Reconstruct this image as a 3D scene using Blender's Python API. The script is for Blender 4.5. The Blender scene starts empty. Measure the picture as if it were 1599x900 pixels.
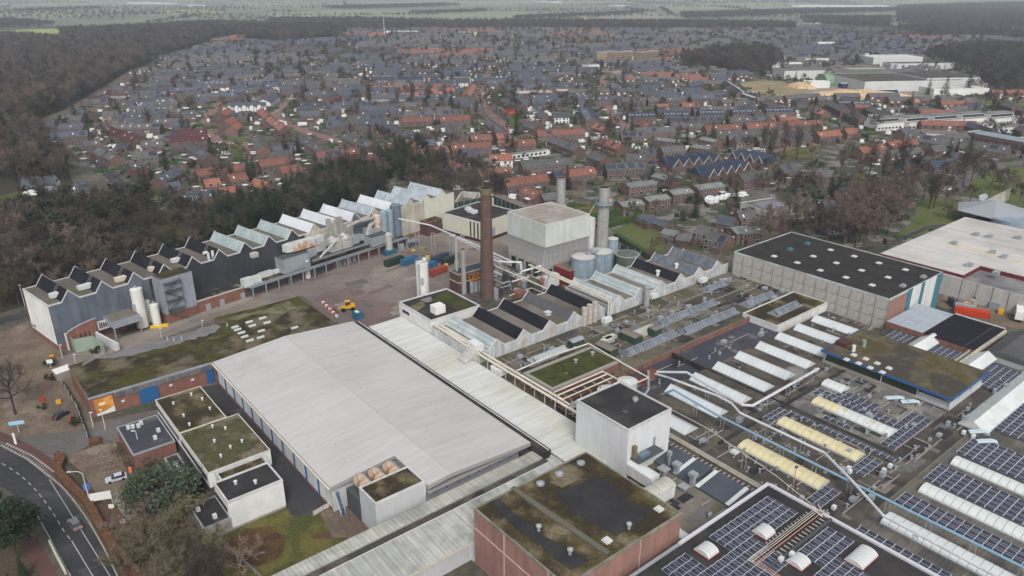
import bpy, math, random
import numpy as np
from mathutils import Vector
rng = random.Random(11)
nr = np.random.RandomState(5)
S = bpy.context.scene
COL = S.collection

# ------------------------------------------------------------------ camera
CAM_H, FPX, TH = 105.0, 1168.3, 0.3861
cd = bpy.data.cameras.new('drone_camera'); cam = bpy.data.objects.new('drone_camera', cd); COL.objects.link(cam)
cam.location = (0, 0, CAM_H); cam.rotation_euler = (math.pi/2-TH, 0, 0)
cd.sensor_width = 36; cd.lens = 36*FPX/1599.0; cd.clip_start = 1; cd.clip_end = 40000
S.camera = cam

# ------------------------------------------------------------------ light
SUN_EL, SUN_AZ = math.radians(46), math.radians(172)   # overcast, a little brighter from behind the camera, right
w = bpy.data.worlds.new('World'); S.world = w; w.use_nodes = True
nt = w.node_tree; nt.nodes.clear()
sky = nt.nodes.new('ShaderNodeTexSky'); sky.sky_type = 'NISHITA'; sky.sun_disc = False
sky.sun_elevation = SUN_EL; sky.sun_rotation = SUN_AZ; sky.dust_density = 4; sky.air_density = 1.0
hsv = nt.nodes.new('ShaderNodeHueSaturation'); hsv.inputs['Saturation'].default_value = 0.34
bg = nt.nodes.new('ShaderNodeBackground'); bg.inputs['Strength'].default_value = 0.13
wo = nt.nodes.new('ShaderNodeOutputWorld')
nt.links.new(sky.outputs[0], hsv.inputs['Color']); nt.links.new(hsv.outputs[0], bg.inputs[0]); nt.links.new(bg.outputs[0], wo.inputs[0])
sl = bpy.data.lights.new('sun', 'SUN'); sl.energy = 1.5; sl.angle = math.radians(22); sl.color = (1, .97, .93)
so = bpy.data.objects.new('sun', sl); COL.objects.link(so)
sd = Vector((math.sin(SUN_AZ)*math.cos(SUN_EL), math.cos(SUN_AZ)*math.cos(SUN_EL), math.sin(SUN_EL)))
so.rotation_euler = sd.to_track_quat('Z', 'Y').to_euler(); so.location = (0, 0, 300)
S.view_settings.view_transform = 'Standard'; S.view_settings.look = 'None'
S.view_settings.exposure = 0.40; S.view_settings.gamma = 1.0
S.cycles.max_bounces = 4; S.cycles.diffuse_bounces = 2; S.cycles.glossy_bounces = 2
S.cycles.transmission_bounces = 2; S.cycles.volume_bounces = 0; S.cycles.transparent_max_bounces = 6

# ------------------------------------------------------------------ photograph <-> world
FV = np.array([0, math.cos(TH), -math.sin(TH)]); RV = np.array([1., 0, 0]); UV = np.cross(RV, FV)
def ray(px, py): return FV+(px-799.5)/FPX*RV-(py-450)/FPX*UV
def P(px, py, z=0.0):
    d = ray(px, py); k = (z-CAM_H)/d[2]
    return (k*d[0], k*d[1])
def proj(x, y, z):
    v = np.array([x, y, z-CAM_H]); k = v@FV
    return (799.5+FPX*(v@RV)/k, 450-FPX*(v@UV)/k)
FW, FA, FB = 0.0, 0.86596, 0.68055            # frames: world, long hall, main works
def toF(fr, p):
    c, s = math.cos(fr), math.sin(fr); return (p[0]*c+p[1]*s, -p[0]*s+p[1]*c)
def fromF(fr, p):
    c, s = math.cos(fr), math.sin(fr); return (p[0]*c-p[1]*s, p[0]*s+p[1]*c)
def G(fr, px, py, z=0.0): return toF(fr, P(px, py, z))
def R2(fr, z, *pts):
    q = [G(fr, a, b, z) for a, b in pts]
    return min(a for a, b in q), max(a for a, b in q), min(b for a, b in q), max(b for a, b in q)

# ------------------------------------------------------------------ materials
MATS = {}
def mat(name, c1, c2=None, sc=.25, lo=.42, hi=.6, c3=None, sc3=.08, lo3=.55, hi3=.62, grain=.18, gsc=6.0,
        rough=.85, metal=0.0, streak=None, ssc=(.05, 1.5), samt=.25, rib=None, ribsp=.5, ribamt=.3, bump=.15,
        lines=None, rnd=0.0, emit=None, spec=.08, world=False):
    if name in MATS: return MATS[name]
    m = bpy.data.materials.new(name); MATS[name] = m; m.use_nodes = True
    n, L = m.node_tree.nodes, m.node_tree.links
    b = n['Principled BSDF']; b.inputs['Roughness'].default_value = rough; b.inputs['Metallic'].default_value = metal
    b.inputs['Specular IOR Level'].default_value = spec
    tc = n.new('ShaderNodeTexCoord'); co = tc.outputs['Object']
    if world: co = n.new('ShaderNodeNewGeometry').outputs['Position']
    def noise(scale, det=4, vec=None, ro=.6):
        x = n.new('ShaderNodeTexNoise'); x.inputs['Scale'].default_value = scale; x.inputs['Detail'].default_value = det
        x.inputs['Roughness'].default_value = ro; L.new(vec or co, x.inputs['Vector']); return x.outputs['Fac']
    def ramp(v, a, c):
        x = n.new('ShaderNodeMapRange'); x.inputs[1].default_value = a; x.inputs[2].default_value = c; L.new(v, x.inputs[0]); return x.outputs[0]
    def mix(f, a, c, typ='MIX'):
        x = n.new('ShaderNodeMix'); x.data_type = 'RGBA'; x.blend_type = typ
        if isinstance(f, float): x.inputs[0].default_value = f
        else: L.new(f, x.inputs[0])
        for k, v in ((6, a), (7, c)):
            if isinstance(v, tuple): x.inputs[k].default_value = (*v, 1)
            else: L.new(v, x.inputs[k])
        return x.outputs[2]
    def val(v):   # grey from value
        x = n.new('ShaderNodeCombineColor'); [L.new(v, x.inputs[i]) for i in range(3)]; return x.outputs[0]
    col = mix(ramp(noise(sc), lo, hi), tuple(c1), tuple(c2)) if c2 else tuple(c1)
    if c3: col = mix(ramp(noise(sc3, 5), lo3, hi3), col, tuple(c3))
    if streak is not None:
        mp = n.new('ShaderNodeMapping'); L.new(co, mp.inputs[0])
        s = [ssc[1]]*3; s[streak] = ssc[0]; mp.inputs['Scale'].default_value = s
        v = ramp(noise(1.0, 4, mp.outputs[0]), .3, .75)
        x = n.new('ShaderNodeMapRange'); x.inputs[3].default_value = 1-samt; x.inputs[4].default_value = 1.0+samt*.3; L.new(v, x.inputs[0])
        col = mix(1.0, col, val(x.outputs[0]), 'MULTIPLY')
    if grain:
        x = n.new('ShaderNodeMapRange'); x.inputs[1].default_value = .25; x.inputs[2].default_value = .75
        x.inputs[3].default_value = 1-grain; x.inputs[4].default_value = 1+grain; L.new(noise(gsc, 3), x.inputs[0])
        col = mix(1.0, col, val(x.outputs[0]), 'MULTIPLY')
    if rnd:
        oi = n.new('ShaderNodeObjectInfo')
        x = n.new('ShaderNodeMapRange'); x.inputs[3].default_value = 1-rnd; x.inputs[4].default_value = 1+rnd; L.new(oi.outputs['Random'], x.inputs[0])
        col = mix(1.0, col, val(x.outputs[0]), 'MULTIPLY')
    if lines:       # joints: (axis, spacing, width, darkness)
        for ax, sp, wd, dk in lines:
            sx = n.new('ShaderNodeSeparateXYZ'); L.new(co, sx.inputs[0])
            a = n.new('ShaderNodeMath'); a.operation = 'DIVIDE'; a.inputs[1].default_value = sp; L.new(sx.outputs[ax], a.inputs[0])
            f = n.new('ShaderNodeMath'); f.operation = 'FRACT'; L.new(a.outputs[0], f.inputs[0])
            g = n.new('ShaderNodeMath'); g.operation = 'LESS_THAN'; g.inputs[1].default_value = wd/sp; L.new(f.outputs[0], g.inputs[0])
            h = n.new('ShaderNodeMath'); h.operation = 'MULTIPLY'; h.inputs[1].default_value = 1.0; L.new(g.outputs[0], h.inputs[0])
            col = mix(h.outputs[0], col, mix(1.0, col if not isinstance(col, tuple) else col, (dk, dk, dk), 'MULTIPLY'))
    hgt = None
    if rib is not None:
        wv = n.new('ShaderNodeTexWave'); wv.bands_direction = 'XYZ'[rib]; wv.inputs['Scale'].default_value = math.pi/10/ribsp*2/2
        L.new(co, wv.inputs[0]); hgt = wv.outputs['Fac']
        x = n.new('ShaderNodeMapRange'); x.inputs[3].default_value = 1-ribamt; x.inputs[4].default_value = 1.0; L.new(hgt, x.inputs[0])
        col = mix(1.0, col, val(x.outputs[0]), 'MULTIPLY')
    if isinstance(col, tuple): b.inputs['Base Color'].default_value = (*col, 1)
    else: L.new(col, b.inputs['Base Color'])
    if bump:
        bp = n.new('ShaderNodeBump'); bp.inputs['Strength'].default_value = bump; bp.inputs['Distance'].default_value = .1
        L.new(hgt if hgt is not None else noise(gsc*.7, 3), bp.inputs['Height']); L.new(bp.outputs[0], b.inputs['Normal'])
    if emit:
        b.inputs['Emission Color'].default_value = (*emit[0], 1); b.inputs['Emission Strength'].default_value = emit[1]
    return m

# ------------------------------------------------------------------ mesh builder
class MB:
    def __init__(s): s.v = []; s.f = []; s.m = []
    def face(s, pts, m=0):
        k = len(s.v); s.v += [tuple(map(float, p)) for p in pts]; s.f.append(tuple(range(k, k+len(pts)))); s.m.append(m)
    def box(s, x0, x1, y0, y1, z0, z1, m=0, mt=None, nb=True):
        k = len(s.v)
        s.v += [(x0,y0,z0),(x1,y0,z0),(x1,y1,z0),(x0,y1,z0),(x0,y0,z1),(x1,y0,z1),(x1,y1,z1),(x0,y1,z1)]
        F = [(0,1,5,4),(1,2,6,5),(2,3,7,6),(3,0,4,7),(4,5,6,7)]; M = [m]*4+[m if mt is None else mt]
        if not nb: F.append((3,2,1,0)); M.append(m)
        s.f += [tuple(k+i for i in q) for q in F]; s.m += M
    def prism(s, poly, z0, z1, m=0, mt=None):
        a = sum(poly[i][0]*poly[(i+1)%len(poly)][1]-poly[(i+1)%len(poly)][0]*poly[i][1] for i in range(len(poly)))
        if a < 0: poly = poly[::-1]
        n = len(poly); k = len(s.v)
        s.v += [(x, y, z0) for x, y in poly]+[(x, y, z1) for x, y in poly]
        for i in range(n):
            j = (i+1) % n; s.f.append((k+i, k+j, k+n+j, k+n+i)); s.m.append(m)
        s.f.append(tuple(k+n+i for i in range(n))); s.m.append(m if mt is None else mt)
    def obox(s, c, ang, lx, ly, z0, z1, m=0, mt=None):
        ca, sa = math.cos(ang), math.sin(ang)
        q = [(c[0]+a*ca-b*sa, c[1]+a*sa+b*ca) for a, b in ((-lx/2,-ly/2),(lx/2,-ly/2),(lx/2,ly/2),(-lx/2,ly/2))]
        s.prism(q, z0, z1, m, mt)
    def roof(s, x0, x1, y0, y1, z0, z1, axis=0, m=0, mg=1, ov=0.0, th=.15):
        # gable: ridge along axis; m roof, mg gable triangle
        if axis == 0:
            c = (y0+y1)/2; a, b = x0-ov, x1+ov
            s.face([(a,y0-ov,z0),(b,y0-ov,z0),(b,c,z1),(a,c,z1)], m); s.face([(b,y1+ov,z0),(a,y1+ov,z0),(a,c,z1),(b,c,z1)], m)
            s.face([(a,y0-ov,z0-th),(b,y0-ov,z0-th),(b,y0-ov,z0),(a,y0-ov,z0)], m); s.face([(b,y1+ov,z0-th),(a,y1+ov,z0-th),(a,y1+ov,z0),(b,y1+ov,z0)], m)
            s.face([(x0,y1,z0),(x0,y0,z0),(x0,c,z1-.05)], mg); s.face([(x1,y0,z0),(x1,y1,z0),(x1,c,z1-.05)], mg)
        else:
            c = (x0+x1)/2; a, b = y0-ov, y1+ov
            s.face([(x0-ov,b,z0),(x0-ov,a,z0),(c,a,z1),(c,b,z1)], m); s.face([(x1+ov,a,z0),(x1+ov,b,z0),(c,b,z1),(c,a,z1)], m)
            s.face([(x0-ov,b,z0-th),(x0-ov,a,z0-th),(x0-ov,a,z0),(x0-ov,b,z0)], m); s.face([(x1+ov,a,z0-th),(x1+ov,b,z0-th),(x1+ov,b,z0),(x1+ov,a,z0)], m)
            s.face([(x0,y0,z0),(x1,y0,z0),(c,y0,z1-.05)], mg); s.face([(x1,y1,z0),(x0,y1,z0),(c,y1,z1-.05)], mg)
    def cyl(s, x, y, z0, z1, r0, r1=None, n=16, m=0, mt=None, cap=True):
        r1 = r0 if r1 is None else r1; k = len(s.v)
        for z, r in ((z0, r0), (z1, r1)):
            s.v += [(x+r*math.cos(2*math.pi*i/n), y+r*math.sin(2*math.pi*i/n), z) for i in range(n)]
        for i in range(n):
            j = (i+1) % n; s.f.append((k+i, k+j, k+n+j, k+n+i)); s.m.append(m)
        if cap and r1 > 0: s.f.append(tuple(k+n+i for i in range(n))); s.m.append(m if mt is None else mt)
    def ring(s, x, y, z0, z1, r, th=.1, n=16, m=0):
        s.cyl(x, y, z0, z1, r+th, n=n, m=m, cap=False)
        for i in range(n):
            a, b = 2*math.pi*i/n, 2*math.pi*(i+1)/n
            s.face([(x+(r+th)*math.cos(a), y+(r+th)*math.sin(a), z1), (x+(r+th)*math.cos(b), y+(r+th)*math.sin(b), z1), (x+r*.9*math.cos(b), y+r*.9*math.sin(b), z1), (x+r*.9*math.cos(a), y+r*.9*math.sin(a), z1)], m)
    def cone(s, x, y, z0, z1, r, n=16, m=0):
        k = len(s.v); s.v += [(x+r*math.cos(2*math.pi*i/n), y+r*math.sin(2*math.pi*i/n), z0) for i in range(n)]+[(x, y, z1)]
        for i in range(n): s.f.append((k+i, k+(i+1) % n, k+n)); s.m.append(m)
    def tube(s, pts, r, n=6, m=0, r1=None, cap=True):
        pts = [Vector(p) for p in pts]; N = len(pts); k = len(s.v)
        for i, p in enumerate(pts):
            d = (pts[min(i+1, N-1)]-pts[max(i-1, 0)]).normalized()
            up = Vector((0, 0, 1)) if abs(d.z) < .9 else Vector((1, 0, 0))
            a = d.cross(up).normalized(); b = a.cross(d)
            rr = r if r1 is None else r+(r1-r)*i/max(1, N-1)
            for j in range(n):
                t = 2*math.pi*j/n; q = p+a*(rr*math.cos(t))+b*(rr*math.sin(t)); s.v.append((q.x, q.y, q.z))
        for i in range(N-1):
            for j in range(n):
                jj = (j+1) % n; s.f.append((k+i*n+j, k+i*n+jj, k+(i+1)*n+jj, k+(i+1)*n+j)); s.m.append(m)
        if cap:
            s.f.append(tuple(k+j for j in range(n))[::-1]); s.m.append(m); s.f.append(tuple(k+(N-1)*n+j for j in range(n))); s.m.append(m)
    def barrel(s, x0, x1, y0, y1, z0, h, axis=0, n=8, m=0, me=None, a0=0, a1=1):
        # arched vault, axis along x (0) or y (1)
        me = m if me is None else me
        pr = []
        for i in range(n+1):
            t = math.pi*i/n; pr.append((-math.cos(t), math.sin(t)))
        def pt(u, q):
            if axis == 0: return (u, (y0+y1)/2+q[0]*(y1-y0)/2, z0+h*q[1])
            return ((x0+x1)/2+q[0]*(x1-x0)/2, u, z0+h*q[1])
        a, b = (x0, x1) if axis == 0 else (y0, y1)
        for i in range(n):
            q = [pt(a, pr[i]), pt(b, pr[i]), pt(b, pr[i+1]), pt(a, pr[i+1])]
            s.face(q if axis == 0 else q[::-1], m)
        s.face([pt(a, p) for p in pr][::-1], me); s.face([pt(b, p) for p in pr], me)
    def mesh(s, name, mats, off=(0, 0, 0)):
        me = bpy.data.meshes.new(name)
        ox, oy, oz = off
        me.from_pydata([(a-ox, b-oy, c-oz) for a, b, c in s.v], [], s.f)
        for m in mats: me.materials.append(m)
        if len(mats) > 1: me.polygons.foreach_set('material_index', [min(i, len(mats)-1) for i in s.m])
        me.update(); return me

REG = []
def aslist(m): return m if isinstance(m, (list, tuple)) else [m]
class Thing:
    def __init__(s, name, label, cat, fr, x, y, z=0.0, group=None, rot=0.0):
        s.o = bpy.data.objects.new(name, None); COL.objects.link(s.o); s.o.empty_display_size = 1
        s.fr = fr; s.off = (x, y, z); wx, wy = fromF(fr, (x, y))
        s.o.location = (wx, wy, z); s.o.rotation_euler = (0, 0, fr+rot)
        s.o['label'] = label; s.o['category'] = cat
        if group: s.o['group'] = group
    def part(s, name, mb, mats, parent=None, label=None, stuff=False):
        o = bpy.data.objects.new(name, mb.mesh(name, aslist(mats), s.off)); COL.objects.link(o)
        o.parent = parent or s.o
        if label: o['label'] = label
        if stuff: o['kind'] = 'stuff'
        return o
    def piece(s, name, me, loc, parent=None, rz=0.0, stuff=False):
        o = bpy.data.objects.new(name, me); COL.objects.link(o); o.parent = parent or s.o
        o.location = (loc[0]-s.off[0], loc[1]-s.off[1], loc[2]-s.off[2]); o.rotation_euler = (0, 0, rz)
        return o
def solo(name, label, cat, mb, mats, fr=0.0, x=0, y=0, z=0.0, group=None):
    o = bpy.data.objects.new(name, mb.mesh(name, aslist(mats), (x, y, z))); COL.objects.link(o)
    wx, wy = fromF(fr, (x, y)); o.location = (wx, wy, z); o.rotation_euler = (0, 0, fr)
    o['label'] = label; o['category'] = cat
    if group: o['group'] = group
    return o
def struct(name, mb, mats, fr=0.0, kind='structure', label=None):
    o = bpy.data.objects.new(name, mb.mesh(name, aslist(mats))); COL.objects.link(o); o.rotation_euler = (0, 0, fr)
    o['kind'] = kind
    if label: o['label'] = label
    return o
def sheet(name, pxs, z, m, kind='structure'):
    mb = MB(); q = [P(a, b, 0) for a, b in pxs]
    ar = sum(q[i][0]*q[(i+1) % len(q)][1]-q[(i+1) % len(q)][0]*q[i][1] for i in range(len(q)))
    if ar < 0: q = q[::-1]
    mb.face([(x, y, z) for x, y in q]); OCC(q, 2)
    return struct(name, mb, m, kind=kind)
def ribbon(name, pts, w, z, m, occ=2):
    # a road strip along world points, width w (number or list)
    mb = MB(); N = len(pts); L = []
    for i in range(N):
        a = Vector(pts[max(i-1, 0)]); b = Vector(pts[min(i+1, N-1)]); d = (b-a).normalized(); n = Vector((-d.y, d.x))
        ww = w[i] if isinstance(w, (list, tuple)) else w
        p = Vector(pts[i]); L.append((p+n*ww/2, p-n*ww/2))
    for i in range(N-1):
        (a, b), (c, d) = L[i], L[i+1]
        mb.face([(b.x, b.y, z), (d.x, d.y, z), (c.x, c.y, z), (a.x, a.y, z)])
        OCC([tuple(b), tuple(d), tuple(c), tuple(a)], occ)
    return struct(name, mb, m)
def smooth(pts, k=4):
    out = []
    for i in range(len(pts)-1):
        p0, p1, p2, p3 = pts[max(i-1, 0)], pts[i], pts[i+1], pts[min(i+2, len(pts)-1)]
        for j in range(k):
            t = j/k
            out.append(tuple(.5*((2*p1[c])+(-p0[c]+p2[c])*t+(2*p0[c]-5*p1[c]+4*p2[c]-p3[c])*t*t+(-p0[c]+3*p1[c]-3*p2[c]+p3[c])*t**3) for c in range(2)))
    out.append(pts[-1]); return out

# occupancy raster, 2 m cells: 0 free, 1 building, 2 road or lawn, 3 wood
OX0, OY0, ON, OM = -1600, 60, 1700, 1500
occ = np.zeros((OM, ON), np.uint8)
def OCC(poly, v, grow=0):
    q = np.array([(p[0], p[1]) for p in poly])
    x0, y0 = q.min(0)-grow; x1, y1 = q.max(0)+grow
    i0, i1 = max(0, int((x0-OX0)/2)), min(ON-1, int((x1-OX0)/2)+1)
    j0, j1 = max(0, int((y0-OY0)/2)), min(OM-1, int((y1-OY0)/2)+1)
    if i1 <= i0 or j1 <= j0: return
    X, Y = np.meshgrid(OX0+2*np.arange(i0, i1)+1, OY0+2*np.arange(j0, j1)+1)
    ins = np.zeros(X.shape, bool); n = len(q)
    for a in range(n):
        xa, ya = q[a]; xb, yb = q[(a+1) % n]
        if ya == yb: continue
        c = ((ya > Y) != (yb > Y)) & (X < (xb-xa)*(Y-ya)/(yb-ya)+xa); ins ^= c
    occ[j0:j1, i0:i1][ins] = v
def occ_at(x, y):
    i, j = int((x-OX0)/2), int((y-OY0)/2)
    return occ[j, i] if 0 <= i < ON and 0 <= j < OM else 9
def occrect(fr, x0, x1, y0, y1, v=1):
    OCC([fromF(fr, p) for p in ((x0, y0), (x1, y0), (x1, y1), (x0, y1))], v)
# ------------------------------------------------------------------ palette
M_ground = mat('ground_soil', (.085,.075,.06), (.06,.065,.045), sc=.02, c3=(.12,.11,.10), sc3=.05, lo3=.5, hi3=.6, gsc=.6, grain=.35, world=True, bump=0)
M_town = mat('garden_ground', (.075,.07,.055), (.05,.062,.035), sc=.06, lo=.47, hi=.53, c3=(.17,.155,.145), sc3=.09, lo3=.52, hi3=.56, gsc=.9, grain=.45, world=True, bump=0)
M_asph = mat('asphalt', (.038,.038,.042), (.052,.052,.055), sc=.05, c3=(.066,.065,.066), sc3=.12, lo3=.55, hi3=.6, gsc=3, grain=.2, world=True, bump=.05)
M_asph2 = mat('worn_asphalt', (.1,.095,.09), (.13,.12,.115), sc=.06, gsc=1.5, grain=.25, world=True, bump=.05)
M_redpath = mat('red_asphalt', (.10,.052,.046), (.085,.05,.046), sc=.2, gsc=3, world=True)
M_brickroad = mat('red_brick_paving', (.21,.12,.10), (.17,.11,.10), sc=.1, gsc=2, world=True)
M_paving = mat('yard_paving', (.2,.17,.15), (.155,.13,.12), sc=.035, lo=.4, hi=.62, c3=(.24,.21,.18), sc3=.03, lo3=.52, hi3=.62, gsc=1.2, grain=.2, streak=0, ssc=(.02,.3), samt=.18, world=True)
M_paving2 = mat('dark_red_paving', (.125,.09,.088), (.155,.115,.105), sc=.08, gsc=1.5, grain=.2, world=True)
M_paleyard = mat('pale_yard_paving', (.24,.215,.185), (.19,.165,.145), sc=.05, gsc=1.5, grain=.22, world=True)
M_lawn = mat('lawn_grass', (.08,.10,.032), (.10,.105,.045), sc=.06, c3=(.06,.085,.025), sc3=.04, gsc=1.0, grain=.25, world=True)
M_drylawn = mat('mossy_lawn', (.11,.10,.032), (.06,.065,.022), sc=.12, lo=.45, hi=.55, c3=(.075,.05,.035), sc3=.07, lo3=.54, hi3=.6, gsc=2, grain=.4, world=True)
M_bare = mat('bare_ground', (.155,.12,.09), (.11,.085,.065), sc=.09, c3=(.2,.16,.125), sc3=.06, gsc=1.2, grain=.3, world=True)
M_leaf = mat('leaf_litter', (.075,.055,.038), (.055,.05,.03), sc=.08, c3=(.10,.06,.04), sc3=.05, gsc=1.5, grain=.4, world=True)
M_wheat = mat('dry_grass_field', (.25,.2,.12), (.19,.16,.09), sc=.04, c3=(.14,.14,.07), sc3=.02, gsc=.3, grain=.2, world=True)
M_field = mat('meadow', (.2,.225,.14), (.17,.195,.125), sc=.006, gsc=.03, grain=.12, world=True, bump=0)  # green paled, some distance haze put into the colour
M_field2 = mat('bright_meadow', (.27,.3,.09), (.22,.26,.09), sc=.01, gsc=.05, grain=.12, world=True, bump=0)
M_field3 = mat('pale_field', (.24,.23,.17), (.2,.2,.14), sc=.006, gsc=.03, grain=.12, world=True, bump=0)
M_sand = mat('sawdust', (.5,.36,.22), (.42,.3,.18), sc=.1, gsc=.6, grain=.12, world=True)
M_line = mat('road_paint', (.4,.4,.385), grain=.15, gsc=4)
M_kerb = mat('kerb_concrete', (.33,.31,.28), (.25,.24,.21), sc=.6)
# roofs
M_memb = mat('pale_roof_membrane', (.45,.438,.43), (.41,.398,.39), sc=.05, lo=.35, hi=.7, c3=(.40,.385,.365), sc3=.07, lo3=.55, hi3=.7, grain=.05, gsc=3, streak=0, ssc=(.04,.75), samt=.11, lines=[(1,3.02,.07,.92),(0,10.9,.12,.9)], rough=.7, bump=.03)
M_whiteroof = mat('white_roof_sheeting', (.58,.585,.565), (.53,.535,.5), sc=.08, c3=(.5,.49,.38), sc3=.07, lo3=.55, hi3=.75, grain=.05, streak=0, ssc=(.06,.8), samt=.22, rib=1, ribsp=1.0, ribamt=.10, rough=.55, bump=.2)
M_fibre = mat('fibre_cement_sheeting', (.50,.50,.45), (.38,.39,.34), sc=.12, c3=(.27,.28,.25), sc3=.1, lo3=.5, hi3=.72, grain=.1, streak=1, ssc=(.06,.9), samt=.3, rib=0, ribsp=.9, ribamt=.16, bump=.25)
M_fibre2 = mat('weathered_grey_sheeting', (.36,.37,.35), (.5,.5,.47), sc=.09, c3=(.25,.26,.25), sc3=.12, lo3=.5, hi3=.7, grain=.1, streak=1, ssc=(.05,.7), samt=.38, rib=0, ribsp=.9, ribamt=.12, bump=.25)
M_bitu = mat('bitumen_felt', (.028,.027,.029), (.04,.038,.039), sc=.15, c3=(.06,.055,.048), sc3=.12, lo3=.5, hi3=.7, grain=.15, gsc=4, lines=[(0,1.0,.05,.8)], bump=.1)
M_bitub = mat('brown_bitumen_felt', (.062,.055,.048), (.105,.09,.074), sc=.12, c3=(.038,.036,.034), sc3=.2, lo3=.48, hi3=.66, grain=.25, gsc=2.2, bump=.1)
M_bitug = mat('slate_blue_felt', (.045,.047,.062), (.058,.059,.072), sc=.1, c3=(.12,.115,.11), sc3=.12, lo3=.6, hi3=.72, grain=.15, gsc=3)
M_bitul = mat('weathered_felt', (.13,.125,.12), (.10,.095,.09), sc=.12, c3=(.17,.15,.12), sc3=.09, lo3=.52, hi3=.66, grain=.22, gsc=2)
M_gravel = mat('gravel_roof', (.165,.145,.125), (.13,.115,.10), sc=.12, c3=(.09,.085,.06), sc3=.08, lo3=.53, hi3=.66, grain=.2, gsc=2.5)
M_mossroof = mat('moss_covered_roof', (.062,.056,.018), (.03,.024,.016), sc=.13, lo=.4, hi=.56, c3=(.12,.10,.065), sc3=.11, lo3=.5, hi3=.62, grain=.4, gsc=2.2, bump=.4, lines=[(0,5.1,.1,.6)])
M_mossroof2 = mat('brown_moss_roof', (.036,.028,.019), (.075,.06,.024), sc=.13, lo=.45, hi=.58, c3=(.15,.125,.085), sc3=.12, lo3=.5, hi3=.62, grain=.45, gsc=2.0, bump=.4)
M_green = mat('sedum_roof', (.052,.06,.016), (.036,.038,.015), sc=.25, c3=(.26,.22,.15), sc3=.2, lo3=.62, hi3=.68, grain=.35, gsc=2.5, bump=.4)
M_puddle = mat('wet_felt', (.16,.15,.155), (.12,.115,.12), sc=.2, rough=.35, spec=.5, grain=.1)
M_glassroof = mat('ribbed_translucent_sheet', (.34,.40,.40), (.44,.48,.48), sc=.25, grain=.08, streak=1, ssc=(.3,1.6), samt=.25, rib=0, ribsp=1.1, ribamt=.2, rough=.4, spec=.5)
M_glasswhite = mat('frosted_roof_pane', (.5,.53,.54), (.43,.46,.47), sc=.4, grain=.05, rough=.35, spec=.5, rnd=.05)
M_darkfelt = mat('black_roof_felt', (.013,.012,.018), (.018,.017,.023), sc=.2, grain=.12, rough=.8)
M_pane = mat('skylight_glass', (.09,.105,.13), (.14,.155,.18), sc=.5, grain=.1, rough=.25, spec=.6, rnd=.25)
M_cream = mat('cream_polycarbonate', (.56,.5,.32), (.48,.43,.27), sc=.3, grain=.06, rough=.45, rnd=.04)
M_white = mat('white_polycarbonate', (.53,.56,.55), (.46,.49,.48), sc=.3, grain=.05, rough=.45, rnd=.03)
M_dome = mat('skylight_dome', (.5,.52,.51), grain=.05, rough=.3, spec=.5)
M_tile_o = mat('orange_roof_tiles', (.255,.108,.074), (.2,.092,.066), sc=.25, c3=(.17,.085,.055), sc3=.3, lo3=.56, hi3=.66, grain=.22, gsc=1.6, rnd=.12, lines=[(0,.9,.09,.78)])
M_tile_r = mat('red_brown_roof_tiles', (.185,.083,.063), (.14,.07,.057), sc=.3, grain=.2, gsc=1.6, rnd=.12, lines=[(0,.9,.09,.8)])
M_tile_d = mat('dark_red_roof_tiles', (.085,.03,.035), (.06,.03,.035), sc=.3, grain=.2, gsc=1.6, rnd=.1)
M_tile_g = mat('grey_roof_tiles', (.1,.096,.096), (.072,.07,.074), sc=.3, c3=(.09,.09,.07), sc3=.25, grain=.2, gsc=1.6, rnd=.2, lines=[(0,.9,.09,.8)])
M_tile_b = mat('anthracite_roof_tiles', (.058,.065,.083), (.078,.083,.1), sc=.3, grain=.15, gsc=1.6, rnd=.2, lines=[(0,.9,.09,.8)])
M_tile_n = mat('navy_roof_tiles', (.034,.045,.07), (.04,.052,.078), sc=.3, grain=.12, gsc=1.6, rnd=.1, lines=[(0,.9,.09,.85)])
M_flatgrey = mat('grey_shallow_roofing', (.17,.18,.175), (.13,.14,.135), sc=.2, grain=.12, gsc=2, rnd=.1)
M_blueroof = mat('blue_grey_metal_roof', (.2,.25,.28), (.17,.215,.245), sc=.2, grain=.08)
M_solar = mat('solar_panel_glass', (.024,.027,.045), (.034,.038,.06), sc=.5, grain=.1, rough=.25, spec=.5, lines=[(0,.33,.025,2.2)], rnd=.15, bump=0)
M_alu = mat('aluminium_frame', (.5,.5,.52), rough=.4, metal=.3, grain=.05)
# walls
M_wgrey = mat('grey_wall_cladding', (.46,.47,.48), (.42,.43,.44), sc=.2, streak=2, ssc=(.1,.6), samt=.1, grain=.06, rib=0, ribsp=.6, ribamt=.08)
M_wwhite = mat('white_wall_cladding', (.60,.61,.61), (.54,.55,.55), sc=.2, streak=2, ssc=(.1,1.0), samt=.2, grain=.05)
M_wcream = mat('cream_wall_cladding', (.47,.45,.37), (.39,.37,.3), sc=.2, streak=2, ssc=(.08,.8), samt=.35, c3=(.36,.25,.15), sc3=.25, lo3=.62, hi3=.75, grain=.08)
M_wcream2 = mat('clean_cream_cladding', (.52,.51,.43), (.48,.47,.4), sc=.3, grain=.05, rib=2, ribsp=.5, ribamt=.08)
M_wbluegrey = mat('blue_grey_cladding', (.125,.145,.175), (.10,.115,.14), sc=.15, streak=2, ssc=(.06,.7), samt=.3, grain=.08)
M_wlilac = mat('pale_grey_blue_cladding', (.27,.285,.33), (.24,.255,.30), sc=.2, streak=2, ssc=(.08,.9), samt=.2, grain=.05)
M_wdark = mat('charcoal_cladding', (.04,.043,.05), (.052,.055,.062), sc=.15, streak=2, ssc=(.06,.8), samt=.25, grain=.08)
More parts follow.
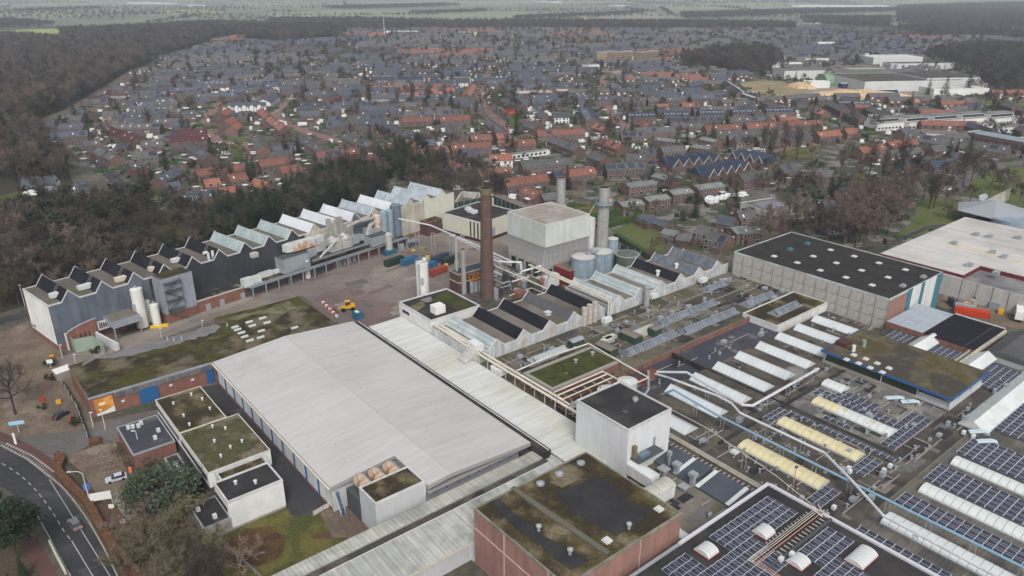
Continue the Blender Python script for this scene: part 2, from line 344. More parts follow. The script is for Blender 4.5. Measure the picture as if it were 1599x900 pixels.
M_galv = mat('galvanised_steel', (.33,.36,.38), (.26,.29,.31), sc=.3, streak=2, ssc=(.1,.6), samt=.18, grain=.1, rough=.5, metal=.2)
M_rust = mat('rusty_steel', (.36,.17,.09), (.45,.40,.34), sc=.35, lo=.45, hi=.55, grain=.2, gsc=3)
M_brick = mat('red_brick', (.215,.105,.082), (.18,.09,.072), sc=.3, streak=2, ssc=(.1,.8), samt=.2, grain=.15, gsc=3)
M_brick2 = mat('pink_brick', (.30,.168,.143), (.255,.148,.128), sc=.2, streak=2, ssc=(.1,.7), samt=.25, grain=.12, gsc=3)
M_bricktown = mat('house_brick', (.13,.083,.07), (.105,.071,.062), sc=.3, grain=.15, gsc=2, rnd=.22)
M_bricktan = mat('tan_brick', (.27,.2,.14), (.23,.17,.12), sc=.3, grain=.12, rnd=.15)
M_plaster = mat('white_plaster', (.62,.62,.60), (.56,.56,.54), sc=.4, grain=.06, rnd=.06)
M_conc = mat('concrete_panel', (.43,.41,.38), (.36,.345,.32), sc=.3, streak=2, ssc=(.1,.8), samt=.25, grain=.12, gsc=2)
M_concd = mat('concrete_frame', (.27,.25,.23), (.22,.205,.19), sc=.4, grain=.12)
M_chim = mat('chimney_concrete', (.30,.30,.29), (.26,.26,.25), sc=.3, streak=2, ssc=(.05,.9), samt=.25, grain=.1, lines=[(2,2.4,.08,.8)])
M_chbr = mat('chimney_brick', (.135,.083,.068), (.105,.066,.056), sc=.35, streak=2, ssc=(.1,.8), samt=.25, grain=.2, gsc=3)
M_boilw = mat('pale_green_white_cladding', (.50,.53,.50), (.45,.48,.44), sc=.12, streak=2, ssc=(.08,.6), samt=.16, grain=.04, c3=(.42,.47,.33), sc3=.08, lo3=.56, hi3=.75)
M_fin = mat('grey_fin_cladding', (.38,.375,.365), (.32,.315,.31), sc=.3, streak=2, ssc=(.1,1.2), samt=.25)
M_dkgreen = mat('dark_green_cladding', (.03,.055,.04), (.04,.07,.05), sc=.3, grain=.15)
M_olive = mat('olive_cladding', (.06,.07,.045), (.075,.085,.055), sc=.3, grain=.15, rib=0, ribsp=1.2, ribamt=.25)
M_dkred = mat('dark_red_cladding', (.14,.022,.03), (.18,.03,.038), sc=.4, grain=.15, rib=0, ribsp=1.0, ribamt=.3)
M_teal = mat('teal_panel', (.06,.155,.19), grain=.08)
M_blue = mat('blue_paint', (.025,.095,.24), grain=.08, rough=.5)
M_bluetrim = mat('blue_trim', (.03,.09,.2), grain=.08)
M_lblue = mat('light_blue_pipe', (.19,.31,.41), grain=.08, rough=.5)
M_siloblue = mat('blue_grey_tank_steel', (.2,.265,.31), (.26,.32,.36), sc=.4, streak=2, ssc=(.1,.8), samt=.25, grain=.08, lines=[(2,2.2,.07,.82)])
M_siloroof = mat('tank_roof', (.45,.44,.41), (.38,.37,.35), sc=.3, grain=.1)
M_silowhite = mat('white_tank_paint', (.62,.62,.58), (.56,.56,.52), sc=.3, streak=2, ssc=(.1,1.2), samt=.15, grain=.05)
M_pipe = mat('silver_pipe_lagging', (.56,.57,.59), (.48,.49,.51), sc=.5, rough=.4, metal=.15, grain=.06, lines=[(0,1.2,.06,.8)])
M_pipecr = mat('cream_pipe_paint', (.56,.52,.45), (.48,.44,.38), sc=.5, grain=.08)
M_steel = mat('dark_steel', (.07,.075,.08), grain=.15, rough=.6)
M_steelg = mat('grey_steel', (.25,.27,.29), grain=.12, rough=.5)
M_trim = mat('white_trim', (.5,.505,.5), (.42,.42,.41), sc=.5, grain=.1)
M_trimc = mat('cream_trim', (.5,.47,.4), (.42,.39,.33), sc=.5, grain=.1)
M_glass = mat('window_glass', (.03,.035,.045), rough=.15, spec=.6, grain=0, bump=0)
M_glassl = mat('pale_window_glass', (.16,.19,.21), rough=.2, spec=.6, grain=0, bump=0)
M_yellow = mat('machine_yellow', (.55,.28,.02), grain=.08, rough=.5)
M_orange = mat('orange_paint', (.42,.17,.04), (.3,.12,.04), sc=.6, grain=.12)
M_tyre = mat('tyre_rubber', (.02,.02,.02), grain=.1)
M_redc = mat('red_container_paint', (.30,.06,.045), (.24,.06,.045), sc=.5, rib=0, ribsp=.6, ribamt=.3, grain=.15)
M_redskip = mat('bright_red_paint', (.5,.05,.02), (.42,.05,.02), sc=.5, rib=0, ribsp=.8, ribamt=.25, grain=.1)
M_bluec = mat('blue_container_paint', (.03,.11,.2), (.04,.13,.22), sc=.5, rib=0, ribsp=.6, ribamt=.3, grain=.15)
M_navyc = mat('navy_container_paint', (.03,.045,.09), (.04,.055,.1), sc=.5, rib=0, ribsp=.6, ribamt=.3, grain=.15)
M_grnc = mat('dark_green_container_paint', (.018,.035,.032), (.025,.045,.04), sc=.5, rib=0, ribsp=.6, ribamt=.3, grain=.15)
M_greentin = mat('green_vaulted_roof', (.15,.24,.15), (.18,.27,.17), sc=.1, grain=.08)
M_gdome = mat('pale_factory_cladding', (.48,.49,.48), (.43,.44,.43), sc=.1, grain=.06)
M_fence = mat('green_mesh_fence', (.03,.05,.04), grain=.2)
M_wood = mat('weathered_wood', (.14,.115,.09), (.11,.09,.07), sc=.4, grain=.2, rnd=.2)
M_shed = mat('shed_roof_felt', (.075,.075,.08), (.10,.10,.10), sc=.4, grain=.2, rnd=.35)
M_hedge = mat('hedge_leaves', (.03,.055,.018), (.045,.075,.022), sc=.8, grain=.5, gsc=3, bump=.6)
M_rusthedge = mat('beech_hedge_leaves', (.13,.065,.036), (.085,.048,.03), sc=.8, grain=.5, gsc=3, bump=.6)
# vegetation
M_bark = mat('bark', (.075,.062,.05), (.055,.047,.04), sc=1.0, grain=.25, rnd=.2)
M_twig = mat('bare_twigs', (.088,.07,.06), (.066,.054,.047), sc=.3, grain=.2, rnd=.5, bump=0)
M_twigo = mat('olive_bare_twigs', (.08,.07,.042), (.062,.056,.034), sc=.3, grain=.2, rnd=.45, bump=0)
M_twigr = mat('reddish_bare_twigs', (.17,.122,.098), (.13,.095,.077), sc=.3, grain=.2, rnd=.2, bump=0)
M_twign = mat('tan_bare_twigs', (.17,.145,.09), (.12,.10,.065), sc=.3, grain=.2, bump=0)
M_needle = mat('conifer_needles', (.022,.034,.02), (.032,.045,.024), sc=.5, grain=.3, rnd=.25, bump=0)
M_pine = mat('pine_needles', (.036,.042,.025), (.048,.052,.03), sc=.5, grain=.3, rnd=.2, bump=0)
M_cedar = mat('cedar_foliage', (.05,.068,.045), (.07,.088,.055), sc=.5, grain=.3, rnd=.1, bump=0)

M_floor = mat('forest_floor', (.05,.04,.03), (.035,.032,.022), sc=.08, gsc=1, grain=.4, world=True, bump=0)
# ------------------------------------------------------------------ ground, far fields
mb = MB(); mb.face([(-14000,-600,0),(14000,-600,0),(14000,16000,0),(-14000,16000,0)]); struct('ground', mb, M_ground)
mb = MB(); q = [P(a, b) for a, b in ((70,200),(150,150),(215,108),(300,75),(420,48),(800,42),(1250,48),(1700,60),(1900,200),(1700,420),(1440,380),(1130,400),(940,360),(760,300),(640,290),(480,330),(230,330),(150,270))]
mb.face([(x, y, .012) for x, y in (q if sum(q[i][0]*q[(i+1)%len(q)][1]-q[(i+1)%len(q)][0]*q[i][1] for i in range(len(q))) > 0 else q[::-1])]); struct('town_ground', mb, M_town)
TOWN = q
mb = MB(); mb.face([(-9000,2150,.12),(9000,2150,.12),(9000,15500,.12),(-9000,15500,.12)]); struct('plain', mb, mat('haze_tinted_plain', (.15,.165,.11), (.11,.12,.085), sc=.004, c3=(.19,.19,.14), sc3=.0025, gsc=.05, grain=.1, world=True, bump=0))  # far land, distance haze mixed into its pale grey-green
for i, (pp, m) in enumerate([
    ([(-40,49),(60,46),(108,45),(112,54),(60,58),(-40,63)], M_field2), ([(108,48),(165,48),(160,55),(112,58)], M_field2),
    ([(-40,24),(60,18),(160,17),(150,26),(40,28),(-40,32)], M_field), ([(245,17),(330,16),(345,21),(250,22)], M_field2),
    ([(400,22),(560,14),(640,18),(560,27),(440,27)], M_field), ([(560,22),(820,18),(860,30),(620,36)], M_field),
    ([(820,24),(1020,20),(1070,28),(850,32)], M_field3), ([(1000,6),(1260,4),(1320,14),(1040,16)], M_field),
    ([(340,4),(900,1),(960,8),(400,12)], M_field), ([(1240,9),(1380,8),(1400,11),(1250,13)], M_field3),
    ([(0,3),(300,1),(310,8),(0,10)], M_field), ([(1330,1),(1700,0),(1700,6),(1340,7)], M_field),
    ([(740,2),(1000,1),(990,5),(760,6)], M_field3)]):
    sheet('field', pp, .3+.02*i, m)
# sheets around the works (each a few mm above the one below)
sheet('paving', [(88,560),(130,545),(205,522),(300,492),(380,458),(470,426),(560,402),(620,380),(650,368),(690,352),(705,330),(742,300),(860,320),(800,360),(815,420),(760,480),(715,470),(625,500),(590,520),(540,505),(470,462),(340,497),(190,552),(110,585)], .016, M_paving)
sheet('paving', [(483,470),(510,456),(545,450),(560,458),(520,466),(600,470),(640,478),(585,520),(530,500),(505,490)], .02, M_paving2)
sheet('paving', [(140,545),(205,525),(300,495),(378,460),(400,466),(300,500),(190,548),(150,560)], .024, M_paleyard)
sheet('bare_ground', [(-80,560),(0,520),(60,495),(95,545),(110,590),(135,625),(148,665),(150,690),(90,700),(0,690),(-80,690)], .014, M_bare)
sheet('leaf_litter', [(-60,800),(30,800),(75,900),(90,990),(-100,990)], .014, M_leaf)
sheet('leaf_litter', [(105,715),(180,688),(240,690),(330,760),(345,830),(400,920),(380,1000),(200,1000),(180,895),(160,850)], .018, M_leaf)
sheet('lawn', [(340,822),(400,800),(440,778),(490,800),(520,805),(585,835),(450,900),(400,960),(350,900)], .022, M_drylawn)
sheet('bare_ground', [(500,803),(525,788),(545,783),(590,826),(560,840),(520,840)], .026, M_bare)
sheet('service_lane', [(308,606),(350,598),(520,788),(478,806),(455,806),(400,695),(345,640)], .026, M_asph)
sheet('paving', [(148,660),(245,640),(318,600),(345,598),(330,612),(250,660),(250,700),(180,690),(150,680)], .021, M_paving2)
sheet('street', [(18,694),(40,682),(150,668),(185,655),(230,645),(245,655),(190,682),(143,694),(105,713),(90,728),(80,742),(50,725)], .03, M_asph2)
sheet('parking_lot', [(100,714),(145,698),(180,690),(190,716),(206,752),(182,780),(160,785),(128,738)], .026, M_bare)
sheet('bare_ground', [(170,775),(182,768),(215,805),(200,815)], .03, M_paleyard)
main_r = [(-60,668),(0,694),(28,709),(55,728),(77,747),(100,768),(130,806),(160,856),(180,897),(210,960)]
main_l = [(140,960),(110,897),(82,847),(59,806),(30,778),(0,758),(-60,728)]
sheet('main_road', main_r+main_l, .034, M_asph)
pr = [P(a+6, b-3) for a, b in main_r]
ribbon('cycle_path', smooth([(x+2.2, y+1.2) for x, y in [P(a, b) for a, b in main_r]]), 2.6, .04, M_redpath)
ribbon('cycle_path', [P(28,805), P(45,840), P(75,895), P(110,980)], 2.6, .04, M_redpath)
mb = MB()
def strip(mb, pts, w, z0, z1):
    for i in range(len(pts)-1):
        a, b = Vector(pts[i]), Vector(pts[i+1]); d = (b-a); mb.obox(((a+b)/2)[:], math.atan2(d.y, d.x), d.length+.05, w, z0, z1)
strip(mb, smooth([P(a, b) for a, b in [(77,744),(100,764),(130,802),(160,852),(180,893),(210,955)]]), .25, .0, .14)
struct('kerb', mb, M_kerb)
mb = MB()
def dash(pts, on, off, w, z=.044):
    pts = [Vector(p) for p in pts]; L = 0; tot = sum((pts[i+1]-pts[i]).length for i in range(len(pts)-1)); t = 0
    def at(t):
        for i in range(len(pts)-1):
            l = (pts[i+1]-pts[i]).length
            if t <= l: d = (pts[i+1]-pts[i])/l; return pts[i]+d*t, d
            t -= l
        return pts[-1], (pts[-1]-pts[-2]).normalized()
    while t < tot:
        a, d = at(t); b, _ = at(min(t+on, tot)); n = Vector((-d.y, d.x))*w/2
        mb.face([(*(a-n), z), (*(b-n), z), (*(b+n), z), (*(a+n), z)]); t += on+off
dash(smooth([P(a, b) for a, b in [(-20,712),(10,728),(38,748),(62,773),(85,805),(100,830),(112,845)]]), 1.6, 1.6, .16)
dash([P(112,845), P(130,870), P(147,900), P(175,950)], 60, 0, .15)
dash([P(59,806), P(82,847), P(110,897), P(135,945)], 60, 0, .13)
dash(smooth([P(a, b) for a, b in [(77,749),(99,771),(128,809),(157,858),(176,898),(200,945)]]), 80, 0, .13)
for a, b in (((2,696),(78,745)), ((10,693),(84,737))):
    dash([P(*a), P((a[0]+b[0])/2+3, (a[1]+b[1])/2-3), P(*b)], .5, .5, .5, .047)
for k in range(6):
    dash([P(143+k*4.5, 710+k*7.2), P(168+k*3.8, 703+k*8)], .5, .35, .12, .034)
struct('road_markings', mb, M_line)
sheet('leaf_litter', [(360,850),(385,826),(420,822),(447,840),(440,868),(405,884),(375,880)], .03, mat('dead_leaf_carpet', (.06,.035,.022), (.085,.055,.025), sc=.3, gsc=2, grain=.4, world=True))
# forest road on the left, roads behind the long hall
ribbon('forest_road', [P(a, b) for a, b in [(-40,262),(20,225),(66,194),(115,172),(160,146),(180,133),(215,112),(250,92),(300,76)]], 8, .03, M_asph2)
ribbon('street', [P(a, b) for a, b in [(-80,522),(0,503),(38,492),(62,478)]], 6.5, .034, M_asph)
ribbon('street', [P(a, b) for a, b in [(285,350),(268,358),(238,330),(205,305),(160,262),(143,236)]], 6.5, .034, M_asph)
ribbon('verge', [P(a, b) for a, b in [(60,190),(108,170),(152,144),(175,130),(210,108)]], 5, .02, M_bare)
for i, (pp, w, m) in enumerate([
    ([(346,160),(325,180),(320,200),(332,212),(345,222),(385,228)], 8, M_brickroad), ([(388,222),(389,248)], 7, M_brickroad),
    ([(446,160),(436,172),(434,184),(452,195),(482,207),(520,218),(545,226)], 8, M_brickroad), ([(437,171),(400,190)], 4, M_paleyard),
    ([(571,112),(562,128),(545,145),(533,162)], 8, M_brickroad), ([(670,108),(664,125),(668,131)], 8, M_brickroad),
    ([(765,112),(752,135),(750,155),(760,172),(782,190),(800,205)], 8, M_brickroad),
    ([(946,108),(940,132),(938,152),(950,168),(960,186),(978,203),(988,215)], 9, M_brickroad), ([(938,153),(975,158)], 7, M_asph2),
    ([(1330,222),(1377,217),(1414,212),(1440,214)], 7, M_asph2), ([(1180,256),(1200,237),(1260,228),(1290,222)], 7, M_brickroad),
    ([(1490,300),(1510,278),(1530,268),(1556,258),(1600,254),(1660,250)], 8, M_asph2),
    ([(1400,296),(1430,300),(1481,308),(1537,321)], 5, M_bare), ([(1580,280),(1560,262)], 5, M_bare),
    ([(1010,246),(1060,262),(1110,256)], 6, M_asph2), ([(620,196),(700,205),(780,198)], 5, M_brickroad), ([(820,250),(870,244),(915,236)], 6, M_asph2),
    ([(500,95),(480,115),(462,128),(450,160)], 6, M_paleyard), ([(800,60),(795,85),(775,105),(765,112)], 7, M_asph2), ([(560,200),(620,215),(650,240)], 5, M_asph2)]):
    ribbon('street', smooth([P(a, b) for a, b in pp]), w, .06+.003*i, m)
for i, (pp, m) in enumerate([([(357,214),(385,216),(386,249),(362,246),(352,226)], M_lawn), ([(1396,374),(1425,345),(1436,312),(1455,306),(1490,313),(1542,323),(1510,345),(1470,362),(1432,372)], M_lawn),
    ([(1500,300),(1522,275),(1560,261),(1640,262),(1640,330),(1560,322)], M_lawn), ([(1535,155),(1599,158),(1660,162),(1660,178),(1580,172),(1530,163)], M_lawn),
    ([(1150,130),(1185,126),(1225,128),(1262,146),(1278,155),(1240,160),(1190,152)], M_wheat),
    ([(952,360),(1004,344),(1048,372),(1030,394),(1000,388)], M_lawn), ([(1210,240),(1235,228),(1280,230),(1270,250),(1225,252)], M_drylawn),
    ([(795,172),(812,172),(815,205),(797,198)], M_lawn), ([(1335,268),(1392,283),(1392,292),(1335,280)], M_drylawn), ([(0,310),(35,300),(40,318),(0,335)], M_lawn),
    ([(-60,322),(28,300),(30,312),(-60,345)], M_lawn), ([(440,205),(475,200),(480,220),(450,215)], M_lawn), ([(770,205),(800,208),(800,220),(775,218)], M_drylawn),
    ([(255,325),(290,322),(300,338),(268,342)], M_lawn), ([(1140,300),(1200,296),(1208,325),(1150,332)], M_asph2), ([(1290,330),(1330,335),(1320,362),(1280,355)], M_asph2),
    ([(905,322),(1000,318),(1030,330),(915,352)], M_drylawn), ([(1475,420),(1620,440),(1640,520),(1560,510),(1466,478)], M_bare),
    ([(1262,150),(1330,152),(1400,150),(1500,160),(1440,128),(1300,124),(1240,130)], M_paleyard), ([(680,318),(745,300),(780,320),(700,335)], M_bare)]):
    sheet('grass' if m in (M_lawn, M_drylawn, M_wheat) else 'yard', pp, .036+.001*i, m)

# tyre marks, repairs and stains on the yard and the road
mb = MB()
for k in range(26):
    a0 = P(rng.uniform(470,740), rng.uniform(395,485)); an = rng.uniform(0,6.28); cv = rng.uniform(-.05,.05); pts = [a0]
    for i in range(12): an += cv; pts.append((pts[-1][0]+2.6*math.cos(an), pts[-1][1]+2.6*math.sin(an)))
    for off in (0, 1.9):
        for i in range(11):
            p, q_ = Vector(pts[i]), Vector(pts[i+1]); d = (q_-p).normalized(); n_ = Vector((-d.y, d.x)); e = n_*.16; o_ = n_*off; z_ = .0265+.00012*k
            mb.face([(*(p+o_-e),z_),(*(q_+o_-e),z_),(*(q_+o_+e),z_),(*(p+o_+e),z_)])
struct('tyre_marks', mb, mat('rubber_marks', (.12,.1,.095), (.17,.14,.13), sc=.5, grain=.2), kind='stuff')
mb = MB()
for k in range(34):
    x_, y_ = P(rng.uniform(430,760), rng.uniform(385,495)); lx, ly, a_ = rng.uniform(1,6), rng.uniform(.8,3), rng.choice([FA, FB]); ca, sa = math.cos(a_), math.sin(a_)
    mb.face([(x_+u*ca-v*sa, y_+u*sa+v*ca, .0245+.00004*k) for u, v in ((-lx,-ly),(lx,-ly),(lx,ly),(-lx,ly))], k % 3)
struct('paving_repairs', mb, [M_paleyard, M_paving2, M_asph2], kind='stuff')
# ================================================================== MAIN WORKS (frame FB)
B = FB
def bld(name, label, cat, x0, x1, y0, y1, zt, mwall, mroof, z0=0.0, par=.35, pm=None, fr=B, pw=.3, base=None, group=None):
    """flat-roofed block: walls, roof, parapet coping"""
    T = Thing(name, label, cat, fr, (x0+x1)/2, (y0+y1)/2, z0, group=group)
    m = MB(); zb = z0
    if base:
        mb = MB(); mb.box(x0+.05, x1-.05, y0+.05, y1-.05, z0, base[0]); T.part('plinth', mb, base[1]); zb = base[0]
    m.box(x0, x1, y0, y1, zb, zt-.01); T.wall = T.part('wall', m, mwall)
    r = MB(); r.box(x0+pw, x1-pw, y0+pw, y1-pw, zt-.3, zt+.02); T.roof = T.part('roof', r, mroof)
    if par:
        c = MB(); e = .04
        c.box(x0-e, x1+e, y0-e, y0+pw, zt-.25, zt+par, 0, nb=False); c.box(x0-e, x1+e, y1-pw, y1+e, zt-.25, zt+par, 0, nb=False)
        c.box(x0-e, x0+pw, y0+pw, y1-pw, zt-.25, zt+par, 0, nb=False); c.box(x1-pw, x1+e, y0+pw, y1-pw, zt-.25, zt+par, 0, nb=False)
        T.part('coping', c, pm or M_trim)
    occrect(fr, x0, x1, y0, y1)
    return T
def slab(name, label, x0, x1, y0, y1, zt, mroof, z0=0.0, mwall=None, fr=B):
    T = Thing(name, label, 'roof', fr, (x0+x1)/2, (y0+y1)/2, z0)
    m = MB(); m.box(x0, x1, y0, y1, z0, zt-.06); T.part('wall', m, mwall or M_brick)
    m = MB(); m.box(x0+.03, x1-.03, y0+.03, y1-.03, zt-.2, zt); T.part('roof', m, mroof)
    occrect(fr, x0, x1, y0, y1); return T
def clutter(T, s0, s1, t0, t1, z, n, k=1.0, avoid=()):
    a, b, c, d, e = MB(), MB(), MB(), MB(), MB(); q = random.Random(int(s0*7+t0))
    def free(s, t): return not any(u0 < s < u1 and v0 < t < v1 for u0, u1, v0, v1 in avoid)
    for i in range(n):
        s, t = q.uniform(s0+2, s1-2), q.uniform(t0+2, t1-2)
        if not free(s, t): continue
        r = q.random(); w = q.uniform(.5,2.6)*k
        if r < .34: (a if q.random() < .5 else b).box(max(s0,s-w),min(s1,s+w),max(t0,t-q.uniform(.4,1.8)*k),min(t1,t+q.uniform(.4,1.8)*k),z-.01,z+.012+.0012*i)
        elif r < .55: c.cyl(s,t,z,z+q.uniform(.4,.9),q.uniform(.12,.3),n=7); c.cyl(s,t,z+.9,z+1.05,.32,n=7)
        elif r < .72: L_ = q.uniform(3,12)*k; p = [(s,t,z+.25),(min(s1,s+L_),t,z+.25)] if q.random() < .5 else [(s,t,z+.25),(s,min(t1,t+L_),z+.25)]; d.tube(p,q.uniform(.06,.16),5)
        elif r < .88: w = q.uniform(.3,.9)*k; e.box(s-w,s+w,t-w*.7,t+w*.7,z,z+q.uniform(.4,1.5))
        else: L_ = q.uniform(4,14)*k; d.box(s,min(s1,s+L_),t-.12,t+.12,z,z+.1)
    for m_, nm, mt in ((a,'dark_felt_patches',M_bitu),(b,'pale_felt_patches',M_bitul),(c,'vent_pipes',M_galv),(d,'service_pipes',M_concd),(e,'small_roof_boxes',M_steelg)):
        if m_.f: T.part(nm, m_, mt, stuff=True)

# ---- main warehouse with the big pale gable roof
T = Thing('main_hall', 'huge warehouse with one vast pale grey low-gabled roof in the middle foreground', 'warehouse', B, 73.5, 150, 0)
m = MB(); x0, x1, xm, ya, yb, yc = 52., 95.6, 73.4, 111.2, 125., 197.5
m.box(x0+.5, 68, yb+.6, yc-.5, 0, 6.3); m.box(68, x1-.6, ya+3.6, yc-.5, 0, 6.3); T.part('wall', m, [M_wgrey, M_wgrey])
m = MB(); zl, zr, zm = 6.9, 6.9, 8.5
def hz(x): return zl+(zm-zl)*(x-x0)/(xm-x0) if x < xm else zr+(zm-zr)*(x1-x)/(x1-xm)
for a, b, y0_, y1_ in ((x0, 55, yb, yc), (55, 67.6, yb, yc), (67.6, xm, ya, yc), (xm, x1, ya, yc)):
    m.face([(a,y0_,hz(a)),(b,y0_,hz(b)),(b,y1_,hz(b)),(a,y1_,hz(a))])
T.part('roof', m, M_memb)
m = MB()
def fas(a, b, y, z=.9, ny=-1):
    q = [(a,y,hz(a)-z),(b,y,hz(b)-z),(b,y,hz(b)-.02),(a,y,hz(a)-.02)]; m.face(q if ny < 0 else q[::-1])
fas(x0, 67.6, yb); fas(67.6, xm, ya); fas(xm, x1, ya); fas(x0, xm, yc, ny=1); fas(xm, x1, yc, ny=1)
m.face([(x0,yc,hz(x0)-.9),(x0,yb,hz(x0)-.9),(x0,yb,hz(x0)-.02),(x0,yc,hz(x0)-.02)]); m.face([(x1,ya,hz(x1)-.9),(x1,yc,hz(x1)-.9),(x1,yc,hz(x1)-.02),(x1,ya,hz(x1)-.02)])
m.face([(67.6,yb,6.9),(67.6,ya,6.9),(67.6,ya,hz(67.6)),(67.6,yb,hz(67.6))])
m.face([(x0,yb,6.0),(x0,yc,6.0),(x1,yc,6.0),(x1,yb,6.0)]); m.face([(67.6,ya,6.0),(67.6,yb,6.0),(x1,yb,6.0),(x1,ya,6.0)])
T.part('fascia', m, mat('grey_fascia', (.27,.265,.26), grain=.08))
m = MB(); m.box(x0-.5, x0-.02, yb, yc, 6.4, 6.6); T.part('gutter', m, M_trimc)
m = MB(); m.box(xm-.09, xm+.09, ya, yc, zm-.02, zm+.03); T.part('ridge_cap', m, mat('ridge_seam', (.38,.365,.36), grain=.1, gsc=3))
for i, y in enumerate(np.arange(yb+4, yc-4, 6.4)):
    m = MB(); m.box(x0+.42, x0+.49, y-2.5, y+2.5, .9, 5.5); T.part('loading_door', m, M_wwhite)
    m = MB(); m.box(x0+.25, x0+.48, y+3.0, y+3.3, 0, 6.2); T.part('post', m, M_blue)
m = MB(); m.box(x0+.4, x0+.49, yb+1, yc-1, 0, .85); T.part('plinth', m, M_brick)
for k in range(9):
    y = ya+1+k*0; xx = 70+k*2.9
    m = MB(); m.tube([(xx, ya+3.5, 5.8), (xx, ya+.9, 4.6)], .12, 4); T.part('bracket', m, M_blue)
m = MB()
for k in range(46):
    xx, yy = rng.uniform(54, 95), rng.uniform(128, 196); zz = hz(xx)
    a = rng.uniform(-.5, .5); m.obox((xx, yy), a, rng.uniform(.12,.55), .1, zz, zz+.05)
T.part('roof_marks', m, mat('roof_mark', (.2,.19,.18), grain=.2), stuff=True)
occrect(B, x0, x1, ya, yc)
# ---- valley gutter and white lean-to roof
T = Thing('lean_to_roof', 'long white profiled-sheet roof lying along the right side of the big pale hall', 'roof', B, 103, 145, 0)
m = MB(); m.box(97.4, 110.3, 95.3, 193, 0, 5.0); T.part('wall', m, M_wgrey)
m = MB(); m.face([(97.75,95.3,5.8),(104,95.3,5.8),(104,193,5.8),(97.75,193,5.8)]); m.face([(104,95.3,5.8),(110.5,95.3,5.9),(110.5,193,5.9),(104,193,5.8)])
m.face([(110.5,95.3,4.8),(110.5,193,4.8),(110.5,193,5.9),(110.5,95.3,5.9)]); m.face([(97.4,193,4.8),(97.4,193,5.8),(104,193,5.8),(110.5,193,5.9),(110.5,193,4.8)]); T.part('roof', m, M_whiteroof)
m = MB(); m.box(95.65, 97.75, 106.6, 197, 4.6, 6.55); T.part('gutter', m, M_bitu)
m = MB(); m.box(97.0, 97.2, 106.6, 196.8, 6.5, 6.75); T.part('edge_trim', m, M_trim)
occrect(B, 96, 110.5, 95, 193)
# chute and box on the lean-to
T = Thing('chute', 'white sloping enclosed conveyor chute resting on the white lean-to roof', 'chute', B, 112, 158, 5.8)
m = MB(); x, y = G(B, 705, 571, 6); m.face([(107.2,157.6,6.0),(107.2,153.6,6.0),(112.5,153.6,9.2),(112.5,157.6,9.2)]); m.face([(107.2,153.6,6.0),(112.5,153.6,6.0),(112.5,153.6,9.2)]); m.face([(107.2,157.6,6.0),(112.5,157.6,9.2),(112.5,157.6,6.0)]); T.part('chute_cover', m, M_fibre2)
m = MB(); m.box(111.2,114,153.4,157.8,6,10.3); T.part('chute_head', m, M_wwhite)
T = Thing('roof_box', 'small white pent-roofed box on the edge of the white lean-to roof', 'roof box', B, 112, 143, 5.9)
m = MB(); m.box(110.6,113,141.6,146,5.9,7.3); T.part('wall', m, M_wwhite); m = MB(); m.face([(110.4,141.4,7.3),(113.2,141.4,7.7),(113.2,146.2,7.7),(110.4,146.2,7.3)]); T.part('roof', m, M_wwhite)

# ---- loading passage roofs running across the foreground
T = Thing('passage_building', 'long low passage roofed in streaky grey-white sheeting below the big hall', 'roof', B, 60, 103, 0)
m = MB(); m.box(-30, 67, 95.4, 110.6, 0, 4.4); m.box(67, 104.4, 94.6, 110.6, 0, 4.4); T.part('wall', m, M_wgrey)
m = MB(); m.box(-30.2, 67, 95.0, 95.4, 4.05, 4.75); T.part('gutter', m, M_trimc)
m = MB(); m.face([(-30,106.9,4.95),(96.1,106.9,4.95),(96.1,110.8,4.75),(-30,110.8,4.75)]); m.face([(-30,110.8,4.2),(-30,110.8,4.75),(96.1,110.8,4.75),(96.1,110.8,4.2)]); T.part('narrow_roof', m, M_fibre)
m = MB(); m.box(-30, 96.1, 104.6, 106.9, 4.2, 4.7); T.part('gutter_strip', m, M_bitub)
m = MB(); m.face([(-30,95.0,4.75),(104.4,95.0,4.75),(104.4,104.6,5.35),(-30,104.6,5.35)]); m.face([(-30,104.6,4.6),(-30,104.6,5.35),(104.4,104.6,5.35),(104.4,104.6,4.6)]); T.part('wide_roof', m, M_fibre2)
m = MB(); m.box(-30, 97, 104.45, 104.62, 5.3, 5.42); T.part('edge_trim', m, M_trim)
occrect(B, -30, 104, 94, 111)
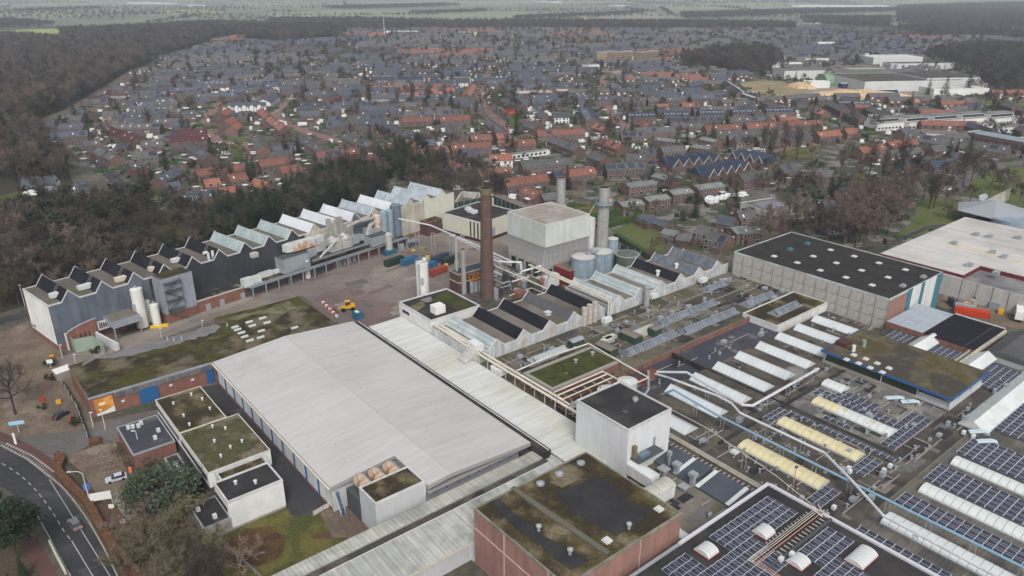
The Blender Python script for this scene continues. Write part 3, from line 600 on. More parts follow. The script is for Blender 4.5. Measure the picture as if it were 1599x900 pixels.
# tank annex in the notch of the hall
T = bld('tank_annex', 'grey clad annex with mossy roof at the front corner of the big pale hall', 'annex', 55.8, 67.5, 112.4, 119.2, 8.4, M_wgrey, M_mossroof2, par=.25)
m = MB(); m.box(66.9,67.6,112.3,112.45,5,8.3); T.part('corner_trim', m, M_trim)
for k in range(3):
    T = Thing('storage_tank', ['rust-stained round-ended tank at the left end of the row of three beside the annex', 'rust-stained tank in the middle of the row of three beside the annex', 'rust-stained tank at the right end of the row of three beside the annex'][k], 'tank', B, 58.2+k*3.5, 122, 5.2, group='horizontal tanks beside the annex')
    m = MB(); c = 58.2+k*3.5; N = 14
    pr = [(119.6,.1),(119.8,.75),(120.3,1.3),(121,1.5),(123.8,1.5),(124.4,1.2),(124.7,.1)]
    for (ya_, ra), (yb_, rb) in zip(pr[:-1], pr[1:]):
        for i in range(N):
            t, u = 2*math.pi*i/N, 2*math.pi*(i+1)/N
            m.face([(c+ra*math.cos(t),ya_,6.9+ra*math.sin(t)),(c+rb*math.cos(t),yb_,6.9+rb*math.sin(t)),(c+rb*math.cos(u),yb_,6.9+rb*math.sin(u)),(c+ra*math.cos(u),ya_,6.9+ra*math.sin(u))])
    T.part('tank_shell', m, mat('rust_stained_tank', (.40,.34,.27), (.24,.12,.065), sc=.6, lo=.47, hi=.6, grain=.15))
    m = MB(); m.box(c-1.2,c+1.2,120.4,120.7,5.2,6); m.box(c-1.2,c+1.2,123.5,123.8,5.2,6); T.part('saddle', m, M_steel)
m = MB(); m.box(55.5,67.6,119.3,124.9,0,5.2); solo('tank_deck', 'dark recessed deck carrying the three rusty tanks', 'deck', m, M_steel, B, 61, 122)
T = Thing('stairway', 'blue steel staircase coming down from the front left corner of the big pale hall', 'stairs', B, 50.8, 124, 0)
a, b = G(B, 522, 757, 6.2), G(B, 537, 804, .2)
m = MB()
for dx in (-.5, .5): m.tube([(a[0]+dx,a[1],6.2),(b[0]+dx,b[1],.2)], .09, 4); m.tube([(a[0]+dx,a[1],7.2),(b[0]+dx,b[1],1.2)], .04, 4)
T.part('stringer', m, M_trimc)
for k in range(16):
    t = (k+.5)/16; x, y, z = a[0]+(b[0]-a[0])*t, a[1]+(b[1]-a[1])*t, 6.2+(.2-6.2)*t
    m = MB(); m.box(x-.5,x+.5,y-.17,y+.17,z-.03,z+.03); T.part('tread', m, M_blue)

# ---- brick corner block with mossy roof
T = bld('brick_block', 'tall pink brick block with moss and black felt on its roof at the bottom centre', 'building', 67, 96.4, 68.6, 94.2, 13, M_brick2, M_mossroof2, par=.22, pm=mat('weathered_coping', (.22,.21,.18), (.15,.15,.11), sc=.4, grain=.2))
m = MB()
for y in (73, 85): m.box(66.82,67,y-.12,y+.12,0,13)
m.box(66.82,67,68.7,94,8.6,8.8); m.box(85,85.2,68.45,68.6,0,13); T.part('downpipe', m, mat('pale_pink_pipe', (.4,.31,.28), grain=.1))
def patch(T, fr, pxs, z, th, mt, name='felt_patch', j=0):
    m = MB(); q = [G(fr, a, b, z) for a, b in pxs]
    if j:
        r = []
        for i in range(len(q)):
            a, b = q[i], q[(i+1) % len(q)]; r.append(a); n = max(1, int(math.hypot(a[0]-b[0], a[1]-b[1])/1.6))
            for k in range(1, n): r.append((a[0]+(b[0]-a[0])*k/n+rng.uniform(-j, j), a[1]+(b[1]-a[1])*k/n+rng.uniform(-j, j)))
        q = r
    m.prism(q, z-.02, z+th); return T.part(name, m, mt)
patch(T, B, [(870,771),(927,744),(944,750),(985,785),(1014,797),(1010,808),(963,838),(905,806)], 13.05, .03, M_bitu, j=.25)
patch(T, B, [(764,783),(780,779),(800,800),(850,838),(920,874),(905,885),(890,890),(800,820)], 13.05, .03, M_bitu, j=.25)
patch(T, B, [(803,760),(856,797),(952,862),(948,868),(850,803),(797,764)], 13.05, .22, mat('old_roof_upstand', (.11,.105,.085), grain=.3), 'upstand')
patch(T, B, [(858,753),(900,742),(905,748),(878,762)], 13.09, .02, M_bare, 'moss_bald_patch', j=.3)
def dome(T, s, t, z, w=1.5, h=.45, name='skylight_dome', m_=None, d=None):
    d = d or w; m = MB(); m.box(s-w/2,s+w/2,t-d/2,t+d/2,z,z+h*.5,0)
    m.box(s-w*.4,s+w*.4,t-d*.4,t+d*.4,z+h*.5,z+h,0); T.part(name, m, m_ or M_dome)
for a, b in ((1029,795),(948,844)): s, t = G(B, a, b, 13.2); dome(T, s, t, 13.05, 1.5)
for a, b in ((907,723),(873,740),(844,755)):
    s, t = G(B, a, b, 13.2); m = MB(); m.cyl(s,t,13,13.4,.85,n=14); m.cone(s,t,13.4,13.75,.85,14); T.part('round_ventilator', m, M_galv)
for a, b in ((890,865),(841,828),(982,825)):
    s, t = G(B, a, b, 13.2); m = MB(); m.cyl(s,t,13,14,.3,n=8); m.cyl(s,t,14,14.3,.55,n=10); m.cone(s,t,14.3,14.6,.55,10); T.part('roof_cowl', m, M_galv)

# ---- white box tower
T = bld('white_tower_block', 'square grey-white clad block with black felt roof right of the white lean-to', 'building', 104.6, 118.6, 89.9, 105.8, 17, mat('off_white_cladding', (.58,.59,.6), (.54,.55,.56), sc=.2, streak=2, ssc=(.1,.6), samt=.1, grain=.04), M_bitu, par=.35)
s, t = G(B, 992, 625, 17.3); m = MB(); m.cyl(s,t,17,17.5,.5,n=12); m.cyl(s,t,17.5,18,.75,.55,n=12); T.part('fan_cowl', m, M_galv)
m = MB(); m.box(109,110.2,95,96,17,17.3); T.part('hatch', m, M_steel)
m = MB(); m.box(105.7,113.6,87.2,89.9,9.6,9.9); m.tube([(105.8,87.3,10.9),(113.5,87.3,10.9)],.04,4); T.part('balcony', m, M_steel)
m = MB(); m.box(107,110,87.8,89.2,9.9,10.5); T.part('air_unit', m, mat('slate_blue_unit', (.12,.17,.22), grain=.2))
m = MB(); m.box(106,106.9,89,89.85,9.9,12.8); T.part('duct', m, mat('olive_duct', (.16,.14,.08), grain=.2))
m = MB(); m.box(113,113.8,89.8,89.9,9.9,12); T.part('door', m, M_steelg)
T = Thing('covered_walkway', 'white enclosed sloping walkway leaving the foot of the grey-white block', 'walkway', B, 105, 86.5, 5)
m = MB(); m.box(104.6,107.2,82.8,89.8,6.2,8.7); T.part('wall', m, M_wwhite); m = MB(); m.barrel(104.5,107.3,82.7,89.8,8.7,.6,1,6); T.part('roof', m, M_white)
T = Thing('bike_shelter', 'white barrel-roofed shed between the brick block and the grey-white block', 'shed', B, 104, 80.4, 5)
m = MB(); m.box(100.9,107.4,78.6,82,5.6,8.3); T.part('wall', m, M_wwhite); m = MB(); m.barrel(100.8,107.5,78.4,82.2,8.3,.9,0,8); T.part('roof', m, M_fibre)

# ---- low roofs of the works
T = slab('factory_roof', 'dark weathered flat roof carrying nine pale skylight strips', 121.5, 217, 84.3, 109.2, 6.0, M_bitub); clutter(T,124,216,85,91,6.0,60); clutter(T,134,212,92,108,6.0,40,.5,[(131+10.05*k-2.7,131+10.05*k+2.7,91,108) for k in range(9)])
T = slab('factory_roof', 'slate blue felt roof strip below the long red brick parapet', 126, 197, 109.2, 121.7, 4.6, M_bitug); clutter(T,126,196,110,121,4.6,26)
T = slab('factory_roof', 'brown moss-tinged flat roof with glazed lanterns in front of the saw-tooth halls', 110.6, 238, 122.3, 152, 5.4, mat('brown_green_felt', (.13,.11,.085), (.07,.068,.04), sc=.09, lo=.42, hi=.58, c3=(.055,.053,.05), sc3=.1, lo3=.5, hi3=.62, grain=.3, gsc=2)); clutter(T,142,237,123.5,150.5,5.4,230,1.2); clutter(T,112,142,138,150,5.4,36)
T = slab('factory_roof', 'flat roof strip between the grey-white block and the moss-covered tank roof', 110.6, 126, 105.8, 122.3, 4.5, M_bitu); clutter(T,111,125,106,122,4.5,30)
T = slab('factory_roof', 'brown felt roof with three cream barrel skylights crossed by the blue pipe', 121.6, 157.2, 57.2, 84.3, 6.0, M_bitub); clutter(T,122,157,57.5,84,6.0,90,.7)
T = slab('factory_roof', 'pale weathered roof with scattered solar panels beside the blue-trimmed hall', 158.4, 186, 57.2, 84.3, 6.02, mat('lichen_grey_felt', (.10,.097,.092), (.2,.19,.17), sc=.16, lo=.44, hi=.6, c3=(.26,.24,.2), sc3=.2, lo3=.56, hi3=.68, grain=.22, gsc=2)); clutter(T,158.6,186,57.5,84,6.02,80)
T = slab('factory_roof', 'wide dark valley roof crossing the solar roofs near the lower right', 121.6, 222, 49.9, 57.2, 5.8, mat('black_gutter_felt', (.045,.04,.038), (.09,.08,.068), sc=.14, grain=.25, gsc=2.5)); clutter(T,122,221,50,57,5.8,90)
slab('factory_roof', 'weathered corrugated roof with three long white barrel skylights at the right', 122.6, 215, -20, 49.9, 6.0, mat('weathered_corrugated', (.135,.13,.12), (.17,.15,.115), sc=.09, c3=(.08,.078,.075), sc3=.1, lo3=.5, hi3=.64, streak=0, ssc=(.04,.9), samt=.25, grain=.18, rib=1, ribsp=.9, ribamt=.15))
slab('factory_roof', 'dark flat roof under the solar panels behind the blue-trimmed hall', 186, 224.3, 49.9, 90.5, 6.0, M_bitub)
T = slab('factory_roof', 'dark low roof at the foot of the tall concrete warehouse', 197, 226, 90.5, 112, 3.6, M_bitub); clutter(T,217,226,91,111,3.6,20)
T = slab('factory_roof', 'brown felt roof corner by the slate blue ribbed roofs', 97, 121.5, 66.6, 90, 5.0, M_gravel); clutter(T,98,113,67,89,5.0,24)
m = MB(); m.box(130,222,83.9,84.7,5.9,6.35); m.box(157.1,158.5,56.9,90,5.6,6.03); m.box(157.5,157.9,84,121,4.5,6.3)
solo('roof_gutter', 'black gutter line running between the barrel-skylight roof and the pale solar roof', 'gutter', m, M_bitu, B, 157.8, 84, 5.5)
# brick parapet with posts
T = Thing('parapet_wall', 'long low red brick parapet in front of the glazed roof lanterns', 'wall', B, 160, 122, 4.6)
m = MB(); m.box(131,197,121.7,122.25,4.0,6.2); T.part('wall', m, M_brick)
m = MB(); m.box(131,197,121.6,122.35,6.2,6.32); T.part('coping', m, M_wood)
for k in range(12):
    m = MB(); m.box(134+k*5.6,134.4+k*5.6,121.5,121.7,4.6,6.2); T.part('pier', m, M_wood)
# strip skylights
def strip_light(s, i, t0=91.4, t1=107.9, group='pale ridge skylights on the dark roof', hw=2.5, z=6.0, zr=7.7, lab=None, N=12):
    T = Thing('strip_skylight', lab or 'pale gabled skylight strip %s on the dark roof' % i, 'skylight', B, s, (t0+t1)/2, z, group=group)
    m = MB(); m.box(s-hw,s+hw,t0+.05,t1-.05,z,z+.25); T.part('kerb', m, M_steelg)
    w = (t1-t0)/N
    for side in (-1, 1):
        mm = MB(); mm.face([(side*hw,-w/2+.04,0),(side*hw,w/2-.04,0),(0,w/2-.04,zr-z-.25),(0,-w/2+.04,zr-z-.25)][::side]); me = mm.mesh('pane', [M_glasswhite])
        for k in range(N): T.piece('pane', me, (s, t0+w*(k+.5), z+.25))
    m = MB(); m.face([(s-hw,t0,z+.2),(s+hw,t0,z+.2),(s,t0,zr-.02)]); m.face([(s+hw,t1,z+.2),(s-hw,t1,z+.2),(s,t1,zr-.02)]); T.part('end_panel', m, M_white)
    m = MB(); m.box(s-.08,s+.08,t0,t1,zr-.05,zr+.04)
    for k in range(N+1):
        for side in (-1, 1):
            yy = t0+w*k; m.face([(s+side*hw,yy-.04,z+.27),(s+side*hw,yy+.04,z+.27),(s,yy+.04,zr+.02),(s,yy-.04,zr+.02)][::side])
    T.part('glazing_bar', m, M_alu)
ordn = ['at the lower left end, beside the grey-white block', 'second from the grey-white block, crossed by the blue pipe', 'third from the grey-white block', 'fourth from the grey-white block', 'fifth from the grey-white block, in the middle of the nine', 'fourth from the concrete warehouse', 'third from the concrete warehouse', 'next but one to the concrete warehouse', 'nearest the tall concrete warehouse']
for k in range(9):
    s = 131+k*10.05
    strip_light(s if k else 129, ordn[k])
def barrel_light(s0, s1, t0, t1, mt, label, z=6.0, h=.85, n=None, group=None):
    T = Thing('barrel_skylight', label, 'skylight', B, (s0+s1)/2, (t0+t1)/2, z, group=group)
    n = n or max(2, int(round((t1-t0)/1.6))); w = (t1-t0)/n
    m = MB(); m.box(s0-.15,s1+.15,t0-.1,t1+.1,z,z+.35); T.part('kerb', m, M_steelg)
    mm = MB(); mm.barrel(-(s1-s0)/2,(s1-s0)/2,-w/2+.04,w/2-.04,0,h,1,8); 
    mats = mt if isinstance(mt, list) else [mt]
    mes = [mm.mesh('pane', [q]) for q in mats]
    for k in range(n):
        me = mes[0] if len(mes) == 1 or k > n*.62 else mes[1]
        T.piece('pane', me, ((s0+s1)/2, t0+w*(k+.5), z+.35))
    for q in (.25, .6):
        yy = t0+(t1-t0)*q; m = MB(); m.box((s0+s1)/2-.55,(s0+s1)/2+.55,yy-.6,yy+.6,z+.35+h-.1,z+.35+h+.12)
        if t1-t0 > 12: T.part('vent_hatch', m, mats[0])
    return T
barrel_light(131.9,136.5,60.5,80.6, M_cream, 'cream barrel skylight nearest the camera, beside the blue pipe')
barrel_light(147.6,151.9,60.6,80.6, M_cream, 'cream barrel skylight in the middle of the roof, beyond the silver pipe')
barrel_light(163.0,167.3,60.6,80.6, [M_cream, M_white], 'barrel skylight that is cream at one end and white at the other')
barrel_light(173.6,177.8,78.2,84.0, M_white, 'short grey-white barrel skylight beside the blue-trimmed hall')
barrel_light(131.9,136.5,-12,47.2, M_white, 'long white barrel skylight running out of the bottom right corner, lowest of three')
barrel_light(147.7,152.0,-12,47.0, M_white, 'long white barrel skylight in the middle of three at the right edge')
barrel_light(163.2,167.2,-12,47.0, M_white, 'long white barrel skylight highest of three at the right edge')
# solar arrays
PANW, PANL = 1.62, .95
mm = MB(); mm.face([(-PANL/2,-PANW/2,-.08),(PANL/2,-PANW/2,.1),(PANL/2,PANW/2,.1),(-PANL/2,PANW/2,-.08)]); mm.face([(-PANL/2,-PANW/2,-.13),(-PANL/2,-PANW/2,-.08),(-PANL/2,PANW/2,-.08),(-PANL/2,PANW/2,-.13)]); mm.face([(PANL/2,-PANW/2,.05),(PANL/2,PANW/2,.05),(PANL/2,PANW/2,.1),(PANL/2,-PANW/2,.1)])
fw = .035
for q in ((-PANL/2,-PANL/2+fw),(PANL/2-fw,PANL/2)):
    za, zb_ = [-.08+.18*(x+PANL/2)/PANL+.008 for x in q]; mm.face([(q[0],-PANW/2,za),(q[1],-PANW/2,zb_),(q[1],PANW/2,zb_),(q[0],PANW/2,za)], 1)
for q in ((-PANW/2,-PANW/2+fw),(PANW/2-fw,PANW/2)): mm.face([(-PANL/2,q[0],-.07),(PANL/2,q[0],.11),(PANL/2,q[1],.11),(-PANL/2,q[1],-.07)], 1)
PM = mm.mesh('panel', [M_solar, M_alu])
M_bead = mat('white_cable_tray', (.43,.43,.45), grain=.05)
def array(s0, s1, t0, t1, z, label, group='rooftop solar arrays'):
    nt_ = max(1, int(round((t1-t0)/1.7))); ns = max(1, int(round((s1-s0)/.97))); wt = (t1-t0)/nt_; ws = (s1-s0)/ns
    T = Thing('solar_array', label, 'solar panels', B, (s0+s1)/2, (t0+t1)/2, z-.3, group=group)
    fr = MB()
    for j in range(nt_):
        for i in range(ns):
            T.piece('panel', PM, (s0+ws*(i+.5), t0+wt*(j+.5), z), rz=math.pi if i % 2 else 0)
    for j in range(nt_+1):
        y = t0+wt*j
        for i in range(ns):
            za, zb_ = ((-.06, .13) if i % 2 == 0 else (.13, -.06)); a, b = s0+ws*i, s0+ws*(i+1)
            fr.face([(a,y-.055,z+za+.02),(b,y-.055,z+zb_+.02),(b,y+.055,z+zb_+.02),(a,y+.055,z+za+.02)])
    T.part('mounting_rail', fr, M_bead, stuff=True)
AR = [(99.6,118.9,59.2,64.2,8.8,'wide solar array along the upper edge of the black roof with white coping'),(110.9,118.9,57.5,59.2,8.8,'single row of solar panels behind the rearmost arched rooflight of the black roof'),
 (86.1,92.6,51,64.2,8.8,'solar array nearest the brick block on the black roof'),(92.6,106,51,59.2,8.8,'solar array between the two arched rooflights on the black roof'),
 (108.9,119.5,46.4,51.6,8.8,'square solar array inside the lower part of the black roof'),(100,113.4,33,46.4,8.8,'solar array at the bottom edge of the photo between two arched rooflights'),
 (126.8,135,56.9,60.2,6.4,'small solar array at the near end of the lowest cream skylight'),(124.9,127.9,5,49,6.4,'single long row of solar panels beside the white coping of the black roof'),
 (140.3,145.2,5,48.5,6.4,'long solar array two rows wide just beyond the blue pipe'),(152.8,161.2,5,48.2,6.4,'broad long solar array between the lower and middle white barrel skylights'),
 (168.6,179,5,48,6.4,'broad solar array beyond the uppermost white barrel skylight'),(185.8,204.4,5,46.5,6.4,'large solar array at the right edge beyond the long pale ridge tent'),
 (158.8,178.6,57.2,60.6,6.42,'solar array along the end of the pale roof next to the dark valley'),(168.6,178.6,60.6,62.3,6.42,'short extra row of solar panels beyond the cream and white barrel skylight'),
 (168.2,171.2,62.3,83,6.42,'long row of solar panels beside the cream and white barrel skylight'),(171.6,175.6,68.8,79,6.42,'small solar array near the grey-white short barrel skylight'),
 (153.9,155.9,55.2,73.6,6.4,'single row of solar panels between the black gutter and the middle cream skylight'),(143.4,152,56.6,59.9,6.4,'small solar array at the near end of the middle cream skylight'),
 (147.2,155.2,81.4,84.2,6.4,'small solar array at the far end of the middle cream skylight'),(154,155.8,74.8,81.3,6.4,'short single row of panels beside the far end of the middle cream skylight'),
 (158.9,160.9,68,75,6.42,'short single row of solar panels along the near side of the two-coloured skylight'),
 (211.2,222.2,82,87.4,6.4,'solar array behind the blue-trimmed hall next to the concrete warehouse'),(211.4,222.6,68.4,75.2,6.4,'solar array between the two small pale ridge tents'),
 (205.8,222,52,60.3,6.4,'solar array beyond the blue-trimmed hall at the right edge')]
for a in AR: array(*a)
# black roof with white coping (solar roof, lower right)
slab('solar_roof', 'black felt roof with a bright white coping, solar arrays and arched rooflights', 60, 122.3, -25, 66.4, 8.5, M_bitu, mwall=M_steel)
m = MB(); m.box(93.8,122.5,66.3,66.85,8.2,8.95); m.box(122.1,122.7,-25,66.3,8.2,8.95); solo('roof_coping', 'bright white coping along two sides of the black solar roof', 'coping', m, mat('bright_coping', (.5,.5,.54), grain=.05), B, 108, 66, 8)
m = MB(); m.box(60,93.8,66.3,66.85,8.2,8.8); solo('roof_coping', 'dark coping of the black solar roof in front of the brick block', 'coping', m, M_steelg, B, 76, 66, 8)
for s0, t0, s1, t1, lb in ((94.6,60.5,97.7,63.9,'white arched rooflight nearest the brick block on the black roof'),(107.1,56.9,110.2,60.1,'white arched rooflight among the upper solar arrays on the black roof'),(105,48.4,108.2,51.6,'white arched rooflight below the pipe rack on the black roof'),(113.6,41.7,119.3,45.2,'largest white arched rooflight on the black roof, near the bottom edge')):
    T = Thing('arched_rooflight', lb, 'skylight', B, (s0+s1)/2, (t0+t1)/2, 8.5)
    m = MB(); m.box(s0-.1,s1+.1,t0-.1,t1+.1,8.5,8.8); T.part('kerb', m, M_dkred)
    n = int(round((s1-s0)/.8)); w_ = (s1-s0)/n; mm = MB(); mm.barrel(-w_/2+.03,w_/2-.03,-(t1-t0)/2,(t1-t0)/2,0,.95,0,8); me = mm.mesh('pane', [M_dome])
    for k in range(n): T.piece('pane', me, (s0+w_*(k+.5),(t0+t1)/2,8.8))
T = Thing('pipe_rack', 'low rack of white and salmon pipes with ladder-like supports on the black solar roof', 'pipes', B, 110, 54.8, 8.5)
m = MB()
for i, y in enumerate((55.9,55.5,55.1)): m.tube([(99.8,y,9.1),(121.8,y,9.1)],.06,4)
m.tube([(99.8,55.9,9.1),(99.8,30,9.1)],.06,4); m.tube([(100.3,55.5,9.1),(100.3,30,9.1)],.06,4); T.part('white_pipe', m, M_pipecr)
m = MB(); m.tube([(100.4,54.5,9.05),(121.6,54.5,9.05)],.1,4); m.tube([(100.8,54.5,9.05),(100.8,30,9.05)],.1,4); T.part('salmon_pipe', m, mat('salmon_pipe_paint', (.42,.2,.14), grain=.1))
for k in range(17): m = MB(); m.box(101.4+k*1.2,101.5+k*1.2,52.9,54.1,8.55,8.75); T.part('support', m, M_trimc)
for k in range(20): m = MB(); m.cyl(100.5+k*1.05,56.6,8.5,8.62,.22,n=8); T.part('pad', m, M_steelg)
m = MB(); m.box(100.6,122,52.2,52.6,8.5,9.1); T.part('kerb', m, M_steel)
# blue-trimmed hall
T = Thing('blue_trimmed_hall', 'long flat-roofed hall with blue roof edge and olive walls above the solar roofs', 'building', B, 197, 74, 6)
m = MB(); m.box(187.4,207,65.5,90.5,6,9.2); T.part('wall', m, M_olive)
m = MB(); m.box(186,208.4,56.8,91.4,9.35,9.75); T.part('roof', m, mat('stained_bitumen', (.055,.048,.04), (.12,.10,.065), sc=.09, lo=.45, hi=.6, c3=(.07,.06,.025), sc3=.1, lo3=.53, hi3=.62, grain=.25, gsc=2.5))
m = MB(); m.box(185.8,186,56.6,91.6,9.2,9.8); m.box(185.8,208.6,56.6,56.8,9.2,9.8); m.box(185.8,208.6,91.4,91.6,9.2,9.8); T.part('blue_edge', m, M_blue)
for y in (90.8,74.6,65.2,57.2): m = MB(); m.box(186.9,187.1,y-.12,y+.12,6,9.3); T.part('post', m, M_trim)
for x in (193,200): m = MB(); m.box(x-.1,x+.1,57.1,57.3,6,9.3); T.part('post', m, M_trim)
m = MB(); m.box(187,207.5,57,65.3,5.9,6.6); m.box(187.3,187.4,57.5,65,6.6,7.9); m.box(187.4,207,57.4,57.5,6.6,7.9); T.part('loading_bay', m, M_wgrey)
m = MB(); m.box(186.2,187,65.3,91,5.9,6.7); T.part('plinth', m, M_concd)
for a, b in ((1322,561),(1333.5,554),(1341,567),(1352,560),(1359,574),(1370,567),(1378,581),(1388.5,574.5)): s, t = G(B, a, b, 10); dome(T, s, t, 9.75, 1.4, .4)
s, t = G(B, 1333, 545, 10.5); m = MB(); m.cyl(s,t,9.7,11.6,.5,n=10); T.part('roof_flue', m, M_white)
s, t = G(B, 1349, 537, 10.5); m = MB(); m.cyl(s,t,9.7,11.6,.6,n=10); T.part('roof_flue', m, M_galv)
m = MB(); s, t = G(B, 1317, 537, 10); m.box(s-2,s+2,t-1.5,t+1.5,9.7,11); T.part('roof_cabin', m, mat('maroon_cabin', (.07,.035,.035), grain=.15))
# pale ridge tents
def tent(s0, s1, tr, hw, z, zr, label, mt=None):
    T = Thing('ridge_skylight', label, 'skylight', B, (s0+s1)/2, tr, z)
    m = MB(); m.roof(s0,s1,tr-hw,tr+hw,z,zr,0,0,1)
    T.part('roof', m, [mt or M_white, M_wwhite]); m = MB(); m.box(s0,s1,tr-hw-.1,tr+hw+.1,z-.3,z-.01); T.part('kerb', m, M_steelg)
tent(211.7,226.4,78,2.6,6.3,7.9,'small pale ridged rooflight left of the black felt square roof'); tent(211.8,226.2,63,2.6,6.3,7.9,'small pale ridged rooflight right of the narrow cream gutter')
tent(182,226,49.8,3.2,6.3,8.3,'long pale ridged rooflight at the right edge, in front of the solar roofs')
# coloured square roofs
slab('flat_roof', 'pale blue-grey metal roof below the teal-striped gable', 224.3,246,80.5,91.5,7.6, mat('pale_blue_metal_roof', (.33,.37,.41), (.29,.33,.37), sc=.2, streak=0, ssc=(.05,.8), samt=.12, grain=.05))
T = slab('flat_roof', 'square black felt roof beside the pale blue-grey metal roof', 224.3,247,66,80.5,7.4, M_darkfelt)
m = MB(); m.face([(224.3,66,6.4),(246.8,66,6.4),(246.8,69,7.46),(224.3,69,7.46)]); T.part('sloping_edge', m, mat('dark_corrugated', (.07,.072,.078), grain=.12, rib=0, ribsp=.8, ribamt=.3))
m = MB(); m.box(246.9,247.3,66,80.5,7,7.7); T.part('coping', m, M_trim)
m = MB(); m.box(211.3,247,65.4,66,6.3,7.2); m.box(211.3,247,67,67.2,6.3,7.3); solo('roof_duct', 'narrow cream and grey duct running between the black roof and the dark gable', 'duct', m, mat('cream_grey_duct', (.42,.40,.3), (.3,.3,.29), sc=.3, grain=.1), B, 229, 66, 6)
T = Thing('gabled_shed', 'dark corrugated gable-roofed shed at the right edge behind the solar roofs', 'building', B, 238, 56, 0)
m = MB(); m.box(226.6,248,48,64,0,6.8); T.part('wall', m, M_wgrey)
m = MB(); m.face([(226.4,64.3,6.8),(226.4,60.5,8.6),(248.4,60.5,8.6),(248.4,64.3,6.8)][::-1]); m.face([(226.4,60.5,8.6),(226.4,40,6.8),(248.4,40,6.8),(248.4,60.5,8.6)]); m.face([(226.4,64.3,6.8),(226.4,40,6.8),(226.4,60.5,8.55)][::1])
T.part('roof', m, mat('dark_ribbed_roof', (.085,.085,.088), (.11,.108,.105), sc=.1, grain=.12, rib=0, ribsp=1.0, ribamt=.25)); occrect(B,224,249,40,81)
# concrete warehouse
T = Thing('concrete_warehouse', 'tall concrete-panelled warehouse with dark flat roof and teal and white end stripes', 'warehouse', B, 245, 122, 0)
X0, X1, Y0, Y1, ZT = 226.3, 263.6, 92.6, 150, 14
m = MB(); m.box(X0,X1,Y0,Y1,0,ZT-.5); T.part('wall', m, M_concd)
m = MB(); m.box(X0+.3,X1-.3,Y0+.3,Y1-.3,ZT-.4,ZT); T.part('roof', m, mat('dark_roof_felt', (.028,.025,.024), (.035,.032,.03), sc=.2, c3=(.085,.08,.085), sc3=.12, lo3=.68, hi3=.72, grain=.15, gsc=4))
m = MB(); m.box(X0-.06,X0+.3,Y0,Y1,ZT-.5,ZT+.12); m.box(X1-.3,X1+.06,Y0,Y1,ZT-.5,ZT+.25); m.box(X0,X1,Y1-.3,Y1+.06,ZT-.5,ZT+.2); m.box(X0,X1,Y0-.06,Y0+.3,ZT-.5,ZT+.12); T.part('coping', m, mat('pale_teal_trim', (.38,.44,.44), (.3,.3,.28), sc=.2, grain=.1))
npan = 14; wp = (Y1-Y0)/npan; mm = MB(); mm.box(-.12,0,-wp/2+.13,wp/2-.13,.12,3.3); pme = mm.mesh('panel', [M_conc])
for k in range(npan):
    for q in range(4): T.piece('panel', pme, (X0, Y0+wp*(k+.5), q*3.38))
    m = MB(); m.box(X0-.22,X0-.01,Y0+wp*k-.1,Y0+wp*k+.1,0,ZT-.55); T.part('post', m, mat('concrete_post', (.26,.235,.21), grain=.15))
mm = MB(); mm.box(-1.9,1.9,-.1,0,.1,3.3); bme = mm.mesh('panel', [M_brick2])
for k in range(3):
    for q in range(4): T.piece('panel', bme, (X0+2.1+k*4, Y0, q*3.38))
for i, (a, b, mt) in enumerate(((12.3,15.2,M_teal),(15.2,21.4,M_wwhite),(21.4,24.0,M_teal),(24.0,32.4,M_wwhite),(32.4,37.2,M_teal))):
    m = MB(); m.box(X0+a,X0+b-.03,Y0-.25,Y0-.02,0,ZT+.1); T.part('stripe_panel', m, mt)
for a, b in ((1209,400),(1245,410),(1281,422),(1270,400),(1306,410.5),(1345.5,422),(1297,390),(1334,400),(1372.5,410.5),(1414,421),(1321,433),(1387,433),(1362,445)): s, t = G(B, a, b, 14.2); dome(T, s, t, 14, 1.75, .35)
for a, b, c in ((1261,380,1),(1234,389,0),(1442,432,2),(1410,446,2)):
    s, t = G(B, a, b, 14.4); m = MB(); m.box(s-.9,s+.9,t-.8,t+.8,14,14.6); m.box(s-.6,s+.6,t-.5,t+.5,14.6,14.9); T.part('rooftop_unit', m, [M_teal, M_teal, M_galv][c])
occrect(B,X0,X1,Y0,Y1)
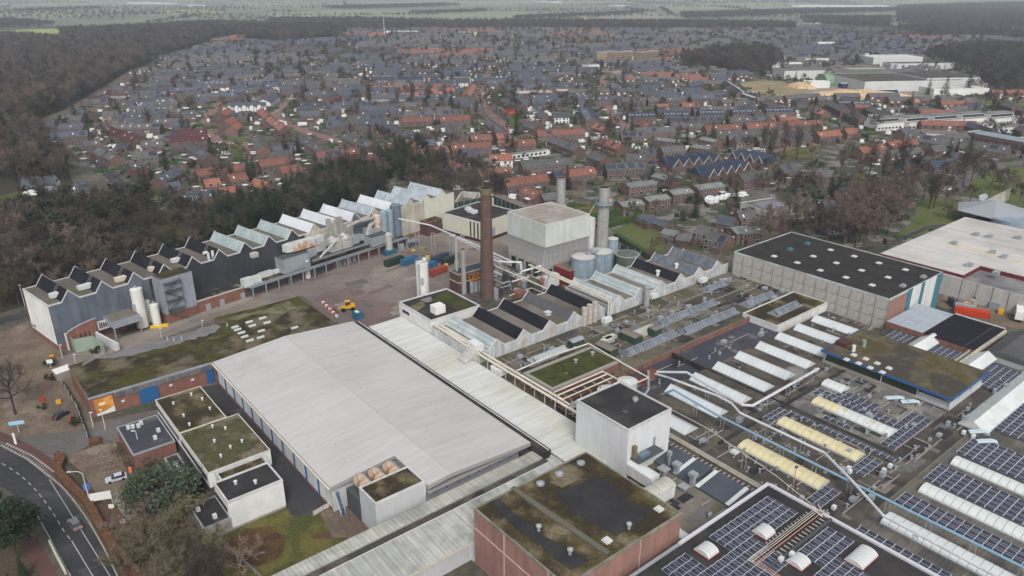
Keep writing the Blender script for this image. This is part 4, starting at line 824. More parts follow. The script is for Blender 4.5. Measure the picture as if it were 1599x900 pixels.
# white-fronted low block with lanterns
T = bld('white_fronted_block', 'low roof with white front parapet and two glass lanterns beside the concrete warehouse', 'building', 196.5,226,111.9,124.5,6.4, M_wwhite, M_mossroof2, par=.35)
for k in range(6): m = MB(); m.box(197.5+k*4.6,201+k*4.6,111.75,111.88,4.2,6.1); T.part('front_panel', m, M_plaster); 
def lantern(px0, py0, px1, py1, z, hw, label, mt=None, hh=1.3, tm=None):
    a, b = G(B, px0, py0, z), G(B, px1, py1, z); tm = tm or (a[1]+b[1])/2; s0, s1 = min(a[0], b[0]), max(a[0], b[0])
    T = Thing('roof_lantern', label, 'skylight', B, (s0+s1)/2, tm, z)
    n = max(3, int((s1-s0)/1.3)); w_ = (s1-s0-2)/n
    for side in (-1, 1):
        mm = MB(); mm.face([(-w_/2+.05,side*hw,0),(w_/2-.05,side*hw,0),(w_/2-.05,0,hh),(-w_/2+.05,0,hh)][::-side]); me = mm.mesh('pane', [mt or M_pane])
        for k in range(n): T.piece('pane', me, (s0+1+w_*(k+.5), tm, z+.3))
    m = MB(); m.box(s0,s1,tm-hw-.1,tm+hw+.1,z,z+.3)
    for k in range(n+1):
        xx = s0+1+w_*k
        for side in (-1, 1): m.face([(xx-.05,tm+side*hw,z+.32),(xx+.05,tm+side*hw,z+.32),(xx+.05,tm,z+.33+hh),(xx-.05,tm,z+.33+hh)][::-side])
    m.box(s0+1,s1-1,tm-.08,tm+.08,z+.3+hh-.05,z+.3+hh+.05); T.part('frame', m, M_galv)
    m = MB(); m.face([(s0,tm-hw,z+.3),(s0+1,tm,z+.3+hh),(s0,tm+hw,z+.3)][::-1]); m.face([(s1,tm-hw,z+.3),(s1,tm+hw,z+.3),(s1-1,tm,z+.3+hh)]); T.part('hip_pane', m, mt or M_pane, stuff=True)
    return T
lantern(1022,508,1120,473,5.4,1.7,'long glazed ridge lantern beside the pale curved roof section')
lantern(974,555,1056,520,5.4,1.8,'glazed ridge lantern nearest the moss-roofed tank building')
lantern(1060,520,1152,487,5.4,1.8,'glazed ridge lantern along the brick parapet, right of the gap')
lantern(827,566,886,545,5.4,1.7,'dusty glass lantern between the white saw-tooth front and the moss roof', M_glassroof)
lantern(1096,455,1135,444,5.4,1.6,'tilted glass lantern at the foot of the saw-tooth hall', M_pane)
lantern(1155,477,1212,461,5.4,1.8,'glass lantern nearest the concrete warehouse corner', M_pane)
lantern(1203,492,1248,476,6.4,1.8,'grey glass lantern on the mossy roof with the white front', M_pane)
T = Thing('ribbed_roof_section', 'pale ribbed curved roof section between green plant cabins', 'roof section', B, 160, 137, 5.4)
m = MB(); m.barrel(156.5,167.5,134.5,139,5.4,1.3,0,8); T.part('vault', m, M_fibre)
for (a, b, lx, ly, hh, mt, mr, lb) in ((899,541,4.6,2.4,2.3,M_dkgreen,M_steelg,'dark green roof cabin right of the white saw-tooth front'),(947,552,6.2,3.2,2.4,M_dkgreen,M_gravel,'timber-topped green roof cabin at the corner of the moss roof'),(985,532,6.2,3.2,2.4,M_dkgreen,M_gravel,'timber-topped green roof cabin beside the pale curved roof'),(1022,523,3.4,2.8,2.4,M_dkgreen,M_gravel,'small dark green roof cabin at the end of the glass lantern')):
    s, t = G(B, a, b, 5.4); T = Thing('roof_cabin', lb, 'roof cabin', B, s, t, 5.4, rot=math.pi/2 if lx > 5 else 0)
    m = MB(); m.box(s-lx/2,s+lx/2,t-ly/2,t+ly/2,5.4,5.4+hh); T.part('wall', m, mt); m = MB(); m.roof(s-lx/2-.1,s+lx/2+.1,t-ly/2-.1,t+ly/2+.1,5.4+hh,5.9+hh,0,0,0); T.part('roof', m, mr)
for i, (a, b) in enumerate(((952,530),(948,534))):
    s, t = G(B, a, b, 5.6); m = MB(); m.box(s-2.2,s+2.2,t-1,t+1,5.4,6.7); solo('air_duct', ['pale metal air duct box behind the green roof cabins', 'second pale metal duct box lying beside the first'][i], 'duct', m, M_fibre, B, s, t, 5.4)
# moss-roofed tank building and pipework round it
T = bld('moss_roof_building', 'small building with bright moss roof ringed by cream pipes', 'building', 114.2,140,124.6,136.4,7.8, M_brick, M_green, par=.25, pm=mat('grey_brown_coping', (.25,.235,.215), grain=.15), pw=1.0)
for a, b in ((925,554),(899,566)): s, t = G(B, a, b, 8); m = MB(); m.cyl(s,t,7.8,8.8,.45,n=10); m.cone(s,t,8.8,9.2,.7,10); T.part('roof_cowl', m, M_galv)
T = Thing('pipe_bridge', 'bundle of cream pipes on steel trestles running beside the white lean-to roof', 'pipes', B, 112, 134, 5)
m = MB()
for i, (x, z) in enumerate(((111.2,8.2),(111.8,8.0),(112.5,8.3),(113.2,8.0))): m.tube([(x,174,z+1),(x,150,z),(x,110+i*3,z)],.22,6)
m.tube([(113.4,123.0,8.4),(131,123.0,8.4),(131,113,8.4),(138,113,8.4),(138.6,122.8,8.4),(139.6,137,8.6)],.22,6)
m.tube([(113.4,121.5,8.2),(131.5,121.5,8.2)],.2,6); m.tube([(113.4,120.3,7.4),(132,120.3,7.4)],.18,6); m.tube([(113.4,119.4,8.1),(128,119.4,8.1)],.15,6)
m.tube([(113.0,137.6,8.6),(126,138.2,8.6),(139.6,137.2,8.6)],.2,6); T.part('pipe', m, M_pipecr)
m = MB()
for y in np.arange(112, 172, 4): m.box(111,113.6,y-.1,y+.1,7.6,7.75); m.box(111,111.2,y-.1,y+.1,4.5,7.7); m.box(113.4,113.6,y-.1,y+.1,4.5,7.7)
for x in np.arange(116, 132, 3.5): m.box(x-.1,x+.1,119.2,123.2,7.0,7.15); m.box(x-.1,x+.1,119.2,119.4,4.5,7.1)
T.part('trestle', m, M_rust)
for (s, t, r, zt, mt, mr, lb) in ((134.8,117.4,2.7,6.6,M_silowhite,M_dome,'white cone-roofed tank right of the other white tank'),(127.6,117.4,2.9,6.4,M_silowhite,M_dome,'white cone-roofed tank touching the grey-white block'),(144.3,117.4,1.9,6.3,M_brick,mat('rust_red_lid',(.13,.05,.04),grain=.15),'round tank with a rust-red lid where the silver pipes start'),(139.8,117.0,1.9,5.4,M_brick,mat('rust_red_lid',(.13,.05,.04)),'lower round tank with a rust-red lid between the white and the red-lidded tank')):
    T = Thing('round_tank', lb, 'tank', B, s, t, 4.5); m = MB(); m.cyl(s,t,4.3,zt,r,n=24); T.part('tank_shell', m, mt); m = MB(); m.cone(s,t,zt,zt+.7,r+.1,24); T.part('tank_roof', m, mr)
# main long pipes
def pipe(name, label, pts, r, mt, fr=B, sup=None, zs=6.0, n=8):
    T = Thing(name, label, 'pipe', fr, pts[0][0], pts[0][1], zs); m = MB(); m.tube(pts, r, n); T.part('pipe_run', m, mt)
    if sup:
        for (x, y, z) in sup: m = MB(); m.box(x-.06,x+.06,y-.5,y-.42,zs,z-r); m.box(x-.06,x+.06,y+.42,y+.5,zs,z-r); m.box(x-.06,x+.06,y-.5,y+.5,z-r-.15,z-r); T.part('pipe_support', m, M_steelg)
    return T
pipe('blue_pipe', 'long light blue pipe running straight across the roofs to the bottom right corner', [(137.2,108,5.6),(137.2,104,9),(135.9,89,9),(136,56,9),(136.3,30,9),(136.3,-14,9)], .27, M_lblue, sup=[(136.1,y,9) for y in range(-8,104,8)])
pipe('silver_pipe', 'silver pipe that bends twice and crosses the blue pipe', [(143.8,115.5,6.4),(143.3,111,7.5),(142,108,8.6),(143.5,95.1,9),(143.2,90.7,9),(141,86.7,9),(141.4,65,9),(136,56.2,9.6),(130.5,46.5,9.2),(130,18,9),(130,-14,9)], .3, M_pipe, sup=[(143.3,98,9),(141.2,80,9),(141.3,70,9),(130.2,40,9),(130.2,25,9)])
pipe('silver_pipe', 'silver pipe that turns towards the steam outlet', [(145,116,6.4),(147.5,108,8.8),(145.7,96.8,9),(144.6,88.5,9),(146.2,86.7,9),(163.9,86.5,9.3),(176,86.6,9.2)], .36, M_pipe, sup=[(145.5,100,9),(152,86.6,9),(162,86.6,9)])
pipe('steam_outlet', 'grey pipe lying below the grey-white block corner towards the red-lidded tank', [(119,103,8.5),(133,108.6,8.5),(142,116.5,7.5)], .32, M_galv)
pipe('cable_conduit', 'thin white conduit strung diagonally over the brown roof to the black solar roof', [(128.2,104,9.8),(128.3,86.6,9.8),(124.6,66,9.8),(122.2,55.8,9.4)], .07, M_pipecr, sup=[(128.3,86.6,9.8),(126.2,75,9.8)], n=5)
T = Thing('pipe_track', 'long bundle of thin cream pipes on sleepers along the edge of the brown roof', 'pipes', B, 123, 78, 6)
m = MB()
for i in range(4): m.tube([(124.2-.4*i,95,6.5),(123.6-.4*i,67,6.5)],.09,4)
T.part('pipe', m, M_trimc)
for k in range(22): m = MB(); m.box(120.6,122,68+k*1.2,68.3+k*1.2,5.95,6.2); T.part('sleeper', m, M_concd)
# slate ribbed roofs
for i, (t0, t1, lb) in enumerate(((79.2,90,'dark slate ribbed roof next to the foot of the grey-white block'),(68.4,78.4,'dark slate ribbed roof with two white strips beside the black solar roof'))):
    T = Thing('ribbed_roof', lb, 'roof', B, 117, (t0+t1)/2, 5)
    m = MB(); m.face([(113.8,t0,5.5),(120.6,t0,6.5),(120.6,t1,6.5),(113.8,t1,5.5)]); m.face([(113.8,t0,5.0),(120.6,t0,5.0),(120.6,t0,6.5),(113.8,t0,5.5)]); m.face([(113.8,t1,5),(113.8,t0,5),(113.8,t0,5.5),(113.8,t1,5.5)])
    T.part('roof', m, mat('slate_ribbed_sheet', (.085,.10,.125), (.075,.088,.11), sc=.2, grain=.06, rib=1, ribsp=.55, ribamt=.45))
    for y in ((83.3,) if i == 0 else (69.6,77.3)): m = MB(); m.face([(113.7,y,5.53),(120.6,y,6.53),(120.6,y+1,6.53),(113.7,y+1,5.53)]); T.part('rooflight_strip', m, M_white)
    occrect(B,113,121,t0,t1)
for a, b, w_, h_, mt, lb in ((1056,738,1.6,3.0,M_steelg,'grey box-topped flue cluster at the slate ribbed roof, left one'),(1081,755,1.6,3.2,M_steelg,'grey box-topped flue beside the white strip of the slate roof'),(1068,762,2.0,1.0,M_galv,'low square metal ventilator on the brown gravel roof'),(1036,737,2.2,1.5,M_galv,'round-backed metal fan housing near the grey-white block'),(1044,727,.8,4.2,M_galv,'slim metal flue with cowl beside the slate ribbed roof')):
    s, t = G(B, a, b, 5.5); T = Thing('roof_ventilator', lb, 'ventilator', B, s, t, 5); m = MB(); m.box(s-w_*.3,s+w_*.3,t-w_*.3,t+w_*.3,5,5+h_*.75); T.part('shaft', m, mt); m = MB(); m.box(s-w_/2,s+w_/2,t-w_/2,t+w_/2,5+h_*.75,5+h_); T.part('cap', m, M_galv)
barrel_light(98.5,100.6,67,77,M_white,'thin white barrel-shaped rooflight between the brick block and the black solar roof', z=5, h=.5)
# small bits on roofs
T = Thing('roof_boards', 'square pale rooflight lying on the brown roof beside the pipe track', 'skylight', B, 129, 78, 6); s, t = G(B, 1147, 707, 6); dome(T, s, t, 6.02, 1.7, .5)
for i, (a, b) in enumerate(((1325,732),(1327,737),(1380,735),(1390,728),(1505,676),(1520,682),(1302,793),(1236,868),(1219,876))):
    s, t = G(B, a, b, 6.6 if i < 7 else 8.8); z = 6.0 if i < 7 else 8.5
    T = Thing('fan_unit', ['white fan unit on the brown roof near the small solar array','second white fan unit near the small solar array','white fan unit at the dark valley, left of its twin','white fan unit at the dark valley, right of its twin','white fan unit below the corner of the blue-trimmed hall','right-hand white fan unit below the corner of the blue-trimmed hall','white fan unit beside the white coping bend','white fan unit beside an arched rooflight on the black roof','lower white fan unit beside an arched rooflight on the black roof'][i], 'fan unit', B, s, t, z)
    m = MB(); m.box(s-.5,s+.5,t-.35,t+.35,z+.3,z+1.1); T.part('casing', m, M_white); m = MB(); m.box(s-.4,s+.4,t-.25,t+.25,z,z+.3); T.part('foot', m, M_steel)
for i, (a, b) in enumerate(((1408,622),(1432,628),(1540,675),(1553,690))):
    s, t = G(B, a, b, 6.8); T = Thing('elbow_duct', ['pale blue elbow duct on the weathered roof by the blue-trimmed hall','pale blue twin duct next to the blue-trimmed hall corner post','pale blue bent duct at the right side above the solar array','pale blue duct with a downturned end at the far right solar roof'][i], 'duct', B, s, t, 6)
    m = MB(); m.tube([(s-3,t+2.5,6.6),(s-.3,t+.3,6.8),(s+.4,t-.4,6.6),(s+.5,t-.5,6.0)],.3,8); m.tube([(s-2.4,t+3,6.6),(s+.3,t+.8,6.8),(s+.9,t,6.6),(s+1,t-.1,6.0)],.3,8); T.part('duct', m, mat('pale_blue_duct', (.38,.46,.5), grain=.08))
m = MB()
for k in range(150):
    s_, t_ = rng.uniform(123,156), rng.uniform(58,83)
    if k % 3 == 0: m.cyl(s_,t_,6,6.25,.13,n=6)
solo('roof_vents', 'small pale vent caps dotted over the brown barrel-skylight roof', 'roof vents', m, M_dome, B, 140, 70, 6)['kind'] = 'stuff'
T = Thing('lamp_mast', 'thin rust-brown lamp mast standing beside the lowest cream skylight', 'lamp mast', B, *G(B, 1237, 768, 6), 6); s, t = G(B, 1237, 768, 6)
m = MB(); m.tube([(s,t,6),(s,t,12)],.08,5); T.part('pole', m, M_rust); m = MB(); m.box(s-.3,s+.3,t-.2,t+.2,12,12.4); T.part('lamp_head', m, M_steel)
T = Thing('pipe_junction', 'tangled cluster of pale pipes where the coping meets the pipe rack', 'pipes', B, 122.2, 54.5, 8.5)
for k in range(10):
    m = MB(); a = (122+rng.uniform(-1,1),54.5+rng.uniform(-1,1),8.6+rng.uniform(0,.6)); b = (122+rng.uniform(-1.2,1.2),54.5+rng.uniform(-1.2,1.2),9+rng.uniform(0,1.6)); m.tube([a,b],.09,5); T.part('pipe', m, M_trimc)
# ================================================================== SAW-TOOTH HALLS
def zpx(fr, s, t, py):
    """height at which the vertical through (s,t) meets photo row py"""
    x, y = fromF(fr, (s, t)); lo, hi = 0., 90.
    for _ in range(40):
        mid = (lo+hi)/2
        if proj(x, y, mid)[1] > py: lo = mid
        else: hi = mid
    return (lo+hi)/2
def sawhall(name, label, fr, s0, s1, ridges, t0, t1, zb, ze, zr, up, dn, mflat, slopes, mfront, mend, base=None, trim=None, fronts=None):
    T = Thing(name, label, 'factory hall', fr, (s0+s1)/2, (t0+t1)/2, zb)
    prof = [(s0, ze)]
    for r in ridges: prof += [(r-up, ze), (r, zr), (r+dn, ze)]
    prof += [(s1, ze)]
    prof = [p for p in prof if s0 <= p[0] <= s1]
    zt = zb
    if base: m = MB(); m.box(s0+.02,s1-.02,t0+.02,t1-.02,zb,base[0]); T.part('plinth', m, base[1]); zb = base[0]
    # front wall in sections (a section may have its own cladding)
    fronts = fronts or [(s0, s1, mfront)]
    for a, b, mt in fronts:
        q = [(x, z) for x, z in prof if a < x < b]
        def zi(x):
            for (xa, za), (xb, zb_) in zip(prof[:-1], prof[1:]):
                if xa <= x <= xb and xb > xa: return za+(zb_-za)*(x-xa)/(xb-xa)
            return ze
        q = [(a, zi(a))]+q+[(b, zi(b))]; m = MB()
        for (xa, za), (xb, zb_) in zip(q[:-1], q[1:]): m.face([(xa,t0,zb),(xb,t0,zb),(xb,t0,zb_),(xa,t0,za)])
        T.part('front_wall', m, mt)
    m = MB()
    for (xa, za), (xb, zb_) in zip(prof[:-1], prof[1:]): m.face([(xb,t1,zb),(xa,t1,zb),(xa,t1,za),(xb,t1,zb_)])
    m.face([(s1,t0,zb),(s1,t1,zb),(s1,t1,ze),(s1,t0,ze)]); T.part('rear_wall', m, mfront)
    m = MB(); m.face([(s0,t1,zb),(s0,t0,zb),(s0,t0,ze),(s0,t1,ze)]); T.part('end_wall', m, mend)
    e = [s0]+[v for r in ridges for v in (r-up, r+dn)]+[s1]
    for i in range(0, len(e), 2):
        if e[i+1]-e[i] > .3: m = MB(); m.box(e[i],e[i+1],t0,t1,ze-.2,ze); T.part('flat_roof', m, mflat)
    for r, ms in zip(ridges, slopes):
        m = MB(); m.face([(r-up,t1,ze),(r-up,t0,ze),(r,t0,zr),(r,t1,zr)]); T.part('sloping_light', m, ms)
        m = MB(); m.face([(r+dn,t0,ze),(r+dn,t1,ze),(r,t1,zr-.02),(r,t0,zr-.02)]); T.part('rear_slope', m, mflat)
    m = MB()
    for yy in (t0, t1):
        for (xa, za), (xb, zb_) in zip(prof[:-1], prof[1:]):
            y0_, y1_ = yy-.1, yy+.14
            m.face([(xa,y0_,za+.22),(xb,y0_,zb_+.22),(xb,y1_,zb_+.22),(xa,y1_,za+.22)]); m.face([(xa,y0_,za-.25),(xb,y0_,zb_-.25),(xb,y0_,zb_+.22),(xa,y0_,za+.22)]); m.face([(xb,y1_,zb_-.05),(xa,y1_,za-.05),(xa,y1_,za+.22),(xb,y1_,zb_+.22)])
    m.box(s0-.12,s0+.25,t0,t1,ze-.2,ze+.22); T.part('verge_trim', m, trim or M_trim)
    occrect(fr, s0, s1, t0, t1); return T
M_wsaw = mat('white_corrugated_stained', (.50,.52,.53), (.40,.42,.43), sc=.25, streak=2, ssc=(.12,1.2), samt=.35, c3=(.42,.33,.23), sc3=.22, lo3=.66, hi3=.74, grain=.08, rib=0, ribsp=.5, ribamt=.1, lines=[(0,2.6,.12,.75)])
R1 = [117.3+10.15*k for k in range(5)]
T = sawhall('saw_tooth_hall', 'nearer white saw-tooth factory hall with mostly black roof slopes', B, 113.6,161.5,R1,152,174,4.9,8.6,11.2,2.6,3.1,M_gravel,[M_glassroof,M_darkfelt,M_darkfelt,mat('slate_grey_felt',(.085,.09,.095),(.07,.072,.075),sc=.3,grain=.1),M_darkfelt],M_wsaw,M_wsaw)
for x in (128,138.6,147.6): m = MB(); m.box(x-.45,x+.45,151.85,151.98,4.9,8.4); T.part('stained_post', m, mat('ochre_stain', (.42,.27,.13), (.4,.36,.3), sc=.6, grain=.15))
for a, b in ((855,491),(844,470)): s, t = G(B, a, b, 8.8); m = MB(); m.box(s-.8,s+.8,t-.7,t+.7,8.6,9.3); m.box(s-1,s+1,t-.9,t+.9,9.5,9.7); T.part('roof_vent', m, M_white)
R2_ = [168.2+10.35*k for k in range(6)]
T = sawhall('saw_tooth_hall', 'farther white saw-tooth factory hall with glazed slopes and one black slope', B, 163.5,227,R2_,152.5,173.2,4.9,8.6,11.2,2.6,3.1,M_gravel,[M_glassroof,M_glassroof,M_glassroof,M_darkfelt,M_pane,M_pane],M_wsaw,M_wsaw)
for x in (175,186,196.5,207): m = MB(); m.box(x-.4,x+.4,152.35,152.48,4.9,8.4); T.part('stained_post', m, M_rust)
for a, b in ((1027,430),(1056,419)): s, t = G(B, a, b, 8.8); m = MB(); m.cyl(s,t,8.6,10.2,.6,n=10); m.cyl(s,t,10.2,10.6,.8,n=10); T.part('roof_vent', m, M_silowhite)
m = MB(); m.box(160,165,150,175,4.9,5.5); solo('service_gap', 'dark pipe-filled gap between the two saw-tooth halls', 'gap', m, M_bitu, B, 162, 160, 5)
pipe('cream_pipe', 'pair of cream pipes running back over the gap between the saw-tooth halls', [(161.5,150.6,5.5),(161.5,150.6,12),(161.5,176,12.3),(161.5,190,12.6)], .32, M_pipecr)
pipe('cream_pipe', 'second cream pipe beside the pair over the saw-tooth gap', [(162.8,150.8,5.5),(162.8,150.8,12),(162.8,176,12.3),(162.8,187,12.6)], .32, M_pipecr)
T = Thing('low_side_building', 'white low side building with a brown channel roof at the end of the nearer saw-tooth hall', 'building', B, 112, 162, 5)
m = MB(); m.box(110.7,113.5,152.5,175.8,4.8,8.2); T.part('wall', m, M_wsaw); m = MB(); m.box(111.1,113.3,153,175.5,8.2,8.35); T.part('roof', m, M_rust)
m = MB(); m.tube([(111.3,152,8.8),(111.3,180,8.8)],.2,6); m.tube([(112.1,152,8.8),(112.1,180,8.8)],.2,6); T.part('pipe', m, M_pipecr)
# round ducts at the saw-tooth front
for i, (a, b, h_) in enumerate(((912,508,6.0),(920,505,6.4),(928,502,6.6),(1009,477,6.4))):
    s, t = G(B, a, b, 5.4); T = Thing('dust_filter', ['rusty round dust filter at the saw-tooth front, left of three','middle of three round dust filters at the saw-tooth front','rusty round dust filter at the saw-tooth front, right of three','single grey round filter in front of the farther saw-tooth hall'][i], 'filter', B, s, t, 5.4)
    m = MB(); m.cyl(s,t,5.4,5.4+h_,.95,n=14); T.part('shell', m, M_conc if i < 3 else M_galv)
    for z in (1.5,3.2,4.9): m = MB(); m.ring(s,t,5.4+z,5.55+z,.95,.06,14); T.part('hoop', m, M_rust)
for i, (a, b) in enumerate(((947,508),(1020,470),(1097,445))):
    s, t = G(B, a, b, 5.4); m = MB(); m.box(s-1.6,s+1.6,t-.9,t+.9,6.6,8.0); m.cyl(s-1,t,5.4,6.6,.12,n=5); m.cyl(s+1,t,5.4,6.6,.12,n=5)
    solo('vent_hood', ['white curved vent hood on legs at the gap between the saw-tooth halls','white vent hood in front of the farther saw-tooth hall','white vent hood near the far end of the saw-tooth hall'][i], 'hood', m, M_white, B, s, t, 5.4)
# ---- white office and courtyard corner
T = bld('white_office', 'white flat-roofed building with green and black roof at the yard corner', 'building', 110.8,129.4,176,194.6,10,M_plaster,M_bitu,z0=0,par=.45)
patch(T, B, [(672,470),(697,454),(740,478),(718,487),(700,474)], 10.05, .05, M_green, j=.25)
patch(T, B, [(640,479),(660,470),(664,478),(650,488)], 10.05, .04, mat('lichen_patch', (.14,.125,.075), (.08,.08,.03), sc=.3, grain=.3), j=.2)
patch(T, B, [(655,468),(672,463),(678,470),(664,473)], 10.05, .02, M_puddle, 'puddle', j=.2)
m = MB(); s, t = G(B, 684, 488, 10); m.box(s-1.8,s+1.8,t-1.6,t+1.6,10,12.6); T.part('penthouse', m, M_plaster)
m = MB(); m.box(110.68,110.78,188.5,192.5,7.6,8.6); T.part('window', m, M_glass)
# ---- brick plant building, silo, chimneys
T = bld('brick_plant_building', 'dark brick plant building beside the tall brick chimney', 'building', 140.6,157,203.8,209.5,9.6,mat('dark_brick',(.10,.055,.05),(.085,.05,.045),sc=.3,grain=.15),M_bitug,par=.2,pm=M_concd)
m = MB(); m.box(140.5,157.1,203.7,203.8,6.3,6.6); m.box(140.5,140.6,203.7,209.6,6.3,6.6); T.part('string_course', m, M_trimc)
def stack(name, label, x, y, z0, z1, r0, r1, mt, n=20, cat='chimney', fr=FW, rings=None, top=None):
    T = Thing(name, label, cat, fr, x, y, z0); m = MB(); m.cyl(x,y,z0,z1,r0,r1,n=n,cap=False); T.part('shaft', m, mt)
    m = MB(); m.cyl(x,y,z1-1,z1-.4,r1*.85,n=n,m=0); m.face([(x+r1*.97*math.cos(2*math.pi*i/n),y+r1*.97*math.sin(2*math.pi*i/n),z1-.12) for i in range(n)]); T.part('mouth', m, mat('dark_mouth', (.03,.022,.02), grain=.2))  # dark disc closes the shaft just below its rim
    for z in (rings or []):
        rr = r0+(r1-r0)*(z-z0)/(z1-z0); m = MB(); m.ring(x,y,z,z+.22,rr,.07,n); T.part('band', m, top or M_steel)
    return T
wx, wy = P(761,478); zc = zpx(FW, wx, wy, 293)
T = stack('brick_chimney', 'tall tapering brown brick factory chimney with iron bands', wx, wy, 0, zc, 2.45, 1.75, M_chbr, 24, rings=[4+i*2.25 for i in range(17) if 4+i*2.25 < zc-3])
m = MB(); m.cyl(wx,wy,zc-2.2,zc-.9,1.95,n=24,cap=False); m.ring(wx,wy,zc-.9,zc-.3,1.8,.35,24); T.part('crown', m, mat('mossy_crown', (.12,.125,.07), (.16,.13,.09), sc=.6, grain=.2))
wx, wy = P(718,461); T = stack('steel_chimney', 'slender grey steel chimney rising from the dark brick plant building', *fromF(B,(142.6,207.6)), 9.6, zpx(B,142.6,207.6,369), .5, .45, mat('grey_flue',(.3,.31,.31),grain=.08), 12)
x_, y_ = P(725,468); T = stack('concrete_chimney', 'slim pale concrete chimney standing left of the brick chimney', x_, y_, 0, zpx(FW,x_,y_,389), .95, .85, M_chim, 14, top=M_rust, rings=[24])
x_, y_ = P(662,484); zs_ = zpx(FW,x_,y_,407)
T = Thing('white_silo', 'tall white silo with railing and ladder behind the white office', 'silo', FW, x_, y_, 0)
m = MB(); m.cyl(x_,y_,0,zs_-.6,2.15,n=24); m.cone(x_,y_,zs_-.6,zs_,2.15,24); T.part('shell', m, M_silowhite)
m = MB()
for i in range(12): a = i*math.pi/6; m.tube([(x_+2.1*math.cos(a),y_+2.1*math.sin(a),zs_-.6),(x_+2.1*math.cos(a),y_+2.1*math.sin(a),zs_+.6)],.04,4)
for z in (zs_,zs_+.6): m.tube([(x_+2.1*math.cos(i*math.pi/8),y_+2.1*math.sin(i*math.pi/8),z) for i in range(17)],.04,4,cap=False)
T.part('railing', m, M_steelg)
m = MB(); m.box(x_-1.1,x_-.5,y_-2.3,y_-2.1,1,zs_-.6); m.box(x_-.2,x_+.6,y_-2.45,y_-2.1,zs_-8,zs_-5.6); T.part('ladder', m, M_steelg); m = MB(); m.box(x_+.5,x_+1.6,y_-1,y_,zs_,zs_+1.1); T.part('filter_box', m, M_white)
# plant jumble between chimney and boiler house
T = Thing('plant_machinery', 'dense jumble of rusty vessels, galleries and silver pipes right of the brick chimney', 'machinery', B, 158, 198, 0)
for k in range(26):
    s_, t_ = rng.uniform(146,170), rng.uniform(184,212); h_ = rng.uniform(2,7.5); m = MB()
    if k % 3 == 0: m.cyl(s_,t_,0,h_,rng.uniform(.6,1.5),n=12); T.part('vessel', m, rng.choice([M_rust,M_galv,M_steelg]))
    else: lx, ly = rng.uniform(1.5,4), rng.uniform(1.5,4); m.box(s_-lx/2,s_+lx/2,t_-ly/2,t_+ly/2,0,h_); T.part('plant_box', m, rng.choice([M_steel,M_rust,M_steelg,M_bitub,M_brick]))
for k in range(22):
    s_, t_, z = rng.uniform(148,170), rng.uniform(186,210), rng.uniform(5,9.5); m = MB(); L_ = rng.uniform(3,9)
    m.tube([(s_,t_,z),(s_+L_,t_,z),(s_+L_,t_,z-2)] if k % 2 else [(s_,t_,z),(s_,t_+L_,z),(s_,t_+L_,z-2)],rng.uniform(.12,.3),6); T.part('pipe', m, rng.choice([M_pipe,M_pipecr,M_galv]))
T = Thing('orange_platform', 'orange steel platform on grey vessels left of the brick chimney foot', 'machinery', B, 146.5, 200.5, 0)
for k in range(3): m = MB(); m.cyl(143.6+k*1.7,200,0,7.4,.75,n=12); T.part('vessel', m, M_galv)
m = MB()
for x in (144,146,148):
    for y in (200,202): m.box(x-.1,x+.1,y-.1,y+.1,7,9.6)
m.box(143.8,148.2,199.9,200.1,9.4,9.6); m.box(143.8,148.2,201.9,202.1,9.4,9.6); m.box(143.6,148.4,199.6,202.3,7.2,7.4); T.part('frame', m, M_orange)
T = slab('factory_roof', 'low moss-grown roof between the brick chimney and the saw-tooth halls', 146, 172, 175, 183.5, 4.6, M_mossroof2)
m = MB(); m.box(130,146,175.5,200,0,3.4); solo('low_roof', 'low dark roof between the white office and the brick chimney', 'roof', m, M_bitub, B, 138, 188); occrect(B,130,172,175,212)
pipe('silver_bridge_pipe', 'silver pipe pair crossing the yard high up from the long hall to the chimney', [(*P(500,402,9.5),9.5),(*P(548,352,12),12),(*P(590,335,12.5),12.5),(*P(672,352,11),11),(*P(716,371,10.5),10.5),(*P(800,409,10),10),(*P(815,411,10),10)], .34, M_pipe, fr=FW)
pipe('silver_bridge_pipe', 'thinner silver pipe slung under the high yard pipe', [(*P(676,354,10.4),10.4),(*P(716,374,9.9),9.9),(*P(790,410,9.4),9.4)], .2, M_pipe, fr=FW)
for i, (a, b) in enumerate(((650,392),(675,400),(703,405),(707,402),(756,428))):
    x_, y_ = P(a, b); m = MB(); m.tube([(x_,y_,0),(x_,y_,10)],.16,5); m.tube([(x_+1.3,y_,0),(x_+1.3,y_,10)],.16,5); m.box(x_-.1,x_+1.4,y_-.1,y_+.1,9.9,10.1); m.box(x_-.1,x_+1.4,y_-.1,y_+.1,5,5.1)
    solo('pipe_trestle', ['steel trestle under the yard pipe nearest the long hall','second steel trestle of the yard pipe','steel trestle in the middle of the yard pipe run','steel trestle close beside the middle one','steel trestle of the yard pipe next to the brick chimney'][i], 'trestle', m, M_steelg, FW, x_, y_)
pipe('cream_pipe', 'diagonal cream pipe coming down from the chimney towards the saw-tooth hall', [(*P(768,413,9),9),(*P(845,447,8),8),(*P(855,452,7),7)], .25, M_pipecr, fr=FW)
pipe('cream_pipe', 'cream pipe crossing over the plant jumble towards the red cladding', [(*P(770,405,10),10),(*P(776,408,10),10),(*P(798,410,10),10),(*P(813,409,10),10),(*P(814,422,8),8)], .35, M_pipe, fr=FW)
pipe('cream_pipe', 'white pipe along the low white wall below the boiler house', [(*P(812,425,7),7),(*P(853,413,8),8),(*P(855,407,8.5),8.5),(*P(845,402,8.5),8.5)], .4, M_pipe, fr=FW)
pipe('cream_pipe', 'thin cream pipe lying across the mossy low roof by the chimney', [(*P(795,462,5.2),5.2),(*P(830,450,5.2),5.2),(*P(850,458,5.2),5.2)], .18, M_pipecr, fr=FW)
